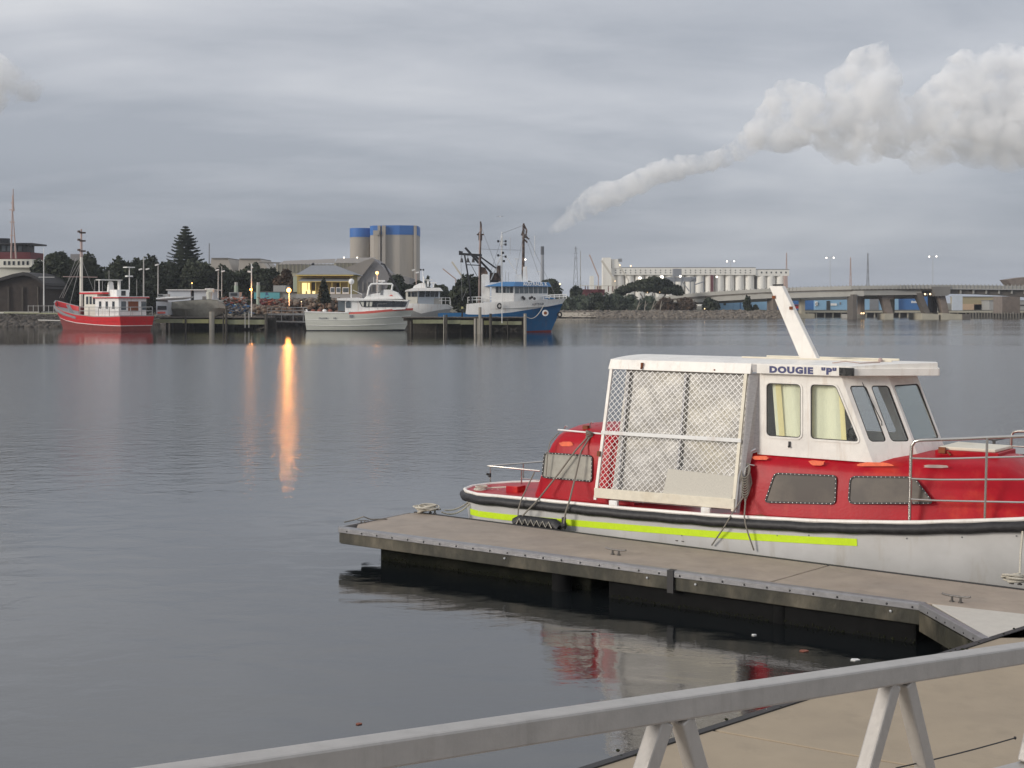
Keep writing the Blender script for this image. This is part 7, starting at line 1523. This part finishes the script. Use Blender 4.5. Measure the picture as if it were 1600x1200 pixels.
# ================================================================== gangway railing in the foreground
GW = thing('gangway', 'grey painted steel gangway with square tube handrail in the foreground', 'gangway', (1.2, 4.2, 1.9))
def gy(px): return 4.6*1600/(3200-px)
def gp(px, py): return P(px, py, gy(px))
pa, pb = gp(572, 1177), gp(1600, 1020); dg = (pb-pa).normalized()
side = Vector((dg.y, -dg.x, 0)).normalized()          # towards the camera side
T = lambda s: pb+dg*s
RT = .064
m = MB(); m.bar(T(-5.2), T(2.6), RT, RT); m.build('top_rail', 'rail_paint', GW, bevel=.007)
hch = .43
m = MB(); m.bar(T(-5.2)-Vector((0, 0, hch)), T(2.6)-Vector((0, 0, hch)), .07, .06); m.build('bottom_rail', 'rail_paint', GW, bevel=.008)
ap = []
for px, yy in ((1050, 1100), (1403, 1047), (1652, 1012)):
    q = gp(px, yy); ap.append((q-pb).dot(dg))
d_ = ap[1]-ap[0]; aps = [ap[0]-d_*k for k in (3, 2, 1)]+ap+[ap[2]+d_, ap[2]+2*d_]
def mstrut(s0, s1):
    a = T(s0)-Vector((0, 0, RT/2)); b_ = T(s1)-Vector((0, 0, hch-.03)); m = MB(); m.bar(a, b_, .05, .05, up=tuple(side)); o = m.build('strut', 'rail_paint', GW, bevel=.006)
    q = a+Vector((0, 0, -.004)); m = MB()
    for k in range(8): m.ball(q+dg*(-.028+.008*k)-side*.0, .008, 5)
    m.build('weld', 'rail_paint', GW)
for s in aps: mstrut(s-.038, s-.225); mstrut(s+.038, s+.185)
m = MB(); ca, cb_ = P(1400, 1200, gy(1403)+.01), P(1586, 1153, gy(1600)+.01); m.tube(sag(ca, cb_, .004, 6), .0025, 5); m.ball(P(1443, 1189, gy(1440)), .006, 6); m.ball(cb_, .006, 6); m.build('cable', 'gasket', GW)
for k in range(9):
    m = MB(); a = T(-5.0+k*.92)-Vector((0, 0, hch+.06)); m.bar(a, a+side*1.05, .05, .06); m.build('deck_bearer', 'rail_paint', GW)
for k in range(52):
    s0 = -5.1+k*.15; m = MB(); a, b_ = T(s0)-Vector((0, 0, hch+.015)), T(s0+.14)-Vector((0, 0, hch+.015)); m.add([tuple(a+side*.06), tuple(b_+side*.06), tuple(b_+side*1.0), tuple(a+side*1.0)]+[tuple(v_-Vector((0, 0, .025))) for v_ in (a+side*.06, b_+side*.06, b_+side*1.0, a+side*1.0)], [(0, 1, 2, 3), (7, 6, 5, 4), (0, 4, 5, 1), (1, 5, 6, 2), (2, 6, 7, 3), (3, 7, 4, 0)]); m.build('deck_board', 'deck_tan', GW)

# ================================================================== steam plume
PUFF = [(862, 362, 5), (870, 356, 7), (878, 350, 9), (888, 343, 11), (898, 335, 13), (910, 326, 15), (922, 318, 18), (936, 308, 20), (950, 304, 20), (966, 300, 18), (984, 290, 17), (1002, 283, 19), (1020, 274, 18), (1040, 268, 18), (1060, 262, 18), (1078, 258, 16), (1096, 256, 15),
        (1112, 252, 15), (1132, 245, 16), (1152, 236, 17), (1172, 222, 20), (1188, 208, 26), (1204, 190, 26), (1218, 166, 26), (1236, 154, 28), (1256, 154, 26), (1268, 172, 24), (1246, 196, 34), (1222, 212, 28), (1272, 204, 26), (1292, 214, 26),
        (1310, 190, 30), (1318, 160, 30), (1310, 128, 20), (1330, 120, 26), (1346, 98, 24), (1366, 92, 24), (1380, 104, 22), (1384, 128, 26), (1360, 150, 40), (1340, 190, 40), (1384, 180, 36), (1402, 172, 28), (1420, 176, 26), (1444, 170, 28), (1464, 152, 28), (1484, 136, 26), (1496, 108, 22), (1508, 96, 18), (1520, 122, 26), (1540, 106, 26), (1560, 98, 26), (1580, 92, 24), (1600, 100, 26), (1624, 110, 34), (1650, 130, 40),
        (1500, 170, 40), (1540, 160, 48), (1580, 160, 50), (1620, 170, 50), (1440, 204, 36), (1400, 212, 36), (1480, 216, 40), (1530, 220, 44), (1580, 224, 46), (1630, 224, 50), (1350, 226, 34), (1310, 232, 24), (1450, 236, 34), (1680, 170, 50), (1700, 220, 50)]
def steam(puffs, name, dens_, label, cat_, plume=True):
    Yp = 1080; s = Yp/F; rr = random.Random(21); m = MB()
    for x, y, r in puffs:
        if plume and x < 1000: r *= 1.12-.12*(x-862)/138
        r *= 1.02; c = P(x, y, Yp+rr.uniform(-.4, .4)*r*s); m.ball(c, r*s, 16)
        for _ in range(14):
            a = rr.uniform(0, 2*math.pi); b2 = rr.uniform(-.8, .8); k = rr.uniform(.14, .42); m.ball(c+Vector((math.cos(a)*math.cos(b2), math.sin(b2), math.sin(a)*math.cos(b2)))*r*s*.85, r*s*k, 10)
    me = D.meshes.new('tmp'); me.from_pydata(m.v, [], m.f); ob = D.objects.new('tmp', me); S.collection.objects.link(ob)
    md = ob.modifiers.new('r', 'REMESH'); md.mode = 'VOXEL'; md.voxel_size = 1.8; bpy.context.view_layer.update()
    ev = ob.evaluated_get(bpy.context.evaluated_depsgraph_get()); me2 = D.meshes.new_from_object(ev); D.objects.remove(ob)
    n = len(me2.vertices); co = np.empty(n*3, np.float32); me2.vertices.foreach_get('co', co); co = co.reshape(-1, 3); no = np.empty(n*3, np.float32); me2.vertices.foreach_get('normal', no); no = no.reshape(-1, 3)
    from mathutils import noise as mn
    dsp = np.array([mn.fractal(Vector(c)*.16, .75, 2.1, 4)*1.5+.3 for c in co], np.float32)
    co = co+no*dsp[:, None]; me2.vertices.foreach_set('co', co.ravel()); me2.update()
    v = D.materials.new('steam'); v.use_nodes = True; t = v.node_tree; t.nodes.clear(); o_ = t.nodes.new('ShaderNodeOutputMaterial'); pv = t.nodes.new('ShaderNodeVolumePrincipled')
    pv.inputs['Color'].default_value = (0.99, 0.99, 0.99, 1); pv.inputs['Density'].default_value = STEAM_D; pv.inputs['Anisotropy'].default_value = 0.0
    tcs = t.nodes.new('ShaderNodeTexCoord'); ns = t.nodes.new('ShaderNodeTexNoise'); ns.inputs['Scale'].default_value = .055; ns.inputs['Detail'].default_value = 5; ns.inputs['Roughness'].default_value = .6; ns.inputs['Distortion'].default_value = .6; t.links.new(tcs.outputs['Object'], ns.inputs['Vector'])
    mrs = t.nodes.new('ShaderNodeMapRange'); t.links.new(ns.outputs['Fac'], mrs.inputs[0]); mrs.inputs['From Min'].default_value = .40; mrs.inputs['From Max'].default_value = .64; mrs.inputs['To Min'].default_value = 0.0; mrs.inputs['To Max'].default_value = 1.0
    # the plume is dense along its rising upper edge and thins out underneath; its underside climbs away from the stack
    sps = t.nodes.new('ShaderNodeSeparateXYZ'); t.links.new(tcs.outputs['Object'], sps.inputs[0])
    def mm_(op, a, b3):
        q = t.nodes.new('ShaderNodeMath'); q.operation = op
        for i, x_ in enumerate((a, b3)):
            if isinstance(x_, (int, float)): q.inputs[i].default_value = x_
            else: t.links.new(x_, q.inputs[i])
        return q.outputs[0]
    line = mm_('MULTIPLY', mm_('SUBTRACT', mm_('MINIMUM', sps.outputs['X'], 230.0), 75.0), 0.40)
    rel = mm_('SUBTRACT', mm_('SUBTRACT', sps.outputs['Z'], 50.0), line)
    fd = t.nodes.new('ShaderNodeMapRange'); t.links.new(rel, fd.inputs[0]); fd.inputs['From Min'].default_value = -8.0; fd.inputs['From Max'].default_value = 42.0; fd.inputs['To Min'].default_value = 0.03; fd.interpolation_type = 'SMOOTHSTEP'; fd.inputs['To Max'].default_value = 1.0
    fx = t.nodes.new('ShaderNodeMapRange'); t.links.new(sps.outputs['X'], fx.inputs[0]); fx.inputs['From Min'].default_value = 30; fx.inputs['From Max'].default_value = 110; fx.inputs['To Min'].default_value = .35
    if not plume: fd.inputs['To Min'].default_value = 1.0; fx.inputs['To Min'].default_value = 1.0; mrs.inputs['From Min'].default_value = .40
    dens = mm_('MULTIPLY', mm_('MULTIPLY', mm_('MULTIPLY', mrs.outputs[0], fd.outputs[0]), fx.outputs[0]), dens_); t.links.new(dens, pv.inputs['Density']); t.links.new(pv.outputs[0], o_.inputs['Volume'])
    me2.materials.clear(); me2.materials.append(v); o = D.objects.new(name, me2); S.collection.objects.link(o); o['kind'] = 'stuff'; o['label'] = label; o['category'] = cat_
STEAM_D = 0.19
steam(PUFF, 'steam_plume', STEAM_D, 'long white steam plume rising to the right from the distant chimney', 'steam')
steam([(-14, 124, 40), (16, 132, 28), (42, 140, 19), (8, 108, 16), (62, 134, 11), (-40, 130, 50), (28, 118, 12)], 'cloud', 0.10, 'small pale cloud at the upper left edge of the sky', 'cloud', False)

# ================================================================== air
def haze():
    m = MB(); m.box(-2700, 2700, -120, 3100, -1.5, 56); v = D.materials.new('haze'); v.use_nodes = True; t = v.node_tree; t.nodes.clear(); MATS['haze'] = v
    o_ = t.nodes.new('ShaderNodeOutputMaterial'); pv = t.nodes.new('ShaderNodeVolumePrincipled'); pv.inputs['Color'].default_value = (0.86, 0.91, 1.0, 1); pv.inputs['Density'].default_value = HAZE_D
    t.links.new(pv.outputs[0], o_.inputs['Volume']); o = m.build('haze', 'haze', None, kind='stuff'); o['label'] = 'thin bluish evening haze over the harbour'; o['category'] = 'haze'
HAZE_D = 0.00016
haze()
